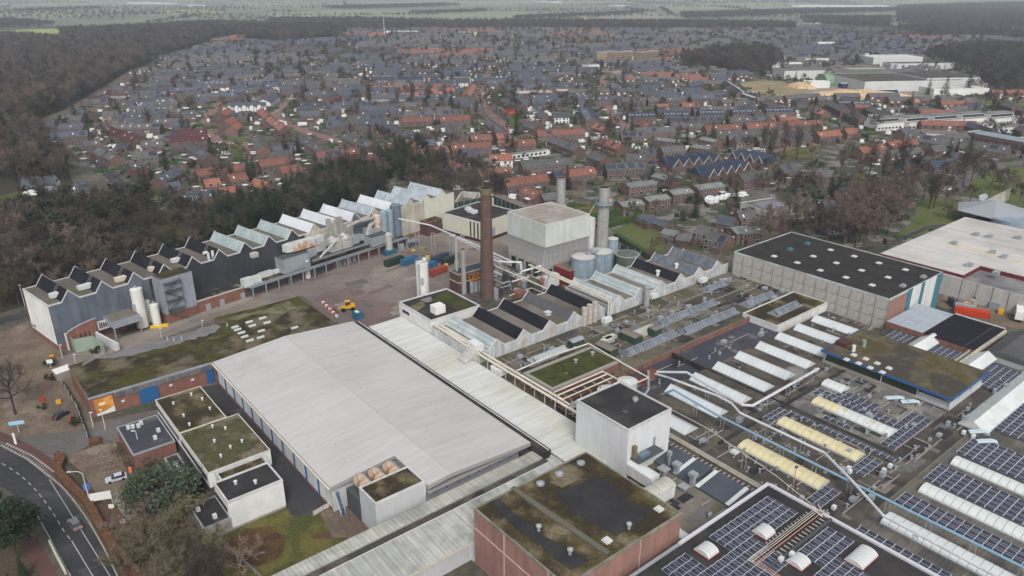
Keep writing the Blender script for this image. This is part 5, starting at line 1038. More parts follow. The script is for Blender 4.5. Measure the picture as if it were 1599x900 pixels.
# ---- boiler house
T = Thing('boiler_house', 'tall boiler house with pale green-white upper box over grey vertical fins', 'boiler house', B, 184, 205, 0)
x0,x1,y0,y1 = 172.6,195,194,216
m = MB(); m.box(x0,x1,y0,y1,15.4,23.9); T.part('upper_cladding', m, M_boilw)
m = MB(); m.box(x0+.25,x1-.25,y0+.25,y1-.25,23.6,24.0); T.part('roof', m, mat('rust_streaked_roof', (.36,.33,.29), (.28,.25,.22), sc=.14, c3=(.22,.13,.10), sc3=.16, lo3=.6, hi3=.72, streak=0, ssc=(.06,.8), samt=.3, grain=.12))
m = MB(); m.box(x0-.05,x1+.05,y0-.05,y0+.25,23.6,24.2); m.box(x0-.05,x1+.05,y1-.25,y1+.05,23.6,24.2); m.box(x0-.05,x0+.25,y0+.25,y1-.25,23.6,24.2); m.box(x1-.25,x1+.05,y0+.25,y1-.25,23.6,24.2); T.part('coping', m, M_trim)
m = MB(); m.box(x0+.6,x1-.6,y0+.6,y1-.6,7,15.4); T.part('lower_wall', m, mat('recessed_grey_wall', (.22,.22,.215), grain=.1))
mm = MB(); mm.box(-.14,.14,-.55,0,0,8.2); fme = mm.mesh('fin', [M_fin])
for k in range(34): T.piece('fin', fme, (x0+.9+k*.63, y0+.6, 7.1))
for k in range(34): T.piece('fin', fme, (x0+.6, y0+.9+k*.62, 7.1), rz=-math.pi/2)
m = MB(); m.box(x0+.8,x1-.8,y0+.8,y1-.8,0,7); T.part('base_wall', m, M_dkgreen)
for k in range(5): m = MB(); m.box(x0-.4,x0+.5,y0+2.5+k*4.4,y0+3.2+k*4.4,0,8.2); T.part('column', m, M_concd)
m = MB(); m.box(x0-.35,x0+.9,y0+1,y0+3.5,0,6.5); T.part('red_bay', m, M_dkred)
s, t = G(B, 856, 331, 24.4); m = MB(); m.cyl(s,t,24,25.5,.15,n=6); m.cyl(s+.8,t,24,25.6,.15,n=6); T.part('vent_pipe', m, M_rust)
occrect(B,x0,x1,y0,y1)
T = bld('red_clad_annex', 'dark red ribbed annex with grey roof at the foot of the boiler house', 'annex', 177.5,195,185.8,194,7.6,M_dkred,M_bitul,par=.15,pm=mat('rust_trim',(.32,.14,.09),grain=.15))
m = MB(); m.box(168,177.4,191,194,0,5); solo('white_low_wall', 'low white wall with pipe on top left of the dark red annex', 'wall', m, M_wwhite, B, 172, 192)
T = Thing('boiler_side_tower', 'white clad side tower between the boiler house and the concrete stack', 'tower', B, 197, 202, 0)
m = MB(); m.box(195.05,197.3,193.2,197.4,0,22.5); T.part('shaft', m, M_wwhite); m = MB(); m.box(195.05,202,198,215,0,19); T.part('wall', m, mat('deep_grey_cladding',(.15,.15,.15),grain=.1)); m = MB(); m.box(197.4,200.2,196,198,15,19.5); T.part('panel', m, M_boilw); m = MB(); m.box(195.1,202.1,198.1,215.1,19,19.2); T.part('roof', m, M_steel)
occrect(B,195,202,193,215)
for k in range(5):
    s_, t_ = 196.6+.0*k, 214.6-k*2.6; m = MB(); m.box(s_-.9,s_+1.1,t_-1,t_+1,19.2,22.6+.1*(k%2)); solo('air_intake', ['white roof air intake nearest the far concrete stack','second white roof air intake from the far stack','middle of five white roof air intakes beside the boiler house roof','fourth white roof air intake from the far stack','white roof air intake nearest the tall concrete stack'][k], 'air intake', m, M_white, B, s_, t_, 19.2)
zA = zpx(B, 200.3, 191.6, 292); s_, t_ = 200.3, 191.6
# near stack placed so that it stands at photo column 941
def s_at(px, t, z):
    lo, hi = 150., 260.
    for _ in range(40):
        mid = (lo+hi)/2
        if proj(*fromF(B, (mid, t)), z)[0] < px: lo = mid
        else: hi = mid
    return lo
s_ = s_at(940.5, 190.3, 15); zA = zpx(B, s_, 190.3, 292)
x_, y_ = fromF(B, (s_, 190.3)); T = stack('concrete_stack', 'tallest pale concrete stack with blue-grey gallery right of the boiler house', x_, y_, 0, zA, 2.3, 2.1, M_chim, 20)
m = MB(); m.ring(x_,y_,zA-6.6,zA-6.4,2.2,1.1,20); m.tube([(x_+3.2*math.cos(i*math.pi/10),y_+3.2*math.sin(i*math.pi/10),zA-5.4) for i in range(21)],.07,4,cap=False); m.ring(x_,y_,zA-6.4,zA-5.5,3.05,.08,20); T.part('gallery', m, mat('blue_grey_steel',(.2,.25,.29),grain=.1))
m = MB(); m.box(x_+1.8,x_+2.6,y_-1.6,y_-1.0,zA-5.3,zA-4.4); T.part('marker_lamp', m, mat('pale_red_lamp',(.6,.3,.27),grain=0))
m = MB(); m.tube([(x_-3,y_+1,zA-6.4),(x_-5.6,y_+1,zA-11.5)],.25,5); T.part('brace', m, M_steelg)
s_ = s_at(875.5, 217.5, 24); zL = zpx(B, s_, 217.5, 277); x_, y_ = fromF(B, (s_, 217.5))
T = stack('concrete_stack', 'shorter pale concrete stack with red rim behind the boiler house', x_, y_, 0, zL, 1.95, 1.9, M_chim, 20, rings=[zL-.5], top=mat('red_rim',(.25,.05,.04)))
for (s_, t_, r, z, mt, lb, cc) in ((184.2,185.7,4.5,11.8,M_siloblue,'round blue-grey steel tank with pale lid in front of the red annex','a'),(193.5,185.7,4.5,11.8,M_siloblue,'second round blue-grey tank with pale lid, right of its twin','b'),(203.6,181.6,4.6,9.6,mat('moss_green_tank',(.11,.135,.115),(.09,.11,.09),sc=.4,streak=2,ssc=(.1,.8),grain=.12),'dull green open-looking round tank right of the blue-grey tanks','c'),(202.5,188.5,2.2,14.2,M_siloblue,'narrow tall blue-grey tank behind the round tanks','d')):
    T = Thing('steel_tank', lb, 'tank', B, s_, t_, 0); m = MB(); m.cyl(s_,t_,0,z,r,n=28); T.part('shell', m, mt); m = MB(); m.cone(s_,t_,z,z+.7,r+.12,28); T.part('lid', m, M_siloroof if cc in 'abd' else mt); m = MB(); m.ring(s_,t_,z-.15,z+.1,r,.12,28); T.part('rim', m, M_steelg)
m = MB(); m.box(185.5,191.5,184.9,186.2,12.1,12.9); m.box(187.5,189.5,184.2,187,12.5,13.6); solo('tank_gallery', 'small steel gallery bridging the two blue-grey tanks', 'gallery', m, M_steelg, B, 188, 185.5, 12)
occrect(B,170,210,176,195)
# cream building with dark roof (long-hall grid)
T = bld('cream_building', 'cream clad building with black flat roof and three dark slits behind the brick chimney', 'building', 228,252,211,235.4,9,M_wcream2,M_bitu,fr=FA,par=.3,base=(1.4,mat('maroon_plinth',(.06,.025,.028),grain=.1)))
for k in range(3): m = MB(); m.box(227.86,227.98,213+k*2.2,213.8+k*2.2,1.6,8.6); T.part('window_slit', m, M_dkgreen)
m = MB(); m.box(232,236.5,210.86,210.98,1.4,5.4); T.part('gate', m, M_steelg)
for a, b in ((731,327),(741,332),(735,330)): s, t = G(FA, a, b, 9.4); m = MB(); m.box(s-1.4,s+1.4,t-.8,t+.8,9.0,10.4); T.part('rooftop_unit', m, M_white)
T = bld('brick_link', 'dark brick link with mossy roof between the long hall and the cream building', 'building', 219,227.9,235.6,244,6.5,mat('dark_brick2',(.085,.05,.048),grain=.15),M_mossroof2,fr=FA,par=.2,pm=M_brick)

# ================================================================== LONG HALL (frame FA)
A = FA
RL = [73.2+10.0*k for k in range(17)]
M_sl_teal = mat('teal_tinted_glazing', (.27,.33,.33), (.34,.4,.4), sc=.25, grain=.08, streak=2, ssc=(.2,.8), samt=.2, rough=.4, spec=.5, lines=[(1,1.25,.1,.8)])
M_sl_white = mat('white_glazing_sheet', (.55,.57,.6), (.47,.5,.53), sc=.2, grain=.05, rough=.4, spec=.5, lines=[(1,1.6,.1,.8)])
M_sl_grey = mat('grey_glazing', (.27,.31,.35), (.38,.42,.46), sc=.3, grain=.1, rough=.35, spec=.5, lines=[(1,1.4,.1,.8)])
sl = [M_darkfelt]*6+[M_sl_teal]*3+[M_sl_white]*3+[M_sl_grey,M_sl_white,M_sl_grey,M_sl_grey,M_sl_grey]
T = sawhall('long_saw_tooth_hall', 'very long saw-tooth factory hall on the left, blue-grey, charcoal and cream by turns', A, 66.9,241,RL,240.6,261.2,0,15,18.2,2.4,2.8,mat('brown_gravel_roof',(.13,.115,.1),(.10,.09,.08),sc=.1,c3=(.1,.1,.05),sc3=.07,lo3=.6,hi3=.68,grain=.2,gsc=2.5),sl,M_wcream,mat('white_end_cladding',(.74,.73,.7),(.66,.66,.63),sc=.15,streak=2,ssc=(.08,.9),samt=.2,grain=.05),base=(1.8,M_brick),
  fronts=[(66.9,97.5,M_wbluegrey),(97.5,158.6,M_wdark),(158.6,182,M_wcream),(182,192,M_wbluegrey),(192,222,M_wcream),(222,241,mat('fresh_cream_cladding',(.52,.52,.44),(.48,.48,.41),sc=.3,grain=.05))])
for r in RL[:6]:
    for y in (247.6, 248.6): m = MB(); m.face([(r-2.42,y+.2,15.05),(r-2.42,y,15.05),(r-.02,y,18.27),(r-.02,y+.2,18.27)]); T.part('slope_ladder', m, M_steelg)
# stair tower
T = Thing('stair_tower', 'pale blue-grey tower with zigzag outside stairs on the front of the long hall', 'tower', A, 103.5, 237.5, 0)
m = MB(); m.box(98.4,109.2,234.2,240.5,3.2,15.6); T.part('wall', m, M_wlilac); m = MB(); m.box(98.5,109.1,234.3,240.4,0,3.2); T.part('plinth', m, M_brick); m = MB(); m.box(98.6,109,234.4,240.4,15.5,15.7); T.part('roof', m, M_mossroof)
m = MB()
for z in (4.5,7.8,11.2,14): m.box(98.9,104.6,232.8,234.15,z,z+.12); m.tube([(98.9,232.9,z+1),(104.6,232.9,z+1)],.05,4)
for i, z in enumerate((.6,4.5,7.8,11.2)): a, b = (99.2,104.3) if i % 2 else (104.3,99.2); m.tube([(a,233.4,z),(b,233.4,z+3.4)],.16,5); m.tube([(a,233.0,z+1),(b,233.0,z+4.4)],.05,4)
for x in (98.9,104.6): m.tube([(x,232.9,0),(x,232.9,15)],.1,4)
T.part('stair', m, M_steel); occrect(A,66,241,225,262)
T = Thing('brick_annex', 'low red brick annex with dark roof running along the front of the long hall', 'annex', A, 118, 236, 0)
m = MB(); m.box(109.3,127.6,234.6,240.5,0,4.2); T.part('wall', m, M_brick); m = MB(); m.box(109.4,127.5,234.7,240.5,4.15,4.3); T.part('roof', m, mat('wet_black_roof',(.03,.03,.03),(.16,.15,.14),sc=.25,lo=.5,hi=.6,grain=.2))
m = MB(); m.box(109.2,127.7,234.45,234.62,4.05,4.5); T.part('coping', m, M_trimc)
for x in (112.2,117.4,125.5): m = MB(); m.box(x,x+1.8,234.46,234.58,0,2.3); T.part('door', m, M_steelg)
T = Thing('roof_duct_stack', 'pale twin vertical duct with elbow standing before the charcoal wall of the long hall', 'duct', A, 117, 239, 4)
s, t = G(A, 337, 448, 4.4); m = MB(); m.cyl(s,t,4.3,8.5,.85,n=12); m.cyl(s,t,8.5,9.6,1.2,n=12); m.tube([(s-.7,t,9.4),(s-.9,t,17.2),(s-1.2,t+.1,17.8),(s-2.6,t+.3,17.6)],.5,10); m.tube([(s+.8,t,9.4),(s+.8,t,17.8)],.5,10); T.part('duct', m, M_dome)
for k in range(3): m = MB(); m.ring(s+.8,t,11+k*2.4,11.2+k*2.4,.5,.06,10); T.part('clamp', m, M_steelg)
s, t = G(A, 308, 432, 6); m = MB(); m.box(s-1.4,s+1.4,t-.5,t+1.4,11.2,14); m.box(s-1.1,s+1.1,t-.5,t+1.2,9.2,11.1); m.box(s-.9,s-.8,t-.5,t-.4,7.2,9.2); m.box(s+.8,s+.9,t-.5,t-.4,7.2,9.2)
x_ = s; solo('wall_fan_box', 'pale ribbed fan box hanging on the charcoal wall left of the twin duct', 'fan box', m, M_dome, A, 112, 239.5, 8)
for i, (a, b, w_) in enumerate(((90,461,4.5),(133,449,4.5),(192,436,5),(242,420,4.2),(277,407,4.2))):
    s, t = G(A, a, b, 15.6); T = Thing('roof_fan', ['white slanted roof fan housing nearest the left end of the long hall','white slanted roof fan housing second from the left on the long hall','cream roof fan housing third from the left on the long hall','cream roof fan housing beside the stair tower','white roof fan with a bent outlet above the stair tower'][i], 'fan', A, s, t, 15)
    m = MB(); m.prism([(s-w_/2,t-.9),(s+w_/2-1,t-1.1),(s+w_/2,t-.3),(s+w_/2,t+.4),(s+w_/2-1,t+1.1),(s-w_/2,t+.9)],15.3,16.6); T.part('housing', m, M_dome if i != 2 and i != 3 else mat('cream_metal',(.5,.46,.36),grain=.08)); m = MB(); m.box(s-1.5,s+1,t-.8,t+.8,15,15.3); T.part('base', m, M_steel)
s, t = G(A, 397, 399, 15.6); m = MB(); m.box(s-1.2,s+1.2,t-1,t+1,15,16.6); solo('roof_unit', 'small pale square unit on the gravel roof of the long hall above the charcoal wall', 'roof unit', m, M_fibre, A, s, t, 15)
# silos and front things at the left end
for i, (a, b, r, h_) in enumerate(((224,511,1.85,14.2),(246,508,1.35,8),(234,503,1.3,8.2))):
    x_, y_ = P(a, b); T = Thing('white_silo', ['tall slim cream-white silo at the left end of the long hall','short cream-white silo in front of its twin by the stair tower','short cream-white silo behind its twin by the stair tower'][i], 'silo', FW, x_, y_, 0)
    m = MB(); m.cyl(x_,y_,.3,h_-.5,r,n=20); m.cone(x_,y_,h_-.5,h_,r,20); T.part('shell', m, M_silowhite); m = MB(); m.tube([(x_+r*math.cos(k*math.pi/6),y_+r*math.sin(k*math.pi/6),h_+.5) for k in range(13)],.04,4,cap=False); m.box(x_-.3,x_+.3,y_-.2,y_+.2,h_-.2,h_+.6); T.part('railing', m, M_steelg)
    if i == 0: m = MB(); m.box(x_-1.2,x_-.2,y_-2,y_-1.8,2,9); T.part('ladder', m, M_steelg)
m = MB(); x_, y_ = P(249,510); m.obox((x_,y_),.35,5.4,2.2,0,.35); solo('spill_tray', 'bright yellow spill tray under the short white silos', 'tray', m, mat('bright_yellow_paint',(.6,.38,.02),grain=.06), FW, x_, y_)
T = Thing('loading_canopy', 'pale blue-grey box canopy on posts at the left end of the long hall', 'canopy', A, 86, 236, 0)
m = MB(); m.box(81.2,89.6,233.4,240.4,4.4,6.8); T.part('box', m, M_wlilac); m = MB(); m.box(81.3,89.5,233.5,240.4,6.8,6.9); T.part('roof', m, M_gravel)
for x in (81.4,89.4): m = MB(); m.box(x-.2,x+.2,233.6,233.9,0,4.4); T.part('post', m, M_concd)
T = Thing('curved_brick_wall', 'red brick wall with a curved white-edged top at the left end of the long hall', 'wall', A, 72.5, 237.5, 0)
m = MB(); N = 10
for i in range(N):
    a, b = i/N, (i+1)/N; f = lambda u: 5.2+2.2*math.sin(u*math.pi*.5)**.7 if u > 0 else 5.2
    xa, xb = 69.3+9.2*a, 69.3+9.2*b; m.face([(xa,238.6,0),(xb,238.6,0),(xb,238.6,f(b)),(xa,238.6,f(a))]); m.face([(xb,239.1,0),(xa,239.1,0),(xa,239.1,f(a)),(xb,239.1,f(b))])
m.face([(78.5,238.6,0),(78.5,239.1,0),(78.5,239.1,7.4),(78.5,238.6,7.4)]); T.part('wall', m, M_brick)
m = MB(); m.tube([(69.3+9.2*i/N,238.85,f(i/N)+.1) for i in range(N+1)],.28,5); T.part('coping', m, M_wlilac); m = MB(); m.box(68.9,69.25,238.3,239.2,0,5.6); T.part('pier', m, M_trim)
for k in range(3): m = MB(); m.box(73+k*1.3,73.4+k*1.3,238.5,238.59,2,4.2); T.part('window', m, M_glass)
T = Thing('slatted_balcony', 'white slatted panel wall beside the curved brick wall', 'panel wall', A, 80, 239, 0)
m = MB(); m.box(78.6,84,238.6,238.9,3.2,6.2); T.part('panel', m, M_trim)
for k in range(6): m = MB(); m.box(79+k*.6,79.35+k*.6,238.48,238.58,3.9,5.9-.2*k); T.part('slat_opening', m, M_glass)
a, b, c, d = P(120,551), P(150,545), P(165,552), P(110,541); T = Thing('glass_screen', 'pale green glazed screen wall at the left end of the long hall', 'screen', FW, a[0], a[1], 0)
m = MB(); m.face([(*a,0),(*b,0),(*b,4.6),(*a,4.6)]); m.face([(*b,0),(*c,0),(*c,3.6),(*b,4.6)]); m.face([(*d,0),(*a,0),(*a,4.6),(*d,4.6)])
T.part('screen_panel', m, mat('green_glass_screen',(.25,.31,.25),(.2,.26,.21),sc=.4,grain=.08,lines=[(2,1.1,.08,.75)]))
x0_, y0_ = P(152,532); x1_, y1_ = P(187,551); m = MB(); strip(m, [(x0_,y0_),(x1_,y1_)], .5, 0, 3.2); solo('ramp_wall', 'white wall sloping down from the glazed screen to the moss roof', 'wall', m, M_wwhite, FW, x0_, y0_)
# plant on the front of the long hall
T = Thing('box_housing', 'large galvanised box housing on legs at the charcoal end of the long hall', 'plant housing', A, 149, 236, 4)
m = MB(); m.box(143.4,155.2,233.6,238.8,4.6,10.2); T.part('casing', m, M_galv); m = MB(); m.box(143.5,155.1,233.7,238.7,10.2,10.3); T.part('roof', m, M_steel)
for x in (145,154.5): m = MB(); m.box(x-.15,x+.15,233.4,233.7,0,4.6); T.part('leg', m, M_steelg)
T = Thing('rusty_duct', 'wide rust-stained duct elbow above the large galvanised box', 'duct', A, 150, 239, 10)
m = MB(); m.prism([(148,237),(152,236),(160,236.2),(165,237.2),(165,239.6),(159,240),(150,240.2),(147.5,239.5)],11,13.8); T.part('duct', m, mat('rust_top_duct',(.45,.46,.47),(.42,.22,.1),sc=.3,lo=.5,hi=.6,grain=.1))
T = Thing('filter_house', 'pair of grey filter housings with pyramid tops and square flues on the long hall', 'filter house', A, 171, 238, 6)
for k in range(2):
    x = 166.6+k*5.4; m = MB(); m.box(x,x+5,235.2,240.2,6.5,10.6); m.cone(x+2.5,237.7,10.6,12.6,3.3,4); T.part('hopper', m, M_conc); m = MB(); m.box(x+1.9,x+3.3,238.3,240.1,11,19-.3*k); T.part('flue', m, mat('square_flue',(.33,.33,.31),(.27,.27,.25),sc=.5,grain=.15,streak=2))
T = Thing('duct_cluster', 'galvanised ducts and boxes on the middle front of the long hall', 'ducts', A, 183, 238, 6)
for k in range(16):
    x, z = 157+rng.uniform(0,34), rng.uniform(6.4,9.5); lx, lz = rng.uniform(1.5,4.5), rng.uniform(1.5,4.2); m = MB(); m.box(x-lx/2,x+lx/2,235.6+rng.uniform(0,2),240.4,z,z+lz); T.part('duct_box', m, rng.choice([M_galv,M_galv,M_steelg,M_galv,M_conc]))
m = MB(); m.tube([(177,238,9),(177,238,14),(182,237.6,15.2),(192,238.2,14.6)],.8,10); m.tube([(186,237,8.5),(188,237,12.4),(190.5,238,12.6)],1.0,10); T.part('round_duct', m, mat('stained_grey_duct',(.3,.3,.29),(.27,.23,.2),sc=.4,grain=.15))
T = Thing('box_housing', 'large galvanised box housing near the round silos of the long hall', 'plant housing', A, 189, 236, 4)
m = MB(); m.box(184.2,193.2,231.8,237.2,4.8,8.8); T.part('casing', m, M_galv); m = MB(); m.box(184.3,193.1,231.9,237.1,8.8,8.9); T.part('roof', m, M_steel)
T = Thing('gantry', 'long raised steel gantry walkway in front of the long hall', 'gantry', A, 170, 232, 0)
m = MB(); m.box(128,204,231.2,233.4,4.1,4.35); m.tube([(128,231.3,5.3),(204,231.3,5.3)],.06,4); m.box(156,192,232.6,234.2,6.3,6.5); m.tube([(156,232.6,7.5),(192,232.6,7.5)],.06,4); T.part('deck', m, mat('blue_grey_deck',(.17,.19,.21),grain=.12))
for k in range(15): m = MB(); m.box(128.6+k*5.3,128.9+k*5.3,231.2,231.5,0,4.2); T.part('post', m, M_steelg)
m = MB(); m.box(128,204,234.3,240.5,0,4.0); T.part('lower_wall', m, [M_brick]); m = MB(); m.box(128,152,234.1,234.3,.6,3.4); m.box(158,166,234.1,234.3,0,3.6); T.part('dark_opening', m, M_steel)
m = MB(); m.box(128,204,234.4,240.5,4.0,4.1); T.part('roof', m, M_mossroof2)
for k in range(4): m = MB(); m.box(168.4+k*2.4,169.9+k*2.4,234.0,234.3,.2,3.2); T.part('door', m, M_steelg)
T = Thing('air_handler', 'pale air handling units on a platform in front of the charcoal wall', 'air handler', A, 130, 235, 4)
m = MB(); m.box(126.5,134.5,232.6,236.4,4.3,4.5); T.part('platform', m, M_steelg)
for (a, b, c, d, e) in ((127,130.6,233.3,236,2.6),(130.8,134.4,234.2,236.4,2.2),(135.4,140.5,236.4,238.2,1.8),(141,143.4,236.6,238,1.4)): m = MB(); m.box(a,b,c,d,4.5,4.5+e); T.part('unit', m, M_dome)
for i, (s_, t_, r, h_, mt) in enumerate(((195.6,237.6,1.7,16.5,M_siloblue),(199.6,238.2,1.5,16.0,M_siloblue),(203.4,238.4,2.1,17.6,mat('slate_blue_silo',(.15,.19,.24),(.12,.15,.19),sc=.4,streak=2,grain=.1)),(192.6,238.2,1.8,15.5,M_rust),(193.0,232.0,1.6,8.6,M_conc))):
    T = Thing('process_silo', ['blue-grey silo in the middle of the group against the cream wall','slim blue-grey silo right of the middle one at the cream wall','tallest slate-blue silo of the group against the long hall','brown stained silo at the left of the group on the long hall','short ochre-stained silo standing in front of the group'][i], 'silo', A, s_, t_, 0, group='silos on the front of the long hall')
    m = MB(); m.cyl(s_,t_,2.6 if i < 4 else 0,h_,r,n=16); m.cone(s_,t_,h_,h_+.8,r,16); T.part('shell', m, mt)
    if i < 4: m = MB(); m.cyl(s_,t_,0,2.6,.5,r,16); T.part('hopper', m, M_steelg)
for k in range(12):
    x, y = rng.uniform(190,210), rng.uniform(231,236); m = MB(); m.box(x-1,x+1,y-.8,y+.8,0,rng.uniform(1,3.5))
    solo('yard_machine', 'grey machine standing among the silo legs of the long hall', 'machine', m, rng.choice([M_steelg,M_steel,M_galv]), A, x, y, group='small machines at the foot of the silos')
s, t = G(A, 481, 434, 0); m = MB(); m.cyl(s,t,0,3.2,1.1,n=14); m.cyl(s,t,3.2,6.8,.3,n=8); m.cone(s,t,6.8,7.9,.9,8); solo('yard_vessel', 'white drum with a capped pipe standing in the yard before the long hall', 'vessel', m, M_silowhite, A, s, t)
# low kerbs / racks / containers in the yard
def container(px, py, L_, ang, mt, label, h_=2.6, wd=2.44, open_=False):
    x_, y_ = P(px, py); T = Thing('container', label, 'container', FW, x_, y_, 0, rot=ang); m = MB(); m.box(x_-L_/2,x_+L_/2,y_-wd/2,y_+wd/2,.12,h_); T.part('body', m, mt)
    m = MB(); z = h_+.01 if not open_ else h_-.05; m.box(x_-L_/2+.15,x_+L_/2-.15,y_-wd/2+.15,y_+wd/2-.15,h_-.1,z+.01); T.part('lid' if not open_ else 'load', m, mt if not open_ else M_rust)
    m = MB(); 
    for sx in (-1, 1):
        for sy in (-1, 1): m.box(x_+sx*L_/2-.12*(sx>0)-.0*(sx<0),x_+sx*L_/2+.12*(sx<0),y_+sy*wd/2-.06,y_+sy*wd/2+.06,0,h_+.04)
    T.part('corner_post', m, M_steel); return T
aA = FA; aB_ = FB
container(616,413,9.0,FA,M_grnc,'dark green skip container nearest the long hall in the yard',open_=True); container(640,412,8.0,FA,M_bluec,'blue and rust container touching the dark green one in the yard',open_=True); container(688,408,8.6,FA,M_navyc,'navy container farthest to the right in the yard row',open_=True)
container(671,420,6.2,FA,M_bluec,'bright blue container behind the orange-red one'); container(684,428,8.2,FA,M_redc,'rust-red container nearest the camera in the yard'); container(702,412,7.5,FA,M_grnc,'black container beside the yellow pipe footings',open_=True); container(609,397,6.0,FA,M_bluec,'small teal container with white marks near the long hall',1.8)
for k in range(9): x_, y_ = P(640+k*8, 392+k*1.6); m = MB(); m.obox((x_,y_),FA,9,.7,0,.9+.3*(k%3)); solo('steel_beams', 'row of stacked steel beams lying in the yard between the trestles', 'steel beams', m, mat('weathered_steel_stock',(.2,.16,.13),(.15,.13,.11),sc=.5,grain=.2), FW, x_, y_, group='beam stacks in the yard')
for i, (a, b) in enumerate(((646,395),(660,393),(668,405),(697,418),(713,413))): x_, y_ = P(a, b); m = MB(); m.obox((x_,y_),0,1.5,1.5,0,1.5); solo('yellow_block', 'yellow concrete footing block at the foot of a yard trestle', 'block', m, mat('footing_yellow',(.42,.33,.1),grain=.15), FW, x_, y_, group='yellow footing blocks in the yard')
x_, y_ = P(556,485); m = MB()
# wheel loader
T = Thing('wheel_loader', 'yellow wheel loader with raised cab in the courtyard', 'loader', FW, *P(541,485), 0, rot=.35); x_, y_ = P(541,485)
m = MB(); m.box(x_+.2,x_+2.9,y_-1,y_+1,1,2.2); m.box(x_-1.6,x_+.2,y_-.7,y_+.7,.9,1.6); T.part('body', m, M_yellow); m = MB(); m.box(x_-.2,x_+1.3,y_-.8,y_+.8,2.2,3.4); T.part('cab', m, M_glass); m = MB(); m.box(x_-.3,x_+1.4,y_-.9,y_+.9,3.4,3.55); T.part('cab_roof', m, M_yellow)
m = MB(); m.prism([(x_-4.2,y_-1.4),(x_-3,y_-1.4),(x_-3,y_+1.4),(x_-4.2,y_+1.4)],.1,1.1); T.part('bucket', m, M_steel); m = MB(); m.tube([(x_-.8,y_-.5,1.6),(x_-3.1,y_-.5,.7)],.14,5); m.tube([(x_-.8,y_+.5,1.6),(x_-3.1,y_+.5,.7)],.14,5); T.part('arm', m, M_yellow)
mw = MB()
for i in range(12):
    t0_, t1_ = i*math.pi/6, (i+1)*math.pi/6
    mw.face([(.7*math.cos(t0_),-.25,.7*math.sin(t0_)),(.7*math.cos(t1_),-.25,.7*math.sin(t1_)),(.7*math.cos(t1_),.25,.7*math.sin(t1_)),(.7*math.cos(t0_),.25,.7*math.sin(t0_))])
for yy in (-.25, .25): mw.face([(.7*math.cos(i*math.pi/6),yy,.7*math.sin(i*math.pi/6)) for i in range(12)])
wme = mw.mesh('wheel', [M_tyre])
for dx in (-1.1,2.1):
    for dy in (-1.1,1.1): T.piece('wheel', wme, (x_+dx,y_+dy,.7))
T = Thing('blue_skip', 'blue open skip with white machine parts next to the wheel loader', 'skip', FW, *P(559,497), 0, rot=FB); x_, y_ = P(559,497)
m = MB(); m.box(x_-1.4,x_+1.4,y_-1.4,y_+1.4,0,2.4); T.part('body', m, M_bluec); m = MB(); m.box(x_-.9,x_+.2,y_-.9,y_+.6,2.4,2.75); T.part('load', m, M_white)
for k in range(9): x_, y_ = P(505+k*2.6, 474.5+k*2.6); m = MB(); m.obox((x_,y_),-.7,1.2,.5,0,.9); solo('barrier_block', 'red and white plastic barrier block in the line beside the mossy roof', 'barrier', m, M_redskip if k % 2 else M_plaster, FW, x_, y_, group='line of red and white barrier blocks')
# ================================================================== MOSS ROOF BUILDING and offices, lower left
T = Thing('moss_roof_hall', 'wide low brick hall under a moss-covered roof with blue gates at the lower left', 'building', B, 55, 215, 0)
pxs = [(136,622),(107,572),(187,548),(262,528),(335,510),(335,496),(400,481),(466,463),(523,503)]
q = [G(B, a, b, 6) for a, b in pxs]+[(92.5,197.9),(52.3,197.9),(52.3,199.2)]; q[0] = (20.7,199.2)
m = MB(); m.prism(q, 0, 5.9); T.part('wall', m, M_brick); cx_ = sum(p[0] for p in q)/len(q); cy_ = sum(p[1] for p in q)/len(q)
m = MB(); m.prism(q, 5.86, 6.0); T.part('roof', m, M_mossroof)
OCC([fromF(B, p) for p in q], 1)
m = MB(); m.box(20.6,52.2,198.95,199.19,5.6,6.2); T.part('edge_trim', m, M_wlilac); m = MB(); m.tube([(q[0][0],q[0][1],6.05),(q[1][0],q[1][1],6.05)],.2,4); m.tube([(q[i][0],q[i][1],6.05) for i in range(1,9)],.16,4); T.part('coping', m, M_wood)
m = MB(); m.box(26.7,52.2,198.98,199.17,3.9,5.6); T.part('upper_band', m, mat('weathered_boarding',(.17,.165,.16),(.11,.108,.105),sc=.4,streak=2,ssc=(.3,2.5),samt=.4,grain=.2))
for a, b in ((32.5,37.2),(50.2,52.1)): m = MB(); m.box(a,b,198.86,198.97,0,4.3); T.part('gate', m, M_blue)
m = MB(); m.box(21.8,26.2,198.95,199.1,.4,5.2); T.part('poster', m, mat('orange_poster',(.42,.17,.035),(.62,.30,.09),sc=.35,lo=.45,hi=.62,grain=.1))
m = MB(); m.face([(21.8,198.93,.4),(26.2,198.93,.4),(26.2,198.93,2.0),(24,198.93,1.3),(21.8,198.93,1.0)]); T.part('poster_corner', m, M_plaster)
m = MB(); m.face([(22.5,198.92,3.3),(23.6,198.92,3.0),(24.4,198.92,3.3),(24.2,198.92,3.9),(23,198.92,4.1)]); T.part('poster_motif', m, mat('pale_yellow_print',(.68,.55,.3),grain=.05))
for a, b in ((28,2.2),(40.2,2.6),(46,2.3)): m = MB(); m.box(a,a+.8,198.94,199.1,b,b+.6); T.part('lamp_box', m, M_white)
patch(T, B, [(128,572),(150,560),(200,556),(265,540),(335,520),(345,510),(336,506),(262,529),(187,549),(135,563)], 6.03, .02, M_puddle, 'puddle', j=.8)
patch(T, B, [(352,497),(400,487),(452,470),(462,480),(440,492),(400,490),(370,500)], 6.03, .02, mat('pale_moss_patch',(.15,.14,.09),(.08,.085,.035),sc=.3,grain=.35), 'lichen_patch', j=.8)
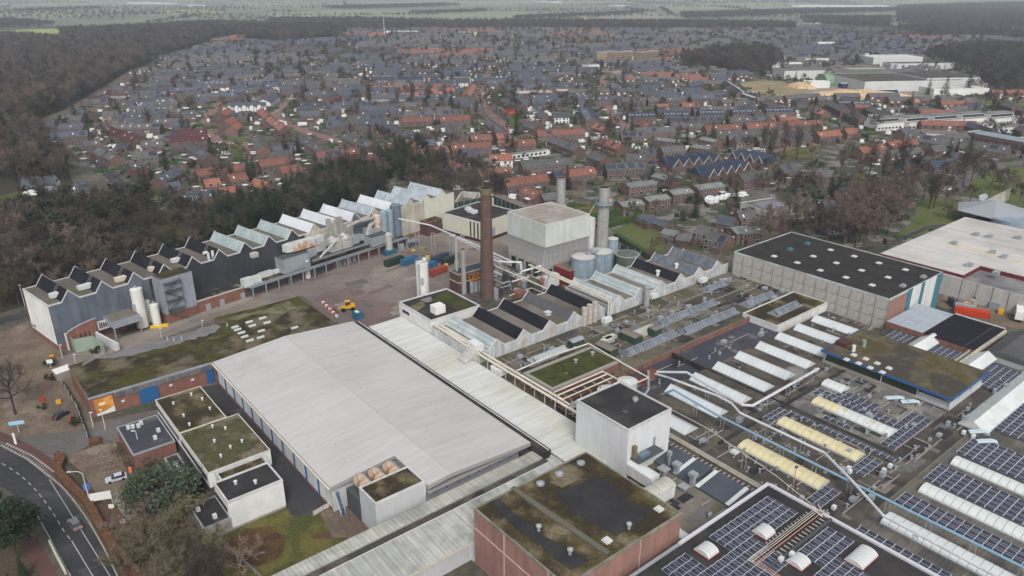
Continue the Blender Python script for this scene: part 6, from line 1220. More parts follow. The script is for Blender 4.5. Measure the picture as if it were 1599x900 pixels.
for a, b in ((367,511),(371,515),(377,520),(382,526),(390,532),(389,503),(394,509),(410,497),(417,504),(408,517),(407,527),(460,512)):
    s, t = G(B, a, b, 6.2); m = MB(); m.box(s-1.1,s+1.1,t-.3,t+.3,6,6.5); T.part('rooflight', m, M_dome)
for a, b in ((272,532),(355,509),(284,530),(262,531)): s, t = G(B, a, b, 6.2); m = MB(); m.cyl(s,t,6,7.1,.3,n=8); T.part('vent', m, M_galv)
# offices
T = bld('office_block', 'white-edged two-part office with mossy roof left of the dark service lane', 'office', 33.6,44.8,166,185.6,7,M_plaster,M_mossroof2,par=.12,pw=.2,pm=M_trimc,base=(3.2,mat('painted_shade_base',(.07,.07,.07),grain=.1)))  # base box coloured dark for the shade in the undercroft
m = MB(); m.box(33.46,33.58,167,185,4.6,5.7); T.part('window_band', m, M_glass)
T = bld('office_block', 'nearer white-edged office with mossy roof stepping toward the lawn', 'office', 33.6,47.6,146,165.9,7,M_plaster,mat('office_moss',(.075,.065,.035),(.05,.052,.022),sc=.16,lo=.42,hi=.56,c3=(.14,.12,.085),sc3=.14,lo3=.5,hi3=.6,grain=.4,gsc=2.2,bump=.4),par=.12,pw=.2,pm=M_trimc,base=(3.2,mat('painted_shade_base',(.07,.07,.07))))  # same dark base colour, undercroft shade painted in
m = MB(); m.box(33.46,33.58,147,165,4.6,5.7); T.part('window_band', m, M_glass)
for i, (a, b) in enumerate(((271,631),(299,617),(316,624),(287,650),(328,639),(296,664),(332,667),(352,670),(335,690),(360,699),(378,690),(345,713))):
    s, t = G(B, a, b, 7.2); T2 = Thing('roof_vent', 'small white roof vent on the mossy office roofs', 'roof vent', B, s, t, 7, group='white vents on the mossy office roofs'); m = MB(); m.cyl(s,t,7,7.7,.22,n=8); m.cone(s,t,7.7,8.0,.35,8); T2.part('cowl', m, M_dome)
T = bld('office_link', 'small sunken roof link between the mossy office and the black-roofed office', 'office', 35,45.5,141.7,145.9,6.2,M_plaster,M_mossroof2,par=.9)
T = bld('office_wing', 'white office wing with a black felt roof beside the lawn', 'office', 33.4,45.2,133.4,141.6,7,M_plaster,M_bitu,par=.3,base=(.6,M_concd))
m = MB(); m.box(33.24,33.36,134.2,141,4.2,5.3); T.part('window_band', m, M_glass)
for a, b in ((368,755),(399,754)): s, t = G(B, a, b, 7.2); m = MB(); m.cyl(s,t,7,7.8,.3,n=8); m.cone(s,t,7.8,8.1,.45,8); T.part('roof_vent', m, M_dome)
def lowbld(pts, z, mr, mw, label, n=3):
    s0_,s1_,t0_,t1_ = R2(B, z, *pts); T = bld('low_building', label, 'building', s0_,s1_,t0_,t1_,z,mw,mr,par=.12,pm=M_steelg)
    for k in range(n): s, t = rng.uniform(s0_+1,s1_-1), rng.uniform(t0_+1,t1_-1); m = MB(); m.box(s-.4,s+.4,t-.4,t+.4,z,z+.9); T.part('roof_unit', m, M_dome)
    return T
lowbld([(182,668),(247,651),(270,690),(208,708)], 3.6, M_bitug, M_brick, 'low brick building with blue-black roof and white units left of the offices', 6)
lowbld([(256,716),(300,742)], 3.3, M_bitu, M_concd, 'small low black-roofed extension below the mossy office', 4)
lowbld([(295,791),(361,809)], 3.2, M_bitu, M_concd, 'low dark roof hidden among the bushes in front of the black-roofed office', 2)
# right-hand pale factory and yard behind the concrete warehouse
T = Thing('pale_factory', 'vast pale flat-roofed factory at the right edge behind the concrete warehouse', 'factory', B, 320, 110, 0)
z = 9.0; s0_ = G(B,1383,398,z)[0]
X0,X1,Y1 = 281.2, 358, 122
m = MB(); m.box(X0,X1,92,Y1,0,z-.1); m.box(296.2,X1,60,92,0,z-.1); T.part('wall', m, M_dkred)
m = MB(); m.box(X0,X1,92,Y1,z-.1,z); m.box(296.2,X1,60,91.99,z-.1,z); T.part('roof', m, mat('pale_flat_roof',(.50,.485,.46),(.43,.415,.395),sc=.06,c3=(.36,.345,.32),sc3=.05,lo3=.55,hi3=.72,streak=1,ssc=(.03,.5),samt=.2,grain=.08,gsc=2))
m = MB(); m.box(X0-.1,296.1,60,91.9,7.2,7.4); T.part('lower_roof', m, mat('wet_grey_roof',(.12,.12,.125),(.2,.195,.19),sc=.12,grain=.15))
for k in range(9): m = MB(); m.box(X0-.35,X0-.05,56.3+k*5.1,61.1+k*5.1,0,7.5); T.part('panel', m, mat('pale_concrete_panel',(.44,.43,.41),(.38,.37,.35),sc=.3,streak=2,samt=.2,grain=.08))
m = MB(); m.box(X0-.2,X0-.02,92,103,0,7.8); T.part('panel', m, M_wwhite); m = MB(); m.box(X0,X0+14.9,60,91.8,0,7.18); T.part('lower_wall', m, M_concd)
for a, b in ((1489,381),(1524,367),(1545,370),(1590,372),(1513,415),(1568,402),(1555,428),(1549,395)):
    s, t = G(B, a, b, z+.3); m = MB(); m.box(s-1.3,s+1.3,t-.9,t+.9,z,z+1.3); T.part('rooftop_unit', m, M_galv)
m = MB(); s, t = G(B, 1474, 381, z); s2, t2 = G(B, 1599, 408, z); m.box(s,s+1.1,t2,t,z,z+.25); T.part('roof_walkway', m, M_cream)
occrect(B,X0,X1,55,Y1)
a, b = P(1513,344), P(1574,313); T = Thing('boundary_wall', 'pale concrete panel wall at the far corner of the vast pale factory', 'wall', FW, a[0], a[1], 0)
for k in range(12):
    u, v = k/12, (k+.94)/12; m = MB(); strip(m, [(a[0]+(b[0]-a[0])*u, a[1]+(b[1]-a[1])*u),(a[0]+(b[0]-a[0])*v, a[1]+(b[1]-a[1])*v)], .3, 0, 6.5); T.part('panel', m, M_fibre)
x_, y_ = P(1572,362); T = Thing('open_tank', 'blue round open tank under a dark hipped roof at the right edge', 'tank', FW, x_, y_, 0); m = MB(); m.cyl(x_,y_,0,6.5,7.5,n=28); T.part('shell', m, M_siloblue); m = MB(); m.cone(x_+1,y_+14,6.0,11,17,6); T.part('hipped_roof', m, M_steelg)
T = container(1517,493,10.5,FB-math.pi/2+.35,M_redskip,'bright red open skip in the yard behind the solar roofs',2.3,open_=True)
x_, y_ = P(1590,495); T = Thing('trailer', 'white box trailer with rust-red side parked at the right edge', 'trailer', FW, x_, y_, 0, rot=1.0)
m = MB(); m.box(x_-6,x_+6,y_-1.25,y_+1.25,1.1,3.9); T.part('box', m, M_plaster); m = MB(); m.box(x_-5.95,x_+6,y_-1.3,y_-1.26,1.1,2.6); T.part('side_panel', m, mat('terracotta_panel',(.4,.17,.12),grain=.1)); m = MB(); m.box(x_-5,x_-3,y_-1.1,y_+1.1,.1,1.1); m.box(x_+3,x_+5,y_-1.1,y_+1.1,.1,1.1); T.part('wheel', m, M_tyre)
for k in range(14):
    x_, y_ = P(1480+rng.uniform(0,90), 462+rng.uniform(0,26)); m = MB(); m.obox((x_,y_),rng.uniform(0,3),rng.uniform(1.5,6),rng.uniform(1,2.4),0,rng.uniform(.8,3)); solo('scrap_machine', 'grey scrap and machine frame in the yard behind the red skip', 'scrap', m, rng.choice([M_steelg,M_rust,M_concd,M_steel]), FW, x_, y_, group='scrap and machine frames around the red skip')
m = MB(); x_, y_ = P(1562,490); m.obox((x_,y_),1,2,1.6,0,1.6); solo('yellow_tractor_unit', 'small yellow machine in front of the white trailer', 'machine', m, M_yellow, FW, x_, y_)
# fences around the works
def fence(label, pxs, h_, mt, th=.12, post=True):
    P_ = [P(a, b) for a, b in pxs]; T = Thing('fence', label, 'fence', FW, P_[0][0], P_[0][1], 0)
    m = MB(); strip(m, P_, th, .1, h_); T.part('mesh_panel', m, mt)
    if post:
        m = MB()
        for i in range(len(P_)-1):
            L_ = math.hypot(P_[i+1][0]-P_[i][0], P_[i+1][1]-P_[i][1])
            for k in range(int(L_/4)+1): u = k*4/L_; x_, y_ = P_[i][0]+(P_[i+1][0]-P_[i][0])*u, P_[i][1]+(P_[i+1][1]-P_[i][1])*u; m.box(x_-.1,x_+.1,y_-.16,y_-.06,0,h_+.15)
        T.part('post', m, M_steelg, stuff=True)
fence('tall dark green screen fence behind the cream building', [(704,331),(752,321),(770,318),(830,343)], 4.2, M_fence)
fence('green mesh fence between the round tanks and the garden hedge', [(968,390),(1000,400),(1040,414)], 2.4, M_fence)
fence('thin fence in front of the moss-covered roof', [(187,553),(250,537),(335,516),(337,498)], 1.4, M_concd, .06); fence('fence along the path at the left of the moss roof hall', [(98,600),(122,640),(140,690)], 1.6, M_fence, .06)
fence('rail along the lawn at the bottom left', [(333,832),(365,865),(410,905)], 1.0, M_concd, .05); fence('wooden railing at the end of the dark service lane', [(490,806),(505,797),(523,788)], 1.2, M_trimc, .1)
fence('long boundary wall beside the right-hand lawn', [(1365,397),(1404,378),(1445,359),(1475,356)], 1.8, M_steel, .3, False)
T = Thing('storage_bunker', 'open concrete storage bunker with pale block walls behind the cream building', 'bunker', FW, *P(740,325), 0)
for i, (a, b) in enumerate((((712,324),(722,308)),((722,308),(745,310)),((745,310),(768,312)),((745,310),(738,322)),((768,312),(770,322)))): m = MB(); strip(m, [P(*a), P(*b)], .9, 0, 3.2); T.part('block_wall', m, M_conc)

for i, (a, b, z, sc) in enumerate(((1242,590,9.5,1.0),(905,452,7,1.3))):
    s, t = G(B, a, b, z); m = MB(); q = random.Random(i)
    bm_r = sc*2.6; N = 12
    for j in range(7):
        for k in range(N):
            v_ = math.pi*j/6; u_ = 2*math.pi*k/N; r_ = bm_r*(1+.25*math.sin(3*u_+j+i)); m.v.append((s+r_*math.sin(v_)*math.cos(u_)*1.3, t+r_*math.sin(v_)*math.sin(u_), z+1.4+bm_r*.7*math.cos(v_)))
    for j in range(6):
        for k in range(N): k2 = (k+1) % N; m.f.append((j*N+k,(j+1)*N+k,(j+1)*N+k2,j*N+k2)); m.m.append(0)
    if 'steam' not in MATS:
        sm = bpy.data.materials.new('steam'); MATS['steam'] = sm; sm.use_nodes = True; n = sm.node_tree.nodes; n.remove(n['Principled BSDF']); pv = n.new('ShaderNodeVolumePrincipled'); pv.inputs['Density'].default_value = .1; pv.inputs['Color'].default_value = (.95,.95,.95,1); sm.node_tree.links.new(pv.outputs[0], n['Material Output'].inputs['Volume'])
    solo('steam_plume', ['wisp of white steam at the end of the silver pipe','wisp of white steam beside the brick chimney yard'][i], 'steam', m, MATS['steam'], B, s, t, z)
# ================================================================== TOWN
TOWNLAB = []     # (object, base text, category, px, py) -> labels written at the end
KIND = {   # roof, wall, dormer
 'o': (M_tile_o, M_bricktown, 0), 'ro': (M_tile_r, M_bricktown, 0), 'r': (M_tile_d, M_bricktown, 0), 'g': (M_tile_g, M_bricktown, 0),
 'b': (M_tile_b, M_bricktown, 0), 'n': (M_tile_n, M_bricktown, 1), 't': (M_tile_g, M_bricktan, 0), 'w': (M_tile_b, M_plaster, 0),
 'ow': (M_tile_o, M_plaster, 0), 'bw': (M_tile_b, M_plaster, 2), 's': (M_tile_n, M_bricktown, 3), 'gr': (M_flatgrey, M_bricktown, 4), 'gs': (M_tile_g, M_bricktown, 3)}
DESC = {'o': 'terrace with bright orange roof tiles', 'ro': 'brick terrace with red-brown roof tiles', 'r': 'terrace with dark red roof', 'g': 'brick terrace with grey-brown roof', 'b': 'terrace with anthracite roof',
 'n': 'terrace with navy roof and white dormers', 't': 'tan brick houses with grey roof', 'w': 'white-walled house with dark roof', 'ow': 'white-walled building with orange roof', 'bw': 'white-pillared terrace with dark roof', 's': 'row covered in solar panels', 'gr': 'brick house block with shallow grey roof', 'gs': 'grey-roofed row with some solar panels'}
M_win = mat('window_frame_white', (.5,.5,.48), grain=.05)
NROW = 0
def row(a, b, kind, D=9.0, ez=5.2, rz=8.3, near=True, detail=True, lab=True):
    global NROW
    L = math.hypot(b[0]-a[0], b[1]-a[1]); ang = math.atan2(b[1]-a[1], b[0]-a[0]); c = ((a[0]+b[0])/2, (a[1]+b[1])/2)
    if math.cos(ang) < 0: ang += math.pi
    mr, mw, dm = KIND[kind]
    if kind == 'gr': rz = ez+1.3
    T = Thing('terraced_house' if L > 16 else 'house', '', 'houses' if L > 16 else 'house', FW, 0, 0, 0); T.o.location = (*c, 0); T.o.rotation_euler = (0, 0, ang)
    h = L/2; m = MB(); m.box(-h,h,-D/2,D/2,0,ez)
    m.face([(-h,D/2,ez),(-h,-D/2,ez),(-h,0,rz-.1)]); m.face([(h,-D/2,ez),(h,D/2,ez),(h,0,rz-.1)]); T.part('wall', m, mw)
    m = MB(); ov = .35; m.roof(-h,h,-D/2,D/2,ez-.1,rz,0,0,0,ov=.25); m.f = [f for f, k in zip(m.f, range(len(m.f))) if k < 4]; m.m = m.m[:4]
    T.part('roof', m, mr)
    wn, dn = MB(), MB()
    units = max(1, int(round(L/5.8))); u = L/units
    for k in range(units if rz > 6 or kind == 'gr' and rz > 5 else 0):
        x = -h+u*(k+.5)
        for side in (-1, 1):
            y = side*(D/2+.03)
            for zz, ww, xo in ((3.2,1.5,-u*.2),(3.2,.9,u*.25),(.6,2.0,-u*.18),(.2,.95,u*.3)):
                z1 = zz+(1.35 if zz > .3 else 2.0)
                wn.box(x+xo-ww/2-.09,x+xo+ww/2+.09,min(y,y-side*.04),max(y,y-side*.04),zz-.09,z1+.09,0)
                wn.box(x+xo-ww/2,x+xo+ww/2,min(y,y+side*.03),max(y,y+side*.03),zz,z1,1)
        if dm in (1,):
            y0_ = -D/2+1.1; z0_ = ez+(rz-ez)*.28
            for xo in (-u*.22,u*.22): dn.box(x+xo-.55,x+xo+.55,y0_-.1,y0_+1.8,z0_,z0_+1.25,0,1); dn.box(x+xo-.4,x+xo+.4,y0_-.14,y0_-.1,z0_+.2,z0_+1.05,2)
        elif dm == 2: dn.box(x-u*.5,x-u*.5+2.3,-D/2-1.6,-D/2,0,ez+1.0,0)
        elif dm == 3 or (dm == 0 and rng.random() < (.16 if kind != 'o' else .22)):
            for side in (-1,):
                n_ = 1; xw = u*rng.uniform(.5,.95)/2; za, zb_ = .15, .85
                ya_, yb_ = -D/2*(1-za)*1.0, -D/2*(1-zb_); A_, B_ = ez+(rz-ez)*za+.07, ez+(rz-ez)*zb_+.07
                dn.face([(x-xw,ya_,A_),(x+xw,ya_,A_),(x+xw,yb_,B_),(x-xw,yb_,B_)], 3)
        elif rng.random() < .3 and detail:
            za, zb_ = .35, .6; ya_, yb_ = -D/2*(1-za), -D/2*(1-zb_); dn.face([(x-.4,ya_,ez+(rz-ez)*za+.06),(x+.4,ya_,ez+(rz-ez)*za+.06),(x+.4,yb_,ez+(rz-ez)*zb_+.06),(x-.4,yb_,ez+(rz-ez)*zb_+.06)], 0)
    if wn.f: T.part('window', wn, [M_win, M_glass], stuff=True)
    if dn.f: T.part('dormer' if dm in (1,2) else 'roof_fitting', dn, [M_plaster, M_tile_n, M_glass, M_solar], stuff=True)
    ch = MB()
    for k in range(0, units+1, 1 if L < 30 else 2): x = min(h-.5, max(-h+.5, -h+u*k)); ch.box(x-.4,x+.4,-.3,.5,rz-.6,rz+.9,0)
    if kind not in ('gr','n') and rz > 6: T.part('chimney', ch, M_bricktown, stuff=True)
    if near:   # rear sheds / extensions as parts of the row
        ex = MB()
        for k in range(units):
            if rng.random() < .45: x = -h+u*(k+.5); w_ = rng.uniform(2.2,4.5); ex.box(x-w_/2,x+w_/2,-D/2-rng.uniform(2,3.4),-D/2,0,2.7,0,rng.choice([1,1,2,3]))
        if ex.f: T.part('extension', ex, [mw, M_shed, M_plaster, mr], stuff=True)
    ca, sa = math.cos(ang), math.sin(ang)
    OCC([(c[0]+x*ca-y*sa, c[1]+x*sa+y*ca) for x, y in ((-h-1,-D/2-1),(h+1,-D/2-1),(h+1,D/2+1),(-h-1,D/2+1))], 1)
    px, py = proj(c[0], c[1], 5); nm = DESC[kind] if L > 16 else DESC[kind].replace('terrace', 'house').replace('row', 'house')
    if lab: TOWNLAB.append((T.o, nm, 'houses' if L > 16 else 'house', px, py))
    NROW += 1; return T
def rowpx(x1, y1, x2, y2, kind, D=9.0, rz=8.3, **k):
    a, b = P(x1, y1, rz), P(x2, y2, rz); L = math.hypot(a[0]-b[0], a[1]-b[1])
    if L > 130: f = 130/L; c = ((a[0]+b[0])/2,(a[1]+b[1])/2); a = (c[0]+(a[0]-c[0])*f,c[1]+(a[1]-c[1])*f); b = (c[0]+(b[0]-c[0])*f,c[1]+(b[1]-c[1])*f)
    return row(a, b, kind, D, 5.2 if rz > 7 else 3, rz, **k)
def TR(bx, by, sc, L):
    for q in L:
        x1, y1, x2, y2, k = q[:5]; rowpx(bx+x1/sc, by+y1/sc, bx+x2/sc, by+y2/sc, k, *(q[5:]))
TR(0,110,6,[(560,500,790,500,'b'),(770,660,930,645,'g'),(600,425,770,420,'g'),(940,712,1000,755,'g'),(1010,745,1095,792,'g'),(1225,765,1465,745,'g',13),(1200,870,1290,855,'g'),(1095,690,1210,690,'b',8,5),(1315,665,1520,650,'g'),
 (1010,515,1150,565,'r',12),(1160,568,1290,612,'r',12),(1165,448,1240,442,'w'),(1260,462,1340,457,'w'),(960,385,1110,380,'t'),(1160,385,1330,385,'t'),(1400,380,1580,380,'t'),(1150,275,1450,268,'bw'),(1200,330,1460,325,'bw'),(1480,250,1596,250,'bw'),(1500,320,1596,320,'bw'),
 (1240,190,1570,190,'b'),(1090,150,1320,140,'g'),(1400,140,1596,130,'b'),(850,270,1000,260,'g',12),(760,345,840,380,'g'),(890,240,980,245,'r'),(1020,180,1090,195,'r'),(1000,465,1080,455,'g')])
TR(266,110,6,[(0,160,360,160,'b'),(250,60,430,60,'b'),(270,100,560,95,'b'),(580,95,800,92,'b'),(820,85,1060,80,'b'),(690,180,1000,175,'g'),(560,282,690,215,'g'),(700,250,860,245,'g'),(870,272,960,215,'w',12),(540,305,890,295,'bw'),
 (468,392,545,350,'o'),(500,470,575,430,'o'),(560,520,620,480,'o'),(850,350,930,415,'o'),(940,425,1075,520,'o'),(100,385,220,375,'b'),(0,480,150,470,'b'),(0,560,330,545,'r'),(0,618,350,605,'r'),(170,650,380,790,'g'),(820,590,862,700,'g'),
 (1360,765,1596,740,'ro'),(1200,590,1320,650,'g'),(1330,655,1460,720,'g'),(1190,335,1340,330,'b'),(1440,330,1596,325,'b'),(1210,385,1410,380,'b'),(1480,430,1596,425,'b'),(1460,480,1596,475,'b'),(1450,265,1560,220,'r')])
TR(532,110,6,[(300,65,500,60,'s',13),(530,60,770,55,'s',13),(300,145,500,140,'o'),(550,150,770,135,'o'),(380,215,445,212,'o'),(565,210,770,205,'o'),(830,130,1050,128,'o'),(845,170,1060,160,'o'),(860,200,960,195,'o'),(1235,120,1175,215,'o'),
 (570,440,850,432,'ro'),(925,430,1205,418,'ro'),(1215,605,1400,595,'ro'),(1450,590,1570,580,'o'),(1030,690,1395,665,'ro'),(1470,655,1596,650,'ro'),(660,750,985,705,'o'),(420,690,700,665,'ro'),(770,655,880,645,'b'),(50,815,345,780,'ro'),(0,740,145,725,'ro'),
 (1395,790,1596,780,'ow'),(1020,845,1150,890,'ro'),(130,470,430,460,'b'),(0,480,80,478,'b'),(180,380,420,375,'b'),(60,425,400,410,'g'),(540,385,870,378,'g'),(780,345,1030,338,'g'),(890,375,1140,368,'g'),(420,505,570,535,'b'),(590,550,800,600,'gs'),(50,580,180,640,'g'),(200,640,310,665,'g'),
 (1030,490,1070,590,'g'),(1390,450,1540,560,'gs'),(1200,330,1330,325,'g'),(450,355,520,352,'b'),(590,300,700,296,'g'),(1110,280,1200,276,'b')])
TR(798,110,6,[(30,60,380,55,'b'),(20,92,250,88,'b'),(240,560,680,545,'ro'),(0,650,220,640,'ro'),(690,310,770,440,'s',12),(800,490,900,520,'o'),(840,625,1045,690,'o'),(1200,455,1350,505,'ro'),(740,595,895,590,'gr'),(1030,570,1245,570,'gs'),(1090,395,1345,390,'n'),(1420,385,1596,380,'n'),(1360,318,1520,312,'o'),
 (990,255,1260,252,'g'),(1280,250,1575,248,'g'),(1365,600,1596,625,'gr'),(1180,735,1340,725,'g'),(1400,715,1596,700,'g'),(390,615,640,705,'g'),(760,755,900,800,'g'),(240,290,330,370,'w'),(160,480,260,510,'g'),(270,370,340,410,'g'),(90,845,560,815,'g'),(980,40,1140,38,'b'),(1160,50,1300,45,'b'),(1210,120,1380,115,'s'),(1400,75,1480,90,'s'),(930,130,1000,128,'b'),(1340,190,1440,185,'b')])
TR(1064,110,6,[(0,305,155,300,'o'),(160,370,390,365,'n'),(470,360,715,355,'n'),(780,350,1035,342,'n'),(1460,280,1596,275,'n'),(0,385,60,383,'n'),(215,515,540,500,'ro'),(600,495,925,482,'ro'),(990,475,1305,462,'ro'),(1265,575,1470,555,'o'),(1525,545,1596,540,'o'),
 (620,450,690,445,'o',8,5.5),(780,440,870,438,'o',8,5.5),(910,437,1075,430,'o',8,5.5),(1290,360,1360,375,'o'),(400,90,470,130,'n'),(480,136,560,190,'n'),(600,200,720,240,'n'),(60,130,190,95,'s'),(490,290,680,285,'g'),(800,270,860,290,'g'),(1060,275,1160,270,'b'),(1270,240,1410,240,'g'),
 (20,570,140,580,'gr'),(205,595,350,625,'gr'),(120,665,290,690,'gr'),(500,625,660,620,'t'),(700,620,960,600,'g'),(1000,600,1200,590,'g'),(440,600,530,600,'b')])
TR(1330,110,5.944,[(0,280,160,275,'n'),(60,712,290,680,'o'),(330,665,575,625,'o'),(0,530,70,540,'o'),(525,572,1000,640,'g',10,9.5),(1030,645,1475,700,'g',10,9.5),(370,375,530,375,'gr'),(150,385,300,385,'gr'),(450,540,540,530,'b'),(530,265,610,260,'o'),(490,340,700,330,'g'),(850,335,1060,325,'g'),(1060,295,1200,300,'b')])
TR(1330,190,5.944,[(720,365,880,350,'s',10,7),(880,345,1010,340,'b',9,7),(490,330,560,380,'b',9,7),(890,290,1000,285,'b',8,6),(620,310,800,330,'g',9,5)])
TR(200,230,6,[(340,335,480,320,'b'),(540,412,680,400,'b',11,6.5),(700,412,840,402,'b',10,6.5),(625,208,1070,150,'ro'),(930,258,1090,232,'ro'),(705,305,850,285,'o',8,6.5),(850,380,1005,362,'o',8,5.5),(1220,122,1490,90,'ro'),(1410,187,1596,155,'ro'),(1190,285,1310,330,'o',8,6),(30,215,195,195,'r',8,6)])
TR(680,220,6,[(400,272,690,240,'ro'),(635,358,1030,305,'ro'),(1100,285,1190,275,'s'),(1195,274,1480,240,'ro'),(840,420,980,475,'ro',8,6.5),(990,495,1120,482,'g',9,5.5)])
TR(900,240,6,[(270,92,640,75,'gs'),(460,245,720,215,'gr'),(750,150,935,190,'gr'),(1105,265,1355,235,'gr'),(870,310,1065,290,'gr'),(635,375,840,345,'gr'),(400,420,600,395,'gr'),(620,560,870,650,'b',7,4.2),(1150,660,1330,700,'g',12,7),(1260,720,1440,760,'g',12,7),(1450,660,1596,640,'gr'),(830,720,960,750,'gr',8,3.2),(960,740,1090,760,'g',8,5)])
TR(1100,220,6,[(320,312,610,260,'g'),(690,230,840,200,'g'),(300,655,470,640,'g',10,7),(150,692,300,720,'b',9,6),(310,780,540,760,'gr'),(600,680,720,720,'g',10,7),(1110,560,1280,560,'b',12,7),(1340,500,1500,480,'gr',10,5.5),(850,525,950,540,'b',8,4.5),(1330,300,1400,310,'g',8,5)])
# zigzag-gabled rows
def zigzag(px0, py0, px1, py1, n, label, D=13):
    a, b = P(px0, py0, 5.5), P(px1, py1, 5.5); L = math.hypot(b[0]-a[0], b[1]-a[1]); ang = math.atan2(b[1]-a[1], b[0]-a[0])
    T = Thing('terraced_house', label, 'houses', FW, 0, 0, 0); T.o.location = (*a, 0); T.o.rotation_euler = (0,0,ang); w_ = L/n
    m = MB(); m.box(0,L,0,D,0,3.6)
    for k in range(n): m.face([(k*w_,0,3.6),((k+1)*w_,0,3.6),((k+.5)*w_,0,8.2)])
    T.part('wall', m, M_bricktown)
    for k in range(n):
        m = MB(); x0_, x1_, c = k*w_, (k+1)*w_, (k+.5)*w_; m.face([(x0_,-.3,3.6),(c,-.3,8.3),(c,D,8.3),(x0_,D,3.6)][::-1]); m.face([(c,-.3,8.3),(x1_,-.3,3.6),(x1_,D,3.6),(c,D,8.3)][::-1]); T.part('roof', m, M_tile_n)
        m = MB(); m.tube([(x0_,-.35,3.7),(c,-.35,8.4),(x1_,-.35,3.7)],.2,4); T.part('bargeboard', m, M_trim)
        m = MB(); m.box(c-1,c+1,-.06,-.01,.4,2.4); m.box(c-.7,c+.7,-.06,-.01,4,5.6); T.part('window', m, M_glass)
    m = MB(); m.roof(0,L,D*.45,D+3,3.6,8.0,0,0,0,ov=.1); T.part('main_roof', m, M_tile_n)
    ca, sa = math.cos(ang), math.sin(ang); OCC([(a[0]+x*ca-y*sa, a[1]+x*sa+y*ca) for x, y in ((-1,-1),(L+1,-1),(L+1,D+4),(-1,D+4))], 1)
zigzag(1051,257,1129,248.5,5,'navy-roofed row with five white zigzag gables, the left one of three')
zigzag(1107,273,1174,259.5,5,'navy-roofed row with five white zigzag gables nearest the camera')
zigzag(1137,242,1192,252.5,4,'navy-roofed row with four white zigzag gables at the right')
# larger single buildings of the town
def block(px0, py0, px1, py1, D, h_, mw, mr, label, name='building', cat='building', par=.3, extra=None):
    a, b = P(px0, py0, h_), P(px1, py1, h_); L = math.hypot(b[0]-a[0], b[1]-a[1]); ang = math.atan2(b[1]-a[1], b[0]-a[0])
    T = Thing(name, label, cat, FW, 0, 0, 0); T.o.location = (*a, 0); T.o.rotation_euler = (0,0,ang)
    m = MB(); m.box(0,L,0,D,0,h_-.05); T.part('wall', m, mw); m = MB(); m.box(.15,L-.15,.15,D-.15,h_-.2,h_); T.part('roof', m, mr)
    m = MB(); m.box(-.1,L+.1,-.1,.2,h_-.3,h_+par); m.box(-.1,.2,.2,D,h_-.3,h_+par); m.box(L-.2,L+.1,.2,D,h_-.3,h_+par); T.part('coping', m, M_trim)
    wn = MB()
    for fl in range(max(1, int(h_/3))):
        for k in range(int(L/3.4)): wn.box(1+k*3.4,3+k*3.4,-.08,-.01,fl*3+.9,fl*3+2.3)
    T.part('window', wn, M_glass, stuff=True); ca, sa = math.cos(ang), math.sin(ang); OCC([(a[0]+x*ca-y*sa, a[1]+x*sa+y*ca) for x, y in ((-1,-1),(L+1,-1),(L+1,D+1),(-1,D+1))], 1)
    return T, L
for i, (x0_, x1_, y_) in enumerate(((1371,1413,194),(1420,1459,192.5),(1463,1504,189.5),(1507,1548,186.5),(1552,1592,186))):
    T, L_ = block(x0_, y_, x1_, y_-3, 14, 5.2, M_plaster, M_gravel, ['white stepped flat-roofed flats, leftmost of five at the right side','second from the left of the five white stepped flats','middle one of the five white stepped flats','fourth from the left of the white stepped flats','white stepped flats at the right edge of the photo'][i], 'flats', 'flats')
    m = MB(); m.box(2,L_-1,5,14,5.2,8.2); T.part('upper_floor', m, M_plaster); m = MB(); m.box(2.5,L_-1.5,4.85,4.99,5.7,7.5); T.part('window_band', m, M_glass); m = MB(); m.box(1.9,L_-.9,4.6,14,8.2,8.6); T.part('upper_roof', m, M_flatgrey)
block(1510,206,1599,222,14,8,M_bricktown,M_blueroof,'long brick building with blue-grey metal roof at the right edge'); block(1565,218,1640,232,22,7,M_bricktown,M_blueroof,'nearer brick building with blue-grey roof cut by the right edge')
block(1420,208,1500,212,20,4,M_plaster,M_gravel,'low flat-roofed building group below the white flats'); block(1560,198,1650,204,20,4,M_plaster,M_gravel,'low school-like building with pale roof edge at the right')
block(806,146,862,144,16,6.5,M_bricktown,mat('cream_flat_roof',(.42,.39,.31),(.36,.33,.26),sc=.1,grain=.1),'long low school building with cream roof'); block(870,142,905,142,14,5,M_bricktown,MATS['cream_flat_roof'],'short low cream-roofed school wing')
block(698,122,735,121.5,14,7,M_plaster,mat('olive_flat_roof',(.14,.13,.085),(.12,.11,.07),sc=.1,grain=.15),'large hall with olive roof beside the orange terraces')
for i, (x0_, x1_) in enumerate(((948,960),(963,988),(1003,1028))): block(x0_, 82, x1_, 80, 16, 15, M_bricktan, M_gravel, ['narrow cream apartment block at the left of three','wide cream apartment block in the middle of three','cream and grey apartment block at the right of three'][i], 'apartment_block', 'apartments')
block(918,102,936,101,14,8,M_plaster,M_flatgrey,'pale flat-topped block in the middle of the town'); block(957,113,995,111,16,8,M_bricktan,M_gravel,'cream stepped apartment building by the long straight street')
T, L_ = block(1157,317,1216,338,20,4.6,M_wwhite,M_bitul,'low workshop with a blue wall end and solar panels on its roof','workshop','building')
m = MB()
for i in range(8):
    for j in range(6): m.face([(5+i*2.4,3+j*2.3,4.75),(7.2+i*2.4,3+j*2.3,4.75),(7.2+i*2.4,5+j*2.3,4.95),(5+i*2.4,5+j*2.3,4.95)])
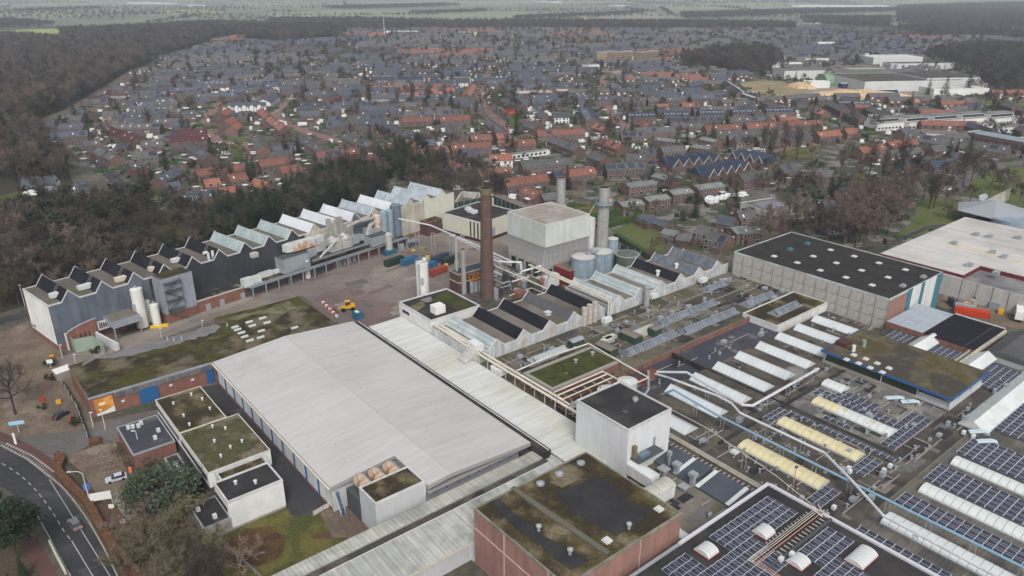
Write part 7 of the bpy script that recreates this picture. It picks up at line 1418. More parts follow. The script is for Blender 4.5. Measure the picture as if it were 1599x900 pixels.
T.part('solar_panel', m, mat('pale_lit_solar_glass',(.13,.13,.17),(.17,.17,.21),sc=.3,grain=.1,rough=.2,spec=.6), stuff=True); m = MB(); m.box(-.12,-.02,0,20,0,4.4); T.part('blue_end_wall', m, M_siloblue)  # paler solar glass, light on the panels put into the colour
block(1225,343,1278,339,16,4.2,M_bricktown,M_gravel,'low L-shaped brick office with white roof edge behind the bare trees'); block(731,236,757,232,9,3,M_steel,M_flatgrey,'dark low clubhouse with grey roof near the orange-roofed white building')
block(765,233,795,231,10,3.4,M_steel,mat('solar_grey_roof',(.2,.21,.23),grain=.1),'low dark building with row of solar panels beside the garages')
T, L_ = block(799,243,858,235,7,2.9,M_plaster,M_flatgrey,'row of garages with white doors behind the brick terrace','garages','garages')
# far factory (upper right)
def fbox(px, py, L_, D_, h_, mw, mr, label, ang=.12, roof=None):
    x_, y_ = P(px, py); T = Thing('factory_building', label, 'factory', FW, 0, 0, 0); T.o.location = (x_, y_, 0); T.o.rotation_euler = (0,0,ang)
    m = MB(); m.box(-L_/2,L_/2,0,D_,0,h_-.1); T.part('wall', m, mw); m = MB()
    if roof == 'vault': m.barrel(-L_/2,L_/2,0,D_,h_-.1,D_*.28,0,10)
    else: m.box(-L_/2,L_/2,0,D_,h_-.1,h_)
    T.part('roof', m, mr); ca, sa = math.cos(ang), math.sin(ang); OCC([(x_+x*ca-y*sa, y_+x*sa+y*ca) for x, y in ((-L_/2,0),(L_/2,0),(L_/2,D_),(-L_/2,D_))], 1); return T
fbox(1340,133,75,26,4,M_greentin,M_greentin,'green vaulted-roof shed of the far factory',.1,'vault')
fbox(1425,143,110,70,11,M_gdome,M_bitub,'long pale factory hall at the front of the far factory'); T = fbox(1486,141,62,60,13,M_gdome,M_bitub,'tall pale factory block at the right of the far factory')
x_, y_ = P(1474,122)
txt = bpy.data.curves.new('faded_sign', 'FONT'); txt.body = "DE HOOP"; txt.size = 3.4; txt.align_x = 'CENTER'; txt.extrude = .1; txt.materials.append(M_steelg)
t0_ = bpy.data.objects.new('tmp', txt); me = bpy.data.meshes.new_from_object(t0_); bpy.data.objects.remove(t0_)
to = bpy.data.objects.new('sign_lettering', me); COL.objects.link(to); to.parent = T.o; to.location = (-10,-.3,8.5); to.rotation_euler = (math.pi/2,0,0)
fbox(1512,137,45,50,10,M_conc,M_gravel,'grey factory block at the right end of the far factory'); fbox(1385,128,95,40,10,M_gdome,M_bitul,'pale low hall behind the front hall of the far factory'); fbox(1400,108,70,40,15,M_gdome,M_whiteroof,'pale tower block in the middle of the far factory')
fbox(1440,110,90,60,9,M_gdome,M_bitub,'brown-roofed hall behind the tall pale block'); fbox(1345,118,60,30,9,mat('pale_green_cladding',(.28,.33,.28),grain=.1),M_gravel,'pale green hall with ducts in the far factory'); fbox(1296,122,55,35,9,M_gdome,M_gravel,'grey and cream hall at the left of the far factory')
fbox(1255,124,50,30,10,M_gdome,M_bitul,'grey sheds left of the green vault'); fbox(1228,108,40,25,9,M_plaster,M_tile_b,'white and dark sheds at the left end of the far factory'); fbox(1275,102,34,25,9,M_plaster,M_flatgrey,'white block at the back of the far factory'); fbox(1500,150,60,25,7,M_plaster,M_whiteroof,'white-roofed low shed at the foot of the tall pale block')
fbox(1280,138,22,12,7,M_plaster,M_plaster,'white double trailer box beside the sawdust pile'); fbox(1338,138,34,9,5,M_navyc,M_gdome,'dark blue truck trailers before the green vault'); fbox(1380,147,30,8,4,M_navyc,M_gdome,'dark trailers under a pale roof near the sawdust pile')
for i, (a, b, r_, h_) in enumerate(((1392,118,4,14),(1400,119,4,14),(1343,104,5,15),(1350,104,3,17))): x_, y_ = P(a, b); m = MB(); m.cyl(x_,y_,0,h_,r_,n=12); solo('factory_silo', ['silver silo of the far factory, left of the pair','silver silo of the far factory, right of the pair','wide silo at the back of the far factory','thin silo at the back of the far factory'][i], 'silo', m, M_pipe, FW, x_, y_)
def pile(px, py, lx, ly, h_, mt, label, name='sawdust_pile', cat='sawdust pile'):
    x_, y_ = P(px, py); m = MB(); N, R_ = 26, 6; k = 0; rs = random.Random(int(px)); rad = [rs.uniform(.8,1.1) for _ in range(N)]
    for j in range(R_+1):
        f = j/R_; zz = h_*math.sin(f*math.pi/2)**.8*(1-.0)
        for i in range(N): t = 2*math.pi*i/N; rr = (1-f)**.8*rad[i]*rs.uniform(.95,1.05); m.v.append((x_+lx*rr*math.cos(t), y_+ly*rr*math.sin(t), zz*rs.uniform(.9,1.05)))
    for j in range(R_):
        for i in range(N): i2 = (i+1) % N; m.f.append((j*N+i,j*N+i2,(j+1)*N+i2,(j+1)*N+i)); m.m.append(0)
    solo(name, label, cat, m, mt, FW, x_, y_); OCC([(x_-lx,y_-ly),(x_+lx,y_-ly),(x_+lx,y_+ly),(x_-lx,y_+ly)],1)
pile(1334,152,62,24,7,M_sand,'long pale orange sawdust pile in front of the far factory'); pile(1254,136,16,22,5,M_sand,'small steep sawdust pile left of the far factory')
# church-like and special items
x_, y_ = P(600.5,58); T = Thing('mast', 'thin pale telecom mast rising among the distant trees', 'mast', FW, x_, y_, 0); m = MB(); m.tube([(x_,y_,0),(x_,y_,46)],1.0,5,r1=.5); T.part('pole', m, M_dome)
for i, (a, b, L_, h_, mt, lb) in enumerate(((228,52,0,0,None,''),(627,55,70,8,M_plaster,'wide white distant hall among trees left of centre'),(675,55,16,9,M_redskip,'tiny red-fronted distant building'),(730,56,40,8,M_cream,'small cream distant hall at the far side of the town'),(1268,38,60,12,M_plaster,'white villa among the woods at the upper right'),(1290,74,30,9,M_plaster,'white house pair before the far factory'))):
    if mt: fbox(a, b, L_, 20, h_, mt, M_flatgrey if i != 1 else M_whiteroof, lb, 0)
mb = MB()
for (a, b, c, d) in ((1235,10.5,1385,11),(205,6,270,7),(300,10,312,10.5),(845,4,870,5),(955,10,975,10.5),(1370,16,1400,16)):
    p, q = P(a, b), P(c, d); strip(mb, [p, q], 60, 0, 7)
solo('distant_greenhouses', 'long white streak of greenhouses on the far plain at the upper right', 'greenhouses', mb, M_dome, FW, 0, 0)
# ---------------- fill the rest of the town
TP = np.array(TOWN)
def intown(x, y):
    ins = False; n = len(TP)
    for i in range(n):
        xa, ya = TP[i]; xb, yb = TP[(i+1) % n]
        if (ya > y) != (yb > y) and x < (xb-xa)*(y-ya)/(yb-ya)+xa: ins = not ins
    return ins
# woods inside the town keep houses out
WOODS = [[(1060,98),(1110,88),(1180,84),(1215,92),(1212,112),(1170,118),(1130,114),(1080,110)],[(1450,92),(1500,78),(1599,82),(1680,90),(1680,150),(1600,152),(1530,148),(1520,120)],
 [(0,62),(130,70),(230,66),(300,62),(330,70),(260,88),(215,108),(180,128),(150,142),(105,170),(60,192),(56,208),(80,240),(108,270),(120,300),(195,335),(100,440),(0,480),(-120,500),(-200,300),(-120,120)],
 [(400,52),(520,48),(530,62),(450,68),(390,66)],[(480,325),(560,300),(640,280),(700,285),(700,255),(640,240),(560,262),(480,290),(420,330),(330,345),(220,330),(190,345),(210,390),(300,365),(400,340)],[(100,57),(400,60),(540,54),(500,48),(300,50)],
 [(0,490),(40,478),(150,445),(260,410),(400,370),(560,330),(610,300),(560,296),(330,340),(200,360),(100,400),(-20,430)],
 [(1180,395),(1230,355),(1290,370),(1340,325),(1385,300),(1420,320),(1400,345),(1380,375),(1360,392),(1290,380),(1240,362)]]
for wi, wv in enumerate(WOODS):
    m = MB(); q = [P(a, b) for a, b in wv]; q = q if sum(q[i][0]*q[(i+1)%len(q)][1]-q[(i+1)%len(q)][0]*q[i][1] for i in range(len(q))) > 0 else q[::-1]; m.face([(x, y, .006+.0004*wi) for x, y in q]); struct('forest_floor', m, M_floor)
    keep = occ.copy(); OCC([P(a, b) for a, b in wv], 3); occ[keep != 0] = keep[keep != 0]
for q in ([(640,250),(700,262),(790,275),(800,312),(640,302)],[(1030,318),(1150,330),(1180,372),(1060,388),(1000,345)],[(1200,225),(1330,225),(1340,275),(1190,262)],[(640,232),(720,240),(700,262),(640,250)]):
    keep = occ.copy(); OCC([P(a, b) for a, b in q], 6); occ[keep != 0] = keep[keep != 0]
far = {k: (MB(), MB()) for k in ('g','b','ro')}; FARWIN = MB(); nfar = 0
for gx in range(-1200, 1500, 120):
    for gy in range(280, 1900, 120):
        cx, cy = gx+rng.uniform(-25,25), gy+rng.uniform(-25,25); da = rng.choice([0.05,.08,.1,.07,-.05,.1]) if rng.random() < .8 else rng.choice([1.5,.4,-.35]); kk = rng.choice(['g','g','b','b','g','b','g','b','g','g','b','ro'])
        yy = -60.
        while yy < 60:
            xx = -60+rng.uniform(0,6)
            while xx < 60:
                L_ = rng.choice([12,24,30,36,42]); ca, sa = math.cos(da), math.sin(da)
                q = [(cx+x*ca-y*sa, cy+x*sa+y*ca) for x in (xx, xx+L_/2, xx+L_) for y in (yy-5, yy, yy+5)]
                if all(occ_at(*p) == 0 for p in q) and intown(*q[4]):
                    a, b = (cx+xx*ca-yy*sa, cy+xx*sa+yy*ca), (cx+(xx+L_)*ca-yy*sa, cy+(xx+L_)*sa+yy*ca); k = kk if rng.random() < .8 else rng.choice(['g','b','w','t','gr','gs'])
                    px, py = proj(*q[4], 5)
                    if -30 < px < 1630:
                        if py > 128 and NROW < 298: row(a, b, k, near=py > 150, detail=True)
                        else:
                            w_, r_ = far[k if k in far else 'g']; ez, rz = 5.2, 8.3
                            # oriented simple house
                            hx = L_/2; C_ = ((a[0]+b[0])/2, (a[1]+b[1])/2); 
                            def W(x, y, z): return (C_[0]+x*ca-y*sa, C_[1]+x*sa+y*ca, z)
                            for f in ([(-hx,-4.3,0),(hx,-4.3,0),(hx,-4.3,ez),(-hx,-4.3,ez)],[(hx,4.3,0),(-hx,4.3,0),(-hx,4.3,ez),(hx,4.3,ez)],[(-hx,4.3,0),(-hx,-4.3,0),(-hx,-4.3,ez),(-hx,0,rz-.1),(-hx,4.3,ez)],[(hx,-4.3,0),(hx,4.3,0),(hx,4.3,ez),(hx,0,rz-.1),(hx,-4.3,ez)]): w_.face([W(*p) for p in f])
                            r_.face([W(*p) for p in [(-hx,-4.7,ez-.1),(hx,-4.7,ez-.1),(hx,0,rz),(-hx,0,rz)]]); r_.face([W(*p) for p in [(hx,4.7,ez-.1),(-hx,4.7,ez-.1),(-hx,0,rz),(hx,0,rz)]])
                            u = int(L_/5.5)
                            for j in range(u):
                                x = -hx+(j+.5)*L_/u
                                for zz in (.8,3.2): FARWIN.face([W(x-1.1,-4.36,zz),(W(x+1.0,-4.36,zz)),W(x+1.0,-4.36,zz+1.4),W(x-1.1,-4.36,zz+1.4)], rng.choice([0,0,0,1,1]))
                                if rng.random() < .3: FARWIN.face([W(x-1.5,-7.5,2.6),W(x+1.5,-7.5,2.6),W(x+1.5,-4.4,2.8),W(x-1.5,-4.4,2.8)], rng.choice([0,2,2]))
                            nfar += 1
                    OCC([(cx+x*ca-y*sa, cy+x*sa+y*ca) for x, y in ((xx-1,yy-6),(xx+L_+1,yy-6),(xx+L_+1,yy+6),(xx-1,yy+6))], 1)
                xx += L_+rng.uniform(3,9)
            yy += rng.uniform(22,30)
print('rows', NROW, 'far', nfar)
for k, nm in (('g','distant_grey_roofed_houses'),('b','distant_dark_roofed_houses'),('ro','distant_red_roofed_houses')):
    w_, r_ = far[k]; n0 = len(w_.f)
    for f, q in zip(r_.f, r_.m): w_.f.append(tuple(i+len(w_.v) for i in f)); w_.m.append(1)
    w_.v += r_.v
    o = solo(nm, 'rows of small distant %s houses filling the far half of the town' % {'g':'grey-roofed','b':'dark-roofed','ro':'red-roofed'}[k], 'houses', w_, [M_bricktown, KIND[k][0]], FW, 0, 0); o['kind'] = 'stuff'
o = solo('distant_windows', 'pale and dark windows, bay fronts and porch roofs of the distant houses', 'windows', FARWIN, [M_plaster, M_glass, M_shed], FW, 0, 0); o['kind'] = 'stuff'
# ---------------- gardens: sheds, hedges
SH = MB(); HG = MB(); nsh = 0; nhd = 0
cand = []
for _ in range(30000):
    x, y = rng.uniform(-900,900), rng.uniform(290,1250)
    px, py = proj(x, y, 0)
    if not (-20 < px < 1620) or occ_at(x, y) != 0 or not intown(x, y): continue
    if not any(occ_at(x+dx, y+dy) == 1 for dx in (-14,0,14) for dy in (-14,0,14)): continue
    cand.append((y, x))
cand.sort()
for y, x in cand[:7000]:
    if occ_at(x, y) != 0: continue
    px, py = proj(x, y, 0); a = rng.choice([0.08,.08,.15,1.65,-.1]); r = rng.random()
    if r < .52:
        lx, ly, h_ = rng.uniform(2,4.5), rng.uniform(1.8,3.2), rng.uniform(2,2.7); wm = rng.choice([M_shed,M_shed,M_wood,M_shed,M_plaster,M_dome,M_flatgrey,M_bricktown])
        if nsh < 290:
            m = MB(); m.obox((0,0),0,lx,ly,0,h_-.1); T = Thing('garden_shed', '', 'shed', FW, 0, 0, 0); T.o.location = (x,y,0); T.o.rotation_euler = (0,0,a); T.part('wall', m, rng.choice([M_wood,M_bricktown,M_steel])); m = MB(); m.obox((0,0),0,lx+.3,ly+.3,h_-.1,h_); T.part('roof', m, wm)
            TOWNLAB.append((T.o, {M_shed.name:'dark felt-roofed garden shed',M_wood.name:'brown wooden garden shed',M_plaster.name:'white-topped garden shed',M_dome.name:'pale-roofed garden shed',M_flatgrey.name:'light grey garden shed',M_bricktown.name:'red-brown garden shed'}[wm.name], 'shed', px, py))
        else: k = len(SH.f); SH.obox((x,y),a,lx,ly,0,h_); SH.m[k:] = [rng.choice([0,0,0,1,1,2])]*(len(SH.f)-k)
        nsh += 1; OCC([(x-2,y-2),(x+2,y-2),(x+2,y+2),(x-2,y+2)], 4)
    elif r < .8: HG.obox((x,y),a,rng.uniform(4,14),rng.uniform(.7,1.3),0,rng.uniform(1.2,2.4),0); nhd += 1
    else: k = len(HG.f); HG.obox((x,y),a+1.57*(rng.random()<.5),rng.uniform(6,12),.12,0,1.8,1)
o = solo('far_garden_sheds', 'clutter of small sheds and lean-tos in the gardens farther off', 'sheds', SH, [M_shed, M_plaster, M_bricktown], FW, 0, 0); o['kind'] = 'stuff'
o = solo('garden_hedges', 'dark hedges and board fences dividing the town gardens', 'hedges', HG, [M_hedge, M_wood], FW, 0, 0); o['kind'] = 'stuff'
# traced hedges round the green garden
def hedge(pxs, w_, h_, label, mt=None):
    m = MB(); strip(m, [P(a, b) for a, b in pxs], w_, 0, h_); x_, y_ = P(*pxs[0]); solo('hedge', label, 'hedge', m, mt or M_hedge, FW, x_, y_)
hedge([(950,356),(1000,341),(1048,366),(1055,372)], 2.2, 2.4, 'clipped green hedge along the far side of the green garden'); hedge([(900,352),(960,338),(1000,336)], 3, 3.2, 'thick dark green hedge left of the green garden'); hedge([(962,372),(1010,402),(1030,412)], 2.2, 2.4, 'hedge between the green garden and the works'); hedge([(900,362),(950,350),(1003,340)], 1.5, 1.2, 'pale low hedge beside the grass path of the garden')
hedge([(1190,205),(1060+130,205)], .1, .1, 'tiny clipped hedge at a street corner') if False else None
hedge([(90,714),(100,722),(92,740)], 1.2, 1.6, 'short rust-coloured hedge at the side road', M_rusthedge)
hedge([(97,716),(88,728),(95,745),(118,770),(140,792),(150,812),(165,840),(185,870),(210,900),(230,930)], 1.6, 1.5, 'long rust-brown beech hedge following the cycle path', M_rusthedge)
hedge([(140,694),(158,690)], 2, 1.2, 'rust-brown hedge piece beside the parking lot entrance', M_rusthedge)
# ================================================================== VEGETATION
def seg(mb, a, b, r0, r1, m=0):
    d = (b-a); up = Vector((0,0,1)) if abs(d.normalized().z) < .9 else Vector((1,0,0)); u = d.cross(up).normalized(); v = u.cross(d).normalized(); k = len(mb.v)
    for p, r in ((a, r0), (b, r1)):
        for j in range(3): t = 2.094*j; q = p+u*r*math.cos(t)+v*r*math.sin(t); mb.v.append((q.x,q.y,q.z))
    for j in range(3): mb.f.append((k+j,k+(j+1)%3,k+3+(j+1)%3,k+3+j)); mb.m.append(m)
def rv(R, s=1.0): return Vector((R.uniform(-1,1),R.uniform(-1,1),R.uniform(-1,1)))*s
def bare_tree(seed, H=12, R=4.6, n1=7, n2=5, n3=4, tw=13, form='round', tl=1.15, tww=.055, lb=1.2):
    Q = random.Random(seed); tr, cr = MB(), MB(); z0 = H*(.3 if form != 'column' else .12)
    lean = Vector((Q.uniform(-.4,.4),Q.uniform(-.4,.4),0)); top = Vector((lean.x,lean.y,H*.62)); seg(tr, Vector((0,0,0)), Vector((lean.x*.4,lean.y*.4,z0)), .3*H/12, .22*H/12); seg(tr, Vector((lean.x*.4,lean.y*.4,z0)), top, .22*H/12, .1*H/12)
    for i in range(n1):
        az = i*2.4+Q.uniform(-.4,.4); f = (i+.5)/n1; base = Vector((lean.x*(.4+.6*f),lean.y*(.4+.6*f),z0+(H*.62-z0)*f))
        if form == 'column': el, L1 = 1.25, H*.32
        else: el, L1 = .35+.75*f, R*(.95-.35*f)+H*.05
        d = Vector((math.cos(az)*math.cos(el),math.sin(az)*math.cos(el),math.sin(el))); e1 = base+d*L1*Q.uniform(.75,1.1); seg(tr, base, e1, .1*H/12*lb, .05*lb)
        for j in range(n2):
            g = .3+.7*(j+.5)/n2; b2 = base.lerp(e1, g); d2 = (d*.7+rv(Q,.65)+Vector((0,0,.28 if form != 'column' else .9))).normalized(); e2 = b2+d2*L1*.5*Q.uniform(.7,1.1); seg(cr, b2, e2, .05*lb, .025*lb, 1)
            for k in range(n3):
                b3 = b2.lerp(e2, .3+.7*(k+.5)/n3); d3 = (d2*.6+rv(Q,.7)+Vector((0,0,.15))).normalized(); e3 = b3+d3*L1*.3*Q.uniform(.7,1.2)
                for _ in range(tw):
                    p = b3.lerp(e3, Q.random()); dd = (d3*.5+rv(Q,.8)).normalized()*tl*Q.uniform(.5,1.1); w = rv(Q).cross(dd).normalized()*tww; cr.face([p-w, p+w, p+dd])
    return tr, cr
def conifer(seed, H=15, R=3.2, droop=.35, n=15, leaf=.85, open_=.0, z0f=.1):
    Q = random.Random(seed); tr, cr = MB(), MB(); seg(tr, Vector((0,0,0)), Vector((0,0,H*.96)), .25, .04)
    for i in range(n):
        f = i/(n-1); z = H*(z0f+(1-z0f)*f*.97); r = R*(1-f)**.75*Q.uniform(.82,1.15)+.25; nb = int(12-6*f)
        for j in range(nb):
            az = j*2*math.pi/nb+Q.uniform(-.3,.3)+i; L = r*Q.uniform(.7,1.15)
            if Q.random() < open_: continue
            for s in range(max(2, int(L/.42))):
                u = (s+.6)/max(2, L/.42); c = Vector((math.cos(az)*L*u, math.sin(az)*L*u, z-droop*L*u*u+Q.uniform(-.15,.15)))
                for q in range(3):
                    a = az+Q.uniform(-1.1,1.1); dd = Vector((math.cos(a),math.sin(a),Q.uniform(-.55,.15)))*leaf*Q.uniform(.6,1.1); w = Vector((-math.sin(a),math.cos(a),Q.uniform(-.3,.3)))*leaf*.3; cr.face([c-w, c+w, c+dd])
    return tr, cr
def leafy(seed, H=12, R=4.5, z0=.35, n=700, leaf=.8, clumps=16, flat=.6):
    Q = random.Random(seed); tr, cr = MB(), MB(); seg(tr, Vector((0,0,0)), Vector((Q.uniform(-.5,.5),0,H*.8)), .3, .08)
    for c in range(clumps):
        a, rr = Q.uniform(0,6.28), R*math.sqrt(Q.random())*.8; zc = H*(z0+(1-z0)*Q.uniform(.1,.9)*(1-.5*(rr/R)**2)); C_ = Vector((rr*math.cos(a),rr*math.sin(a),zc)); seg(tr, Vector((0,0,zc*.75)), C_, .07, .03)
        cs = R*Q.uniform(.28,.42)
        for _ in range(n//clumps):
            v = rv(Q); v = v.normalized()*(Q.random()**.5)*cs; v.z *= flat; p = C_+v; dd = rv(Q).normalized()*leaf*Q.uniform(.5,1); w = rv(Q).cross(dd).normalized()*leaf*.33; cr.face([p-w, p+w, p+dd])
    return tr, cr
TT = {}
def reg(key, pair, bark, crown):
    tr, cr = pair; TT[key] = (tr.mesh('trunk', [bark]), cr.mesh('crown', [crown, bark]))
for i in range(3): reg('bare%d' % i, bare_tree(10+i), M_bark, M_twig)
for i in range(2): reg('olive%d' % i, bare_tree(20+i, H=11, R=5), M_bark, M_twigo)
for i in range(2): reg('red%d' % i, bare_tree(30+i, H=13, R=4.2, tw=12), M_bark, M_twigr)
reg('poplar0', bare_tree(40, H=15, R=2.0, n1=9, form='column', tw=11), M_bark, M_twig); reg('poplar1', bare_tree(41, H=15, R=2.0, n1=9, form='column', tw=11), M_bark, M_twigr)
for i in range(3): reg('conifer%d' % i, conifer(50+i, R=2.9+.4*i), M_bark, M_needle)
for i in range(2): reg('pine%d' % i, leafy(60+i, H=14, R=4.0, z0=.5, n=760), M_bark, M_pine)
reg('cedar0', leafy(70, H=11, R=8.5, z0=.12, n=5200, leaf=.8, clumps=46, flat=.42), M_bark, M_cedar)
reg('nearpine0', leafy(72, H=15, R=6, z0=.35, n=4600, leaf=.7, clumps=34, flat=.55), M_bark, M_needle)
reg('bush0', leafy(74, H=3.2, R=2.2, z0=.1, n=420, leaf=.5, clumps=9, flat=.8), M_bark, M_needle)
reg('scrub0', bare_tree(80, H=4.5, R=3.4, n1=7, n2=4, n3=3, tw=12, tl=.9), M_bark, M_twigr); reg('scrub1', bare_tree(81, H=5, R=3.6, n1=7, n2=4, n3=4, tw=14, tl=.9), M_bark, M_twign)
reg('nearbare0', bare_tree(90, H=12, R=6, n1=10, n2=7, n3=5, tw=11, tl=1.0, tww=.035, lb=1.8), M_bark, M_twign); reg('nearbare1', bare_tree(91, H=12, R=5.4, n1=9, n2=6, n3=5, tw=9, tl=1.0, tww=.03, lb=1.8), M_bark, M_twig)
TREES = []   # (x, y, key, scale, rot, traced)
def tpx(px, py, key, sc, tr=True):
    x, y = P(px, py); TREES.append((x, y, key, sc, rng.uniform(0,6.28), tr))
for a in [(28,872,'nearpine0',.95),(-22,850,'nearpine0',.9),(38,905,'conifer0',.36),(20,925,'conifer1',.3),(262,792,'cedar0',1.0),(250,880,'nearbare0',.95),(300,905,'nearbare1',.85),(345,925,'nearbare1',.8),(215,860,'nearbare0',.6),(330,870,'scrub1',1.2),(375,900,'scrub0',1.3),(24,648,'nearbare1',1.3),(-30,600,'nearbare1',1.1),
 (330,800,'bush0',1.3),(290,830,'scrub1',1.3),(118,664,'bush0',.8),(67,640,'bush0',.6),(150,552,'bush0',.8),(80,572,'bush0',.9),(80,595,'bush0',.8),(300,768,'bush0',1.2),(205,728,'scrub0',.6),(235,735,'scrub0',.7),(48,470,'olive0',.6),(60,500,'scrub1',.9),(70,520,'scrub1',.8),(185,715,'scrub0',.5),
 (200,905,'nearbare0',.7),(270,940,'nearbare0',.9),(320,960,'nearbare1',.9),(180,840,'scrub0',.8),(215,800,'scrub1',.8),(240,815,'scrub0',1.1),
 (578,171,'poplar0',1.45),(621,168,'poplar1',1.3),(645,165,'poplar0',1.5),(670,166,'poplar1',1.3),(695,163,'poplar1',1.3),(705,170,'conifer1',1.25),(750,172,'conifer0',1.0),(691,131,'conifer0',1.5),(655,233,'bare0',1.0),(680,232,'bare1',1.1),(705,235,'bare2',1.1),(770,222,'poplar1',.9),
 (765,172,'olive0',1.5),(775,180,'olive1',1.5),(785,165,'olive0',1.6),(792,190,'olive1',1.4),(800,170,'bare0',1.6),(806,185,'bare1',1.5),(812,200,'bare2',1.3),(795,150,'bare0',1.5),(808,150,'bare1',1.4),
 (1191,240,'poplar0',1.3),(1208,235,'poplar1',1.2),(1223,249,'poplar1',1.6),(1243,250,'poplar0',1.5),(1165,235,'bare0',.9),(1357,278,'poplar1',1.7),(1378,284,'poplar1',1.3),(1400,290,'poplar0',1.8),(1424,300,'poplar0',1.5),(1441,313,'bare0',1.35),(1450,327,'poplar0',1.25),(1457,326,'poplar1',1.2),(1473,323,'bare1',1.3),
 (1513,321,'olive0',1.0),(1544,305,'bare0',1.6),(1503,290,'bare1',1.6),(1516,284,'bare2',1.7),(1479,341,'olive1',.7),(1590,320,'bare1',1.0),(1570,295,'bare2',1.0),(1580,300,'scrub1',1.5),(1560,298,'scrub1',1.4),(1530,188+30,'bare2',1.0),(1537,168,'bare0',1.3),(1580,172,'bare1',1.5),
 (942,342,'olive0',.6),(985,338,'olive1',.7),(1020,395,'red0',.55),(1015,412,'red1',.6),(1058,400,'bare0',.6),(1085,340,'conifer2',.8),(1063,345,'bush0',1.6),(1085,320,'bush0',2),(1248,315,'bare0',1.4),(1270,318,'bare1',1.5),(1295,318,'conifer1',1.15),(1305,322,'conifer0',1.1),(1320,310,'bare2',1.2),(1215,300,'bare0',1.1),(1190,298,'olive0',1.0),
 (333,256,'conifer2',1.15),(391,290,'conifer1',1.2),(398,285,'conifer0',1.0),(447,247,'conifer0',1.05),(466,240,'conifer1',1.0),(350,245,'olive0',.9),(372,246,'olive1',1.0),(382,255,'bare0',.9),(345,260,'bush0',1.0),(230,300,'conifer0',1.1),(240,295,'conifer1',1.0),(222,298,'conifer2',.9),(300,262,'bush0',1.5),(290,345,'olive1',1.1),(285,350,'bare0',1.0),
 (885,300,'conifer2',1.0),(820,290,'bare1',.8),(740,300,'olive0',.9),(760,290,'bare0',1.0),(775,300,'bare1',.9),(860,185,'olive0',1.3),(930,150,'olive1',1.6),(925,165,'olive0',1.5),(935,130,'olive1',1.5),(920,180,'olive1',1.3),(973,182,'bare0',1.1),(950,215,'bare0',1.1),(960,210,'bare1',1.2),(840,160,'bare1',1.5),(1070,205,'bare0',.9),(1060,215,'olive0',.8),
 (295,290,'olive0',.9),(1495,130,'conifer0',1.5),(1510,148,'conifer1',1.7),(1475,150,'conifer2',1.4),(1449,149,'conifer1',1.2),(1587,125,'conifer0',1.8),(1365,205,'olive1',1.2),(1340,190,'bare0',1.0),(1420,245,'olive0',.8),(400,110,'conifer0',1.6),(137,194,'conifer1',1.0)]: tpx(*a)
# scatter in the woods
def spray(poly, sp, chooser, smin=1.0, smax=1.5, mask=3, jit=.45):
    q = np.array([P(a, b) for a, b in poly]); x0, y0 = q.min(0); x1, y1 = q.max(0); n = 0
    for gx in np.arange(x0, x1, sp):
        for gy in np.arange(y0, y1, sp):
            x, y = gx+rng.uniform(-jit,jit)*sp, gy+rng.uniform(-jit,jit)*sp
            if mask is not None and occ_at(x, y) != mask: continue
            px, py = proj(x, y, 6); gx_, gy_ = proj(x, y, 0)
            if gx_ < 178 and 284 < gy_ < 350 and rng.random() < .93: continue
            if not (-40 < px < 1640 and py < 940): continue
            if mask is None:
                ins = False; N = len(q)
                for i in range(N):
                    xa, ya = q[i]; xb, yb = q[(i+1) % N]
                    if (ya > y) != (yb > y) and x < (xb-xa)*(y-ya)/(yb-ya)+xa: ins = not ins
                if not ins: continue
            TREES.append((x, y, chooser(px, py), rng.uniform(smin,smax), rng.uniform(0,6.28), False)); n += 1
    return n
def ch_left(px, py):
    r = rng.random()
    if py > 345: return rng.choice(['bare0','bare1','olive0','red0','bare2','scrub1'] if r < .75 else ['pine1','pine0','olive1','conifer0'])
    if py > 285: return rng.choice(['pine0','bare1','bare0','olive0','olive1','bare2'])
    return rng.choice(['bare0','bare1','bare2','red0']) if r < .86 else rng.choice(['conifer0','pine0','olive0'])
def ch_belt(px, py):
    return rng.choice(['conifer0','conifer1','conifer2','conifer0','pine0','bare1','olive0']) if rng.random() < .8 else 'bare2'
n0 = spray(WOODS[2], 7.2, ch_left, .95, 1.7)+spray(WOODS[6], 7, lambda px, py: ch_belt(px, py) if px > 330 else ch_left(px, 380), .8, 1.15); n1 = spray(WOODS[4], 6.4, lambda px, py: ch_belt(px, py) if px > 330 else ch_left(px, py+40), .8, 1.2)
n2 = spray(WOODS[7], 5.6, lambda a, b: rng.choice(['red0','red1','red0','bare1','olive0','bare2']), 1.0, 1.6); n3 = 0
for i in (0, 1, 3, 5): n3 += spray(WOODS[i], 9 if i != 1 else 11, lambda a, b: rng.choice(['bare0','bare1','bare2','bare0','bare1','olive0','pine0']), 1.1, 1.8)
n3 += spray([(640,252),(700,262),(790,275),(800,305),(745,300),(640,300)], 6, lambda a, b: rng.choice(['bare0','bare1','red0','olive0']), .6, .95, mask=6)
print('woods', n0, n1, n2, n3)
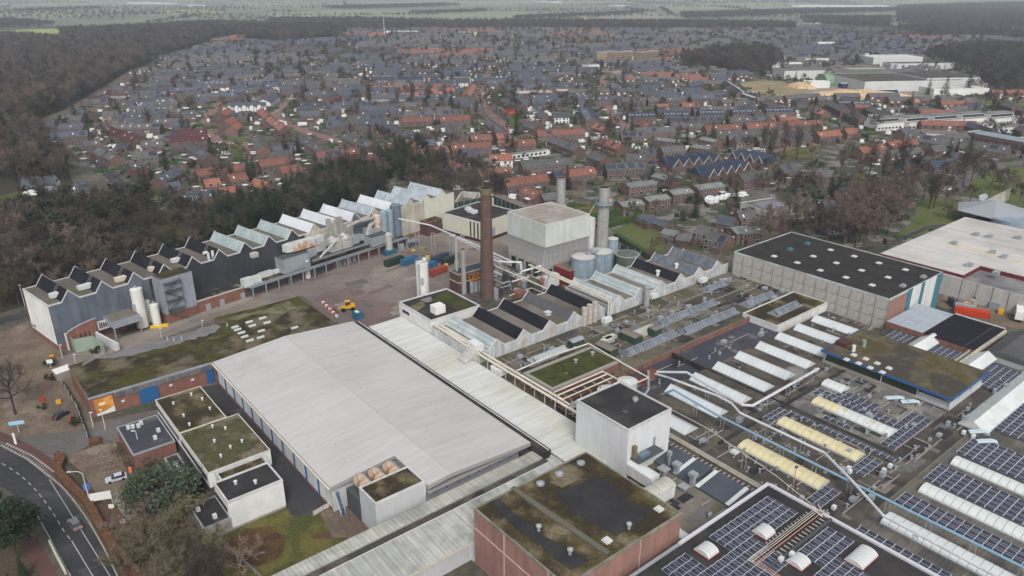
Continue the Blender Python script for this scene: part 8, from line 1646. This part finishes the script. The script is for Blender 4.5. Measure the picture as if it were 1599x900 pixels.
# belts on the plain
for poly, sp in (([(-60,72),(60,68),(120,64),(230,60),(330,58),(330,62),(120,72),(-60,82)],11),([(90,50),(200,46),(330,38),(420,40),(420,50),(300,50),(180,56),(100,60)],13),([(-60,36),(20,34),(60,38),(90,42),(-60,47)],14),([(30,18),(160,13),(160,15),(30,21)],24),
    ([(500,13),(690,8),(720,10),(540,16)],16),([(420,34),(560,33),(700,38),(860,36),(990,38),(1100,38),(1240,40),(1240,48),(1100,46),(900,46),(700,46),(520,46),(420,46)],12),([(640,22),(760,18),(760,19.5),(650,24.5)],16),
    ([(800,30),(870,27),(1000,21),(1010,22.5),(880,30),(810,33)],14),([(1060,24),(1250,18),(1400,16),(1400,19),(1250,24),(1070,31)],15),([(1400,12),(1620,5),(1700,8),(1700,50),(1450,44),(1400,36)],15),([(1390,46),(1450,44),(1620,56),(1620,70),(1540,60),(1450,62)],13),([(1250,30),(1390,30),(1390,46),(1250,40)],14),([(300,1.5),(800,-4),(1600,-6),(1600,-5),(900,-1),(350,3)],50)):
    spray(poly, sp, lambda a, b: rng.choice(['bare0','bare1','bare2','bare0','bare1','conifer0']), 1.0, 1.45, mask=None)
for _ in range(150):
    d = 1900*(1+rng.random()*3.2)**1.0; x = rng.uniform(-1,1)*d*.72; an = rng.choice([rng.uniform(-.25,.25), rng.uniform(-.2,.2), rng.uniform(1,2)]); L_ = rng.uniform(150,900); sp = 11+d*.002
    if proj(x, d, 0)[1] > 47: continue
    for i in range(int(L_/sp)):
        X_, Y_ = x+math.cos(an)*sp*i+rng.uniform(-6,6), d+math.sin(an)*sp*i+rng.uniform(-12,12)
        if -20 < proj(X_, Y_, 0)[0] < 1620 and rng.random() < .85: TREES.append((X_, Y_, rng.choice(['bare0','bare1','bare2']), rng.uniform(.9,1.35), rng.uniform(0,6.28), False))
# town trees
nt_ = 0
for _ in range(34000):
    x, y = rng.uniform(-1300,1500), rng.uniform(280,2100); px, py = proj(x, y, 0)
    if -20 < px < 1620 and occ_at(x, y) in (0, 6) and intown(x, y):
        d = math.hypot(x, y); 
        if rng.random() > (.3 if py > 200 else .36 if py > 130 else .7): continue
        big = rng.random() < .35
        key = rng.choice(['bare0','bare1','bare2','olive0','red1','bare0','poplar0','conifer2','conifer0'] if big else ['scrub0','scrub1','bush0','olive1','red0','bare1','bare2'])
        TREES.append((x, y, key, rng.uniform(.75,1.25) if big else rng.uniform(.45,.9)*(1.3 if key in ('scrub0','scrub1','bush0') else .8), rng.uniform(0,6.28), False)); nt_ += 1
TREES.sort(key=lambda t: (0 if t[5] else 1, math.hypot(t[0], t[1])/t[3]/(1 if t[2][:4] not in ('bush','scru') else .4)))
DT = {'bare':('bare_tree','bare grey-brown tree','tree'),'oliv':('bare_tree','bare olive-tinged spreading tree','tree'),'red0':('bare_tree','bare reddish-brown tree','tree'),'red1':('bare_tree','bare reddish-brown tree','tree'),'popl':('poplar_tree','narrow upright bare poplar','tree'),'coni':('conifer_tree','dark green conifer','tree'),'pine':('pine_tree','dull green pine','tree'),
 'ceda':('cedar_tree','broad blue-green evergreen tree','tree'),'near':('bare_tree','large bare tree with fine twigs','tree'),'bush':('evergreen_bush','rounded dark evergreen bush','bush'),'scru':('bare_shrub','low bare bushy shrub','bush')}
IND = TREES[:300]; REST = TREES[300:]
SRC = {}
def put_tree(x, y, key, sc, rot):
    nm, ds, cat = DT[key[:4]]
    if key == 'nearpine0': nm, ds = 'pine_tree', 'big dark pine'
    r = bpy.data.objects.new(nm, None); COL.objects.link(r); r.location = (x, y, 0); r.rotation_euler = (0,0,rot); r.scale = (sc,)*3
    ch = []
    for pn, me in zip(('trunk','crown'), TT[key]):
        o = bpy.data.objects.new(pn, me); COL.objects.link(o); o.parent = r; ch.append(o)
    px, py = proj(x, y, 0); r['label'] = ds; r['category'] = cat; TOWNLAB.append((r, ds, cat, px, py)); SRC.setdefault(key, ch)
for x, y, k, sc, rot, _ in IND: put_tree(x, y, k, sc, rot)
for k in set(t[2] for t in REST):
    if k not in SRC:
        t = next(t for t in REST if t[2] == k); REST.remove(t); put_tree(*t[:5])
def scatter(name, label, pts, key):
    me = bpy.data.meshes.new(name); me.from_pydata([(p[0],p[1],0) for p in pts], [], [])
    a = me.attributes.new('sc', 'FLOAT', 'POINT'); a.data.foreach_set('value', [p[3] for p in pts]); b = me.attributes.new('rt', 'FLOAT', 'POINT'); b.data.foreach_set('value', [p[4] for p in pts])
    o = bpy.data.objects.new(name, me); COL.objects.link(o); o['kind'] = 'stuff'; o['label'] = label; o['category'] = 'trees'
    g = bpy.data.node_groups.new(name, 'GeometryNodeTree'); g.interface.new_socket('Geometry', in_out='INPUT', socket_type='NodeSocketGeometry'); g.interface.new_socket('Geometry', in_out='OUTPUT', socket_type='NodeSocketGeometry')
    N, L = g.nodes, g.links; gi, go = N.new('NodeGroupInput'), N.new('NodeGroupOutput'); j = N.new('GeometryNodeJoinGeometry')
    for s in SRC[key]:
        oi = N.new('GeometryNodeObjectInfo'); oi.inputs[0].default_value = s; L.new(oi.outputs['Geometry'], j.inputs[0])
    ip = N.new('GeometryNodeInstanceOnPoints'); L.new(gi.outputs[0], ip.inputs['Points']); L.new(j.outputs[0], ip.inputs['Instance'])
    for an, dest, vec in (('sc','Scale',0),('rt','Rotation',1)):
        na = N.new('GeometryNodeInputNamedAttribute'); na.data_type = 'FLOAT'; na.inputs[0].default_value = an; cx = N.new('ShaderNodeCombineXYZ')
        for i in ((2,) if vec else (0,1,2)): L.new(na.outputs[0], cx.inputs[i])
        L.new(cx.outputs[0], ip.inputs[dest])
    L.new(ip.outputs[0], go.inputs[0]); md = o.modifiers.new('scatter', 'NODES'); md.node_group = g
BN = {'bare':'bare_woodland','oliv':'olive_bare_woodland','red0':'reddish_bare_woodland','red1':'reddish_bare_woodland','popl':'poplar_rows','coni':'conifer_wood','pine':'pine_wood','bush':'evergreen_bushes','scru':'bare_scrub'}
for k in sorted(set(t[2] for t in REST)):
    pts = [t for t in REST if t[2] == k]; nm = BN.get(k[:4], 'woodland'); scatter(nm, nm.replace('_', ' ')+' spread over the forest, town gardens and far plain', pts, k)
print('town', nt_, 'trees', len(IND), len(REST))
# ================================================================== VEHICLES, LAMPS, SIGNS
CARC = {'silver':(.42,.45,.5),'black':(.018,.018,.02),'white':(.68,.68,.68),'red':(.4,.02,.02),'blue':(.03,.08,.22),'grey':(.13,.135,.14),'dark blue':(.02,.03,.06)}
def carmeshes(kind):
    L, W, H = (4.4,1.78,1.45) if kind == 'car' else (5.6,2.0,2.4) if kind == 'van' else (6.4,2.3,2.9)
    b = MB(); h0 = .28
    pr = [(-L/2,h0),(-L/2,.72),(-L/2+.15,.86),(L/2-1.15,.92),(L/2-.1,.74),(L/2,.6),(L/2,h0)] if kind == 'car' else [(-L/2,h0),(-L/2,H-.1),(-L/2+.15,H),(L/2-1.5,H),(L/2-.75,1.25),(L/2-.1,1.0),(L/2,.8),(L/2,h0)] if kind == 'van' else [(-L/2,h0),(-L/2,2.5),(-L/2+.4,H),(L/2-.3,H),(L/2,2.3),(L/2,1.6),(L/2-.5,1.2),(L/2-.1,.9),(L/2,h0)]
    for y, rev in ((-W/2,False),(W/2,True)): q = [(x,y,z) for x, z in pr]; b.face(q[::-1] if not rev else q)
    for i in range(len(pr)-1): (xa,za),(xb,zb) = pr[i],pr[i+1]; b.face([(xa,-W/2,za),(xb,-W/2,zb),(xb,W/2,zb),(xa,W/2,za)])
    g = MB()
    if kind == 'car':
        lo, hi = (-L/2+.35,L/2-1.25), (-L/2+.95,L/2-1.95)
        q = [(lo[0],.88),(hi[0],H-.04),(hi[1],H-.04),(lo[1],.9)]
        for s_ in (-1, 1):
            w0, w1 = s_*(W/2-.04), s_*(W/2-.2); f = [(q[0][0],w0,q[0][1]),(q[1][0],w1,q[1][1]),(q[2][0],w1,q[2][1]),(q[3][0],w0,q[3][1])]; g.face(f if s_ < 0 else f[::-1])
        g.face([(q[0][0],-W/2+.04,q[0][1]),(q[0][0],W/2-.04,q[0][1]),(q[1][0],W/2-.2,q[1][1]),(q[1][0],-W/2+.2,q[1][1])]); g.face([(q[3][0],W/2-.04,q[3][1]),(q[3][0],-W/2+.04,q[3][1]),(q[2][0],-W/2+.2,q[2][1]),(q[2][0],W/2-.2,q[2][1])])
        b.box(hi[0]-.03,hi[1]+.03,-W/2+.18,W/2-.18,H-.06,H)
    else:
        g.box(L/2-1.5,L/2-.9,-W/2-.01,W/2+.01,1.35,1.95); g.face([(L/2-1.42,-W/2+.12,H-.25),(L/2-.8,-W/2+.12,1.32),(L/2-.8,W/2-.12,1.32),(L/2-1.42,W/2-.12,H-.25)] if kind == 'van' else [(L/2+.01,-W/2+.15,1.65),(L/2+.01,W/2-.15,1.65),(L/2+.01,W/2-.15,2.25),(L/2+.01,-W/2+.15,2.25)])
    w = MB(); R_ = .33
    for i in range(10):
        a, c = i*math.pi/5, (i+1)*math.pi/5; w.face([(R_*math.cos(a),-.11,R_*math.sin(a)),(R_*math.cos(c),-.11,R_*math.sin(c)),(R_*math.cos(c),.11,R_*math.sin(c)),(R_*math.cos(a),.11,R_*math.sin(a))])
    for y in (-.11,.11): w.face([(R_*math.cos(i*math.pi/5),y,R_*math.sin(i*math.pi/5)) for i in range(10)])
    tl = MB(); tl.box(-.04,.03,-.2,.2,-.09,.09); return b, g, w.mesh('wheel', [M_tyre]), tl, (L, W)
CM = {k: carmeshes(k) for k in ('car','van','caravan')}
M_tail = mat('tail_light', (.35,.01,.01), rough=.4, grain=0, bump=0, emit=((1,.06,.04),.5)); M_head = mat('head_light', (.6,.6,.6), rough=.3, grain=0, bump=0); M_headon = mat('lit_head_light', (.8,.7,.5), grain=0, bump=0, emit=((1,.72,.4),6))
TLm = CM['car'][3].mesh('tail_light', [M_tail]); HLm = CM['car'][3].mesh('headlight', [M_head]); HLon = CM['car'][3].mesh('headlight', [M_headon]); BD = {}; GL = {k: CM[k][1].mesh('window', [M_glass]) for k in CM}
ncar = 0
def vehicle(x, y, ang, col, kind='car', label=None, z=0.03, on=False):
    global ncar
    if (kind, col) not in BD: BD[(kind, col)] = CM[kind][0].mesh('body', [mat('car_paint_'+col.replace(' ', '_'), CARC[col], rough=.3, spec=.6, grain=.02, bump=0)])
    L, W = CM[kind][4]; nm = {'car':'parked_car','van':'delivery_van','caravan':'camper'}[kind]; T = Thing(nm, label or '', kind if kind != 'caravan' else 'camper', FW, 0, 0, 0); T.o.location = (x,y,z); T.o.rotation_euler = (0,0,ang)
    T.piece('body', BD[(kind, col)], (0,0,0)); T.piece('window', GL[kind], (0,0,0))
    px, py = proj(x, y, 0)
    if py > 210 or label:
        for sx in (-1, 1):
            for sy in (-1, 1): T.piece('wheel', CM[kind][2], (sx*L*.31, sy*(W/2-.08), .33))
        for sy in (-1, 1): T.piece('tail_light', TLm, (-L/2, sy*(W/2-.3), .68)); T.piece('headlight', HLon if on else HLm, (L/2, sy*(W/2-.32), .62))
    if not label: TOWNLAB.append((T.o, col+' '+{'car':'car','van':'van','caravan':'camper van'}[kind], kind, px, py))
    ncar += 1; return T
def vpx(px, py, ang, col, kind='car', label=None, **k): x, y = P(px, py); return vehicle(x, y, ang, col, kind, label, **k)
def azp(a, b): p, q = P(*a), P(*b); return math.atan2(q[1]-p[1], q[0]-p[0])
vpx(118,822, azp((130,838),(107,805)), 'grey', 'car', 'dark grey car driving on the main road with its tail lights on').o.name = 'moving_car'
vpx(182,750, azp((197,744),(166,753)), 'silver', 'car', 'pale silver-blue estate car alone in the brown parking lot'); vpx(95,651, azp((87,656),(104,645)), 'black', 'car', 'black car parked on the sandy ground at the left below the moss roof')
for q in ((945,171,'white'),(937,176,'silver'),(939,179,'dark blue'),(941,183,'white'),(944,187,'grey')): vpx(q[0]-2, q[1]+1.5, .25, q[2])
for q in ((1106,316,'white','caravan'),(1113,317.5,'white','caravan'),(1120,316,'white','caravan'),(1127,314,'white','caravan'),(1134,312,'white','caravan'),(1152,309,'white','van'),(1160,307,'white','van'),(1167,306,'grey','car')): vpx(q[0], q[1], 1.0 if q[3] == 'caravan' else .4, q[2], q[3])
for q in ((1136,277,.3,'white','van'),(1028,254,.3,'red','car'),(1018,255,.4,'blue','car'),(1026,263,-.1,'white','car'),(935,264,1.1,'white','van'),(909,223,.6,'white','van'),(853,239.5,-.1,'white','van'),(823,250,1.2,'grey','car'),(829,251,1.2,'silver','car'),(838,249,1.2,'grey','car'),(146,256,.1,'black','car'),(157,253,.3,'white','car'),(197,269,-.2,'black','car'),
    (343,235,-.4,'silver','car'),(353,242,-.3,'white','van'),(361,225,-.1,'white','car'),(341,224,.1,'white','car'),(331,225,.1,'black','car'),(328,190,1.5,'white','van'),(318,186,1.4,'grey','car'),(445,195,-.9,'white','van'),(1351,220,.1,'blue','car'),(1385,213,.1,'dark blue','car'),(1253,230,.1,'white','car'),(1263,229,.1,'grey','car'),(1234,229,.1,'white','car'),(1213,232,0,'black','car'),
    (1362,272,-.2,'white','car'),(1494,280,.9,'silver','car'),(1499,276,.9,'white','car'),(1296,351,.5,'silver','car'),(1313,347,.5,'grey','car'),(1302,367,.2,'silver','car'),(1548,220,.1,'white','van'),(672,203,0,'white','van'),(541,145,.9,'white','car'),(553,141,.8,'white','van'),(940,163,.9,'red','car'),(940,140,1.3,'grey','car'),(716,297,.1,'white','van'),(803,311,-.5,'white','van')): vpx(*q[:4], q[4])
vpx(66,192, azp((75,189),(40,210)), 'red', 'car', 'car with glowing red lights on the forest road at the far left'); vpx(264,357, azp((262,356),(275,362)), 'grey', 'car', 'car with lit headlights on the tree-lined road behind the long hall', on=True); vpx(237,333, azp((237,333),(262,356)), 'white', 'car', 'pale car farther up the tree-lined road behind the long hall')
STREETS = [o for o in COL.objects if o.name.startswith('street')]
for o in STREETS:
    vs = [v.co for v in o.data.vertices]; 
    for i in range(0, len(vs)-4, 4):
        a = (vs[i]+vs[i+3])/2; b = (vs[i+1]+vs[i+2])/2; d = b-a; W_ = (vs[i]-vs[i+3]).length
        if d.length < 1 or ncar > 215: continue
        for k in range(int(d.length/7.5)):
            if rng.random() < .42:
                p = a.lerp(b, (k+.5)/max(1, int(d.length/7.5))); n = Vector((-d.y, d.x, 0)).normalized()*(W_/2-1.0)*rng.choice([-1,1]); px, py = proj(p.x, p.y, 0)
                if 0 < px < 1599 and 95 < py < 330: vehicle(p.x+n.x, p.y+n.y, math.atan2(d.y, d.x)+(math.pi if rng.random() < .5 else 0), rng.choice(['white','white','grey','black','silver','blue','red','dark blue','grey']), 'car' if rng.random() < .85 else 'van', z=.1)
print('cars', ncar)
def lamp(px, py, h_, arm, label, fr=FW, mt=None):
    x, y = P(px, py); T = Thing('street_lamp', label, 'street lamp', FW, x, y, 0)
    m = MB(); m.tube([(x,y,0),(x,y,h_*.92),(x+arm[0]*.3,y+arm[1]*.3,h_),(x+arm[0],y+arm[1],h_)],.11,6,r1=.06); T.part('pole', m, mt or M_dome); m = MB(); m.box(x+arm[0]-.45,x+arm[0]+.35,y+arm[1]-.16,y+arm[1]+.16,h_-.12,h_+.06); T.part('lamp_head', m, M_dome)
lamp(141,787,8.5,(-2.6,-.2),'tall white street lamp with its arm over the cycle path'); lamp(39,478,8,(0,0),'grey-green lamp post at the left edge in front of the forest')
lamp(165,672,6,(0,0),'thin white lamp pole by the orange poster'); lamp(219,706,6,(-.6,0),'white lamp pole beside the low blue-black roof')
for i, (a, b) in enumerate(((74,500),(98,560),(120,575),(146,668),(190,572),(253,533),(318,520))): lamp(a, b, 4.5, (.3,0), ['small white-headed yard lamp beside the end wall of the long hall','small yard lamp near the glazed screen','short yard lamp at the corner of the moss roof','short yard lamp by the poster corner','yard lamp behind the moss roof, left one','yard lamp behind the moss roof, middle one','yard lamp behind the moss roof, right one'][i])
def sign(px, py, w_, z0, z1, mt, label, poles=2, ang=0.3):
    x, y = P(px, py); T = Thing('sign_board', label, 'sign', FW, x, y, 0, rot=ang)
    m = MB(); m.box(x-w_/2,x+w_/2,y-.05,y+.05,z0,z1); T.part('board', m, mt); m = MB()
    for s_ in ((-1,1) if poles == 2 else (0,)): m.box(x+s_*(w_/2-.1)-.05,x+s_*(w_/2-.1)+.05,y+.05,y+.14,0,z1)
    T.part('post', m, M_dome)
sign(160,788,4.2,1.2,3.2,M_plaster,'blank white board on two posts beside the rust-brown hedge'); sign(141,784,1.3,3.2,4.8,mat('sign_blue',(.08,.16,.42),grain=.05),'small blue and white sign on the lamp post by the cycle path',1); sign(175,796,1.1,.4,1.4,M_plaster,'small square white sign, upper one of two in the shrubs',1); sign(193,820,1.1,.4,1.4,M_plaster,'small square white sign, lower one of two in the shrubs',1)
sign(30,676,3.4,2.4,3.4,mat('sign_light_blue',(.25,.45,.6),grain=.05),'light blue direction sign on a white post at the left edge',1); sign(25,694,.5,0,3.2,M_plaster,'white pillar sign with logo below the light blue sign',1); sign(80,575,1.6,1.6,2.8,M_plaster,'white notice board by the path left of the moss roof',1); sign(205,742,.7,.4,2.2,mat('orange_red_sign',(.6,.15,.08),grain=.05),'small orange and white sign at the head of the parking lot',1)
for i, (a, b, mt) in enumerate(((82,560,M_yellow),(92,630,M_yellow),(66,627,M_redskip),(113,657,M_redskip),(82,592,M_redskip))): x, y = P(a, b); m = MB(); m.obox((x,y),.4,1.2,.6,0,1.1); solo('ground_box', ['yellow box by the path at the corner of the moss roof','yellow mat-like box on the sandy ground at the left','small red marker on the sandy ground','red post beside the black car','red crate near the small kiosk'][i], 'box', m, mt, FW, x, y)
x, y = P(100,590); T = Thing('kiosk', 'small grey hut with pale roof at the left end of the moss roof hall', 'hut', FW, x, y, 0, rot=.9); m = MB(); m.box(x-2,x+2,y-1.2,y+1.2,0,2.4); T.part('wall', m, M_concd); m = MB(); m.face([(x-2.2,y-1.4,2.4),(x+2.2,y-1.4,2.4),(x+2.2,y+1.4,3.0),(x-2.2,y+1.4,3.0)]); T.part('roof', m, M_plaster)
x, y = P(796,176); m = MB(); m.cone(x,y,0,6,6,6); solo('red_tent', 'red tent on the small green beside the town trees', 'tent', m, M_redskip, FW, x, y)
m = MB(); strip(m, [P(78,849), P(90,873), P(103,897)], .35, 0, .9); solo('guard_rail', 'pale guard rail along the left side of the main road', 'guard rail', m, M_trimc, FW, *P(78,849))
T = Thing('villa', 'white villa with dark hipped gable roof at the far left edge', 'house', FW, 0, 0, 0); a, b = P(48,289,7), P(90,296,4); T.o.location = (*P(70,298), 0); T.o.rotation_euler = (0,0,.25)
m = MB(); m.box(-9,7,-5,5,0,4); m.face([(7,-5,4),(7,5,4),(7,0,8)]); m.face([(-9,5,4),(-9,-5,4),(-9,0,8)]); T.part('wall', m, M_plaster); m = MB(); m.roof(-9,7,-5,5,4,8.1,0,0,0,ov=.5); m.f = m.f[:4]; m.m = m.m[:4]; T.part('roof', m, M_tile_b); m = MB(); m.box(-6,0,-9,-5,0,3.2); T.part('annex', m, M_plaster); m = MB(); m.box(-6.2,.2,-9.2,-5,3.2,3.4); T.part('annex_roof', m, M_tile_n)
m = MB(); m.box(7.01,7.06,-1.6,1.6,4.6,6.4); m.box(-4,-2.4,-3.4,-2.2,5.2,6.8); T.part('window', m, M_glass)
rowpx(107,288,137,285,'b',10,6.5)
x, y = P(1535,322) ; m = MB(); q = [P(1529,305),P(1540,302),P(1543,308),P(1536,315),P(1529,313)]; m.prism([(a,b) for a, b in q], .0, .09); struct('pond', m, mat('pond_water',(.35,.37,.38),rough=.1,spec=.6,grain=.03,bump=0))

# ================================================================== HAZE
hz_ = MB(); hz_.box(-9000,9000,-400,13500,-1.2,122,nb=False); h = bpy.data.objects.new('haze', hz_.mesh('haze', [])); COL.objects.link(h); h['kind'] = 'stuff'
hm = bpy.data.materials.new('haze_air'); hm.use_nodes = True; n = hm.node_tree.nodes; n.remove(n['Principled BSDF']); pv = n.new('ShaderNodeVolumePrincipled'); pv.inputs['Color'].default_value = (.78,.88,1.0,1); pv.inputs['Density'].default_value = .00011; pv.inputs['Anisotropy'].default_value = 0.0
hm.node_tree.links.new(pv.outputs[0], n['Material Output'].inputs['Volume']); h.data.materials.append(hm)

# ================================================================== LABELS of the repeated town things
SPOT = [('at the bottom left corner',60,860),('by the parking lot',230,800),('left of the moss roof hall',60,620),('in front of the main road bend',330,900),('behind the left end of the long hall',40,430),('behind the dark part of the long hall',220,360),('behind the pale part of the long hall',430,300),('in the conifer belt',640,270),
 ('near the white villa',70,280),('beside the tree-lined road',240,300),('around the orange terraces left of the conifers',420,255),('near the dark red gabled rows',230,215),('near the small green park',370,220),('by the white-pillared terraces',240,160),('along the forest road',170,150),('in the forest at the left',50,200),('near the stepped orange houses',430,180),
 ('behind the brick chimney',740,290),('near the garages',830,245),('by the orange-roofed white hall',760,245),('around the town centre terraces',600,205),('near the solar-covered rows',600,130),('by the tall bare trees and red tent',790,170),('next to the long straight brick street',950,150),('below the long straight brick street',960,215),('near the cream-roofed school',840,150),
 ('near the apartment blocks',985,85),('behind the boiler house',900,280),('around the green garden',990,370),('near the flat grey-roofed houses',1010,290),('beside the zigzag-gabled rows',1120,255),('by the parked campers',1130,325),('around the workshop with solar roof',1190,335),('in the bare grove beside the concrete warehouse',1310,340),('near the navy-roofed dormer rows',1100,170),
 ('by the dry grass field',1210,145),('near the poplars on the small green',1225,235),('around the long red-brown terraces',1200,195),('near the white stepped flats',1480,190),('by the tall brown-roofed terrace',1450,215),('on the lawn by the pond',1510,305),('at the right edge of the town',1580,230),('around the far factory',1400,130),('in the far left quarter of the town',330,90),('in the far middle of the town',640,90),('in the far right of the town',1150,70),('near the right-hand orange houses',1370,235)]
ORD = ['leftmost','second from the left','third from the left','fourth from the left','fifth from the left','sixth from the left','seventh from the left','eighth from the left','ninth from the left','tenth from the left','eleventh from the left','twelfth from the left']
gr = {}
for o, ds, cat, px, py in TOWNLAB:
    sp = min(SPOT, key=lambda s: (s[1]-px)**2+((s[2]-py)*1.6)**2)[0]; gr.setdefault((ds, sp, cat), []).append((px, py, o))
for (ds, sp, cat), L_ in gr.items():
    L_.sort(key=lambda t: t[0])
    if len(L_) > 12:     # split nearer / farther
        L_.sort(key=lambda t: -t[1]); parts = [L_[i:i+11] for i in range(0, len(L_), 11)]
    else: parts = [L_]
    rown = [''] if len(parts) == 1 else [' nearest', ' second back', ' third back', ' fourth back', ' fifth back', ' sixth back', ' farthest']
    for pi, pl in enumerate(parts):
        pl.sort(key=lambda t: t[0])
        for i, (px, py, o) in enumerate(pl):
            extra = '' if len(pl) == 1 and len(parts) == 1 else (', left one' if i == 0 else ', right one') if len(pl) == 2 and len(parts) == 1 else ', '+(ORD[i] if i < len(pl)-1 or i < 2 else 'rightmost')
            o['label'] = (ds+' '+sp+extra+rown[min(pi, 6)]); o['category'] = cat
            o['group'] = {'houses':'terraces of the town','house':'single houses of the town','shed':'garden sheds of the town','tree':'trees of the works and town','bush':'bushes of the works and town','car':'cars in the streets','van':'vans in the streets','caravan':'campers parked by the workshop'}.get(cat, cat)
same = {}
for o in COL.objects:
    if o.parent is None and 'label' in o and 'category' in o:
        if len(o['label'].split()) > 16: o['label'] = o['label'].replace(' the ', ' ')
        same.setdefault(o['label'], []).append(o)
for lb, L_ in same.items():
    if len(L_) > 1:
        L_.sort(key=lambda o: proj(*o.location)[0]); ORD2 = ORD+['thirteenth from the left','fourteenth from the left','fifteenth from the left']
        for i, o in enumerate(L_[:15]): o['label'] = (lb+', '+(ORD2[i] if i < len(L_)-1 else 'rightmost')).replace('from the left', 'from left')
print('objects', len(COL.objects))
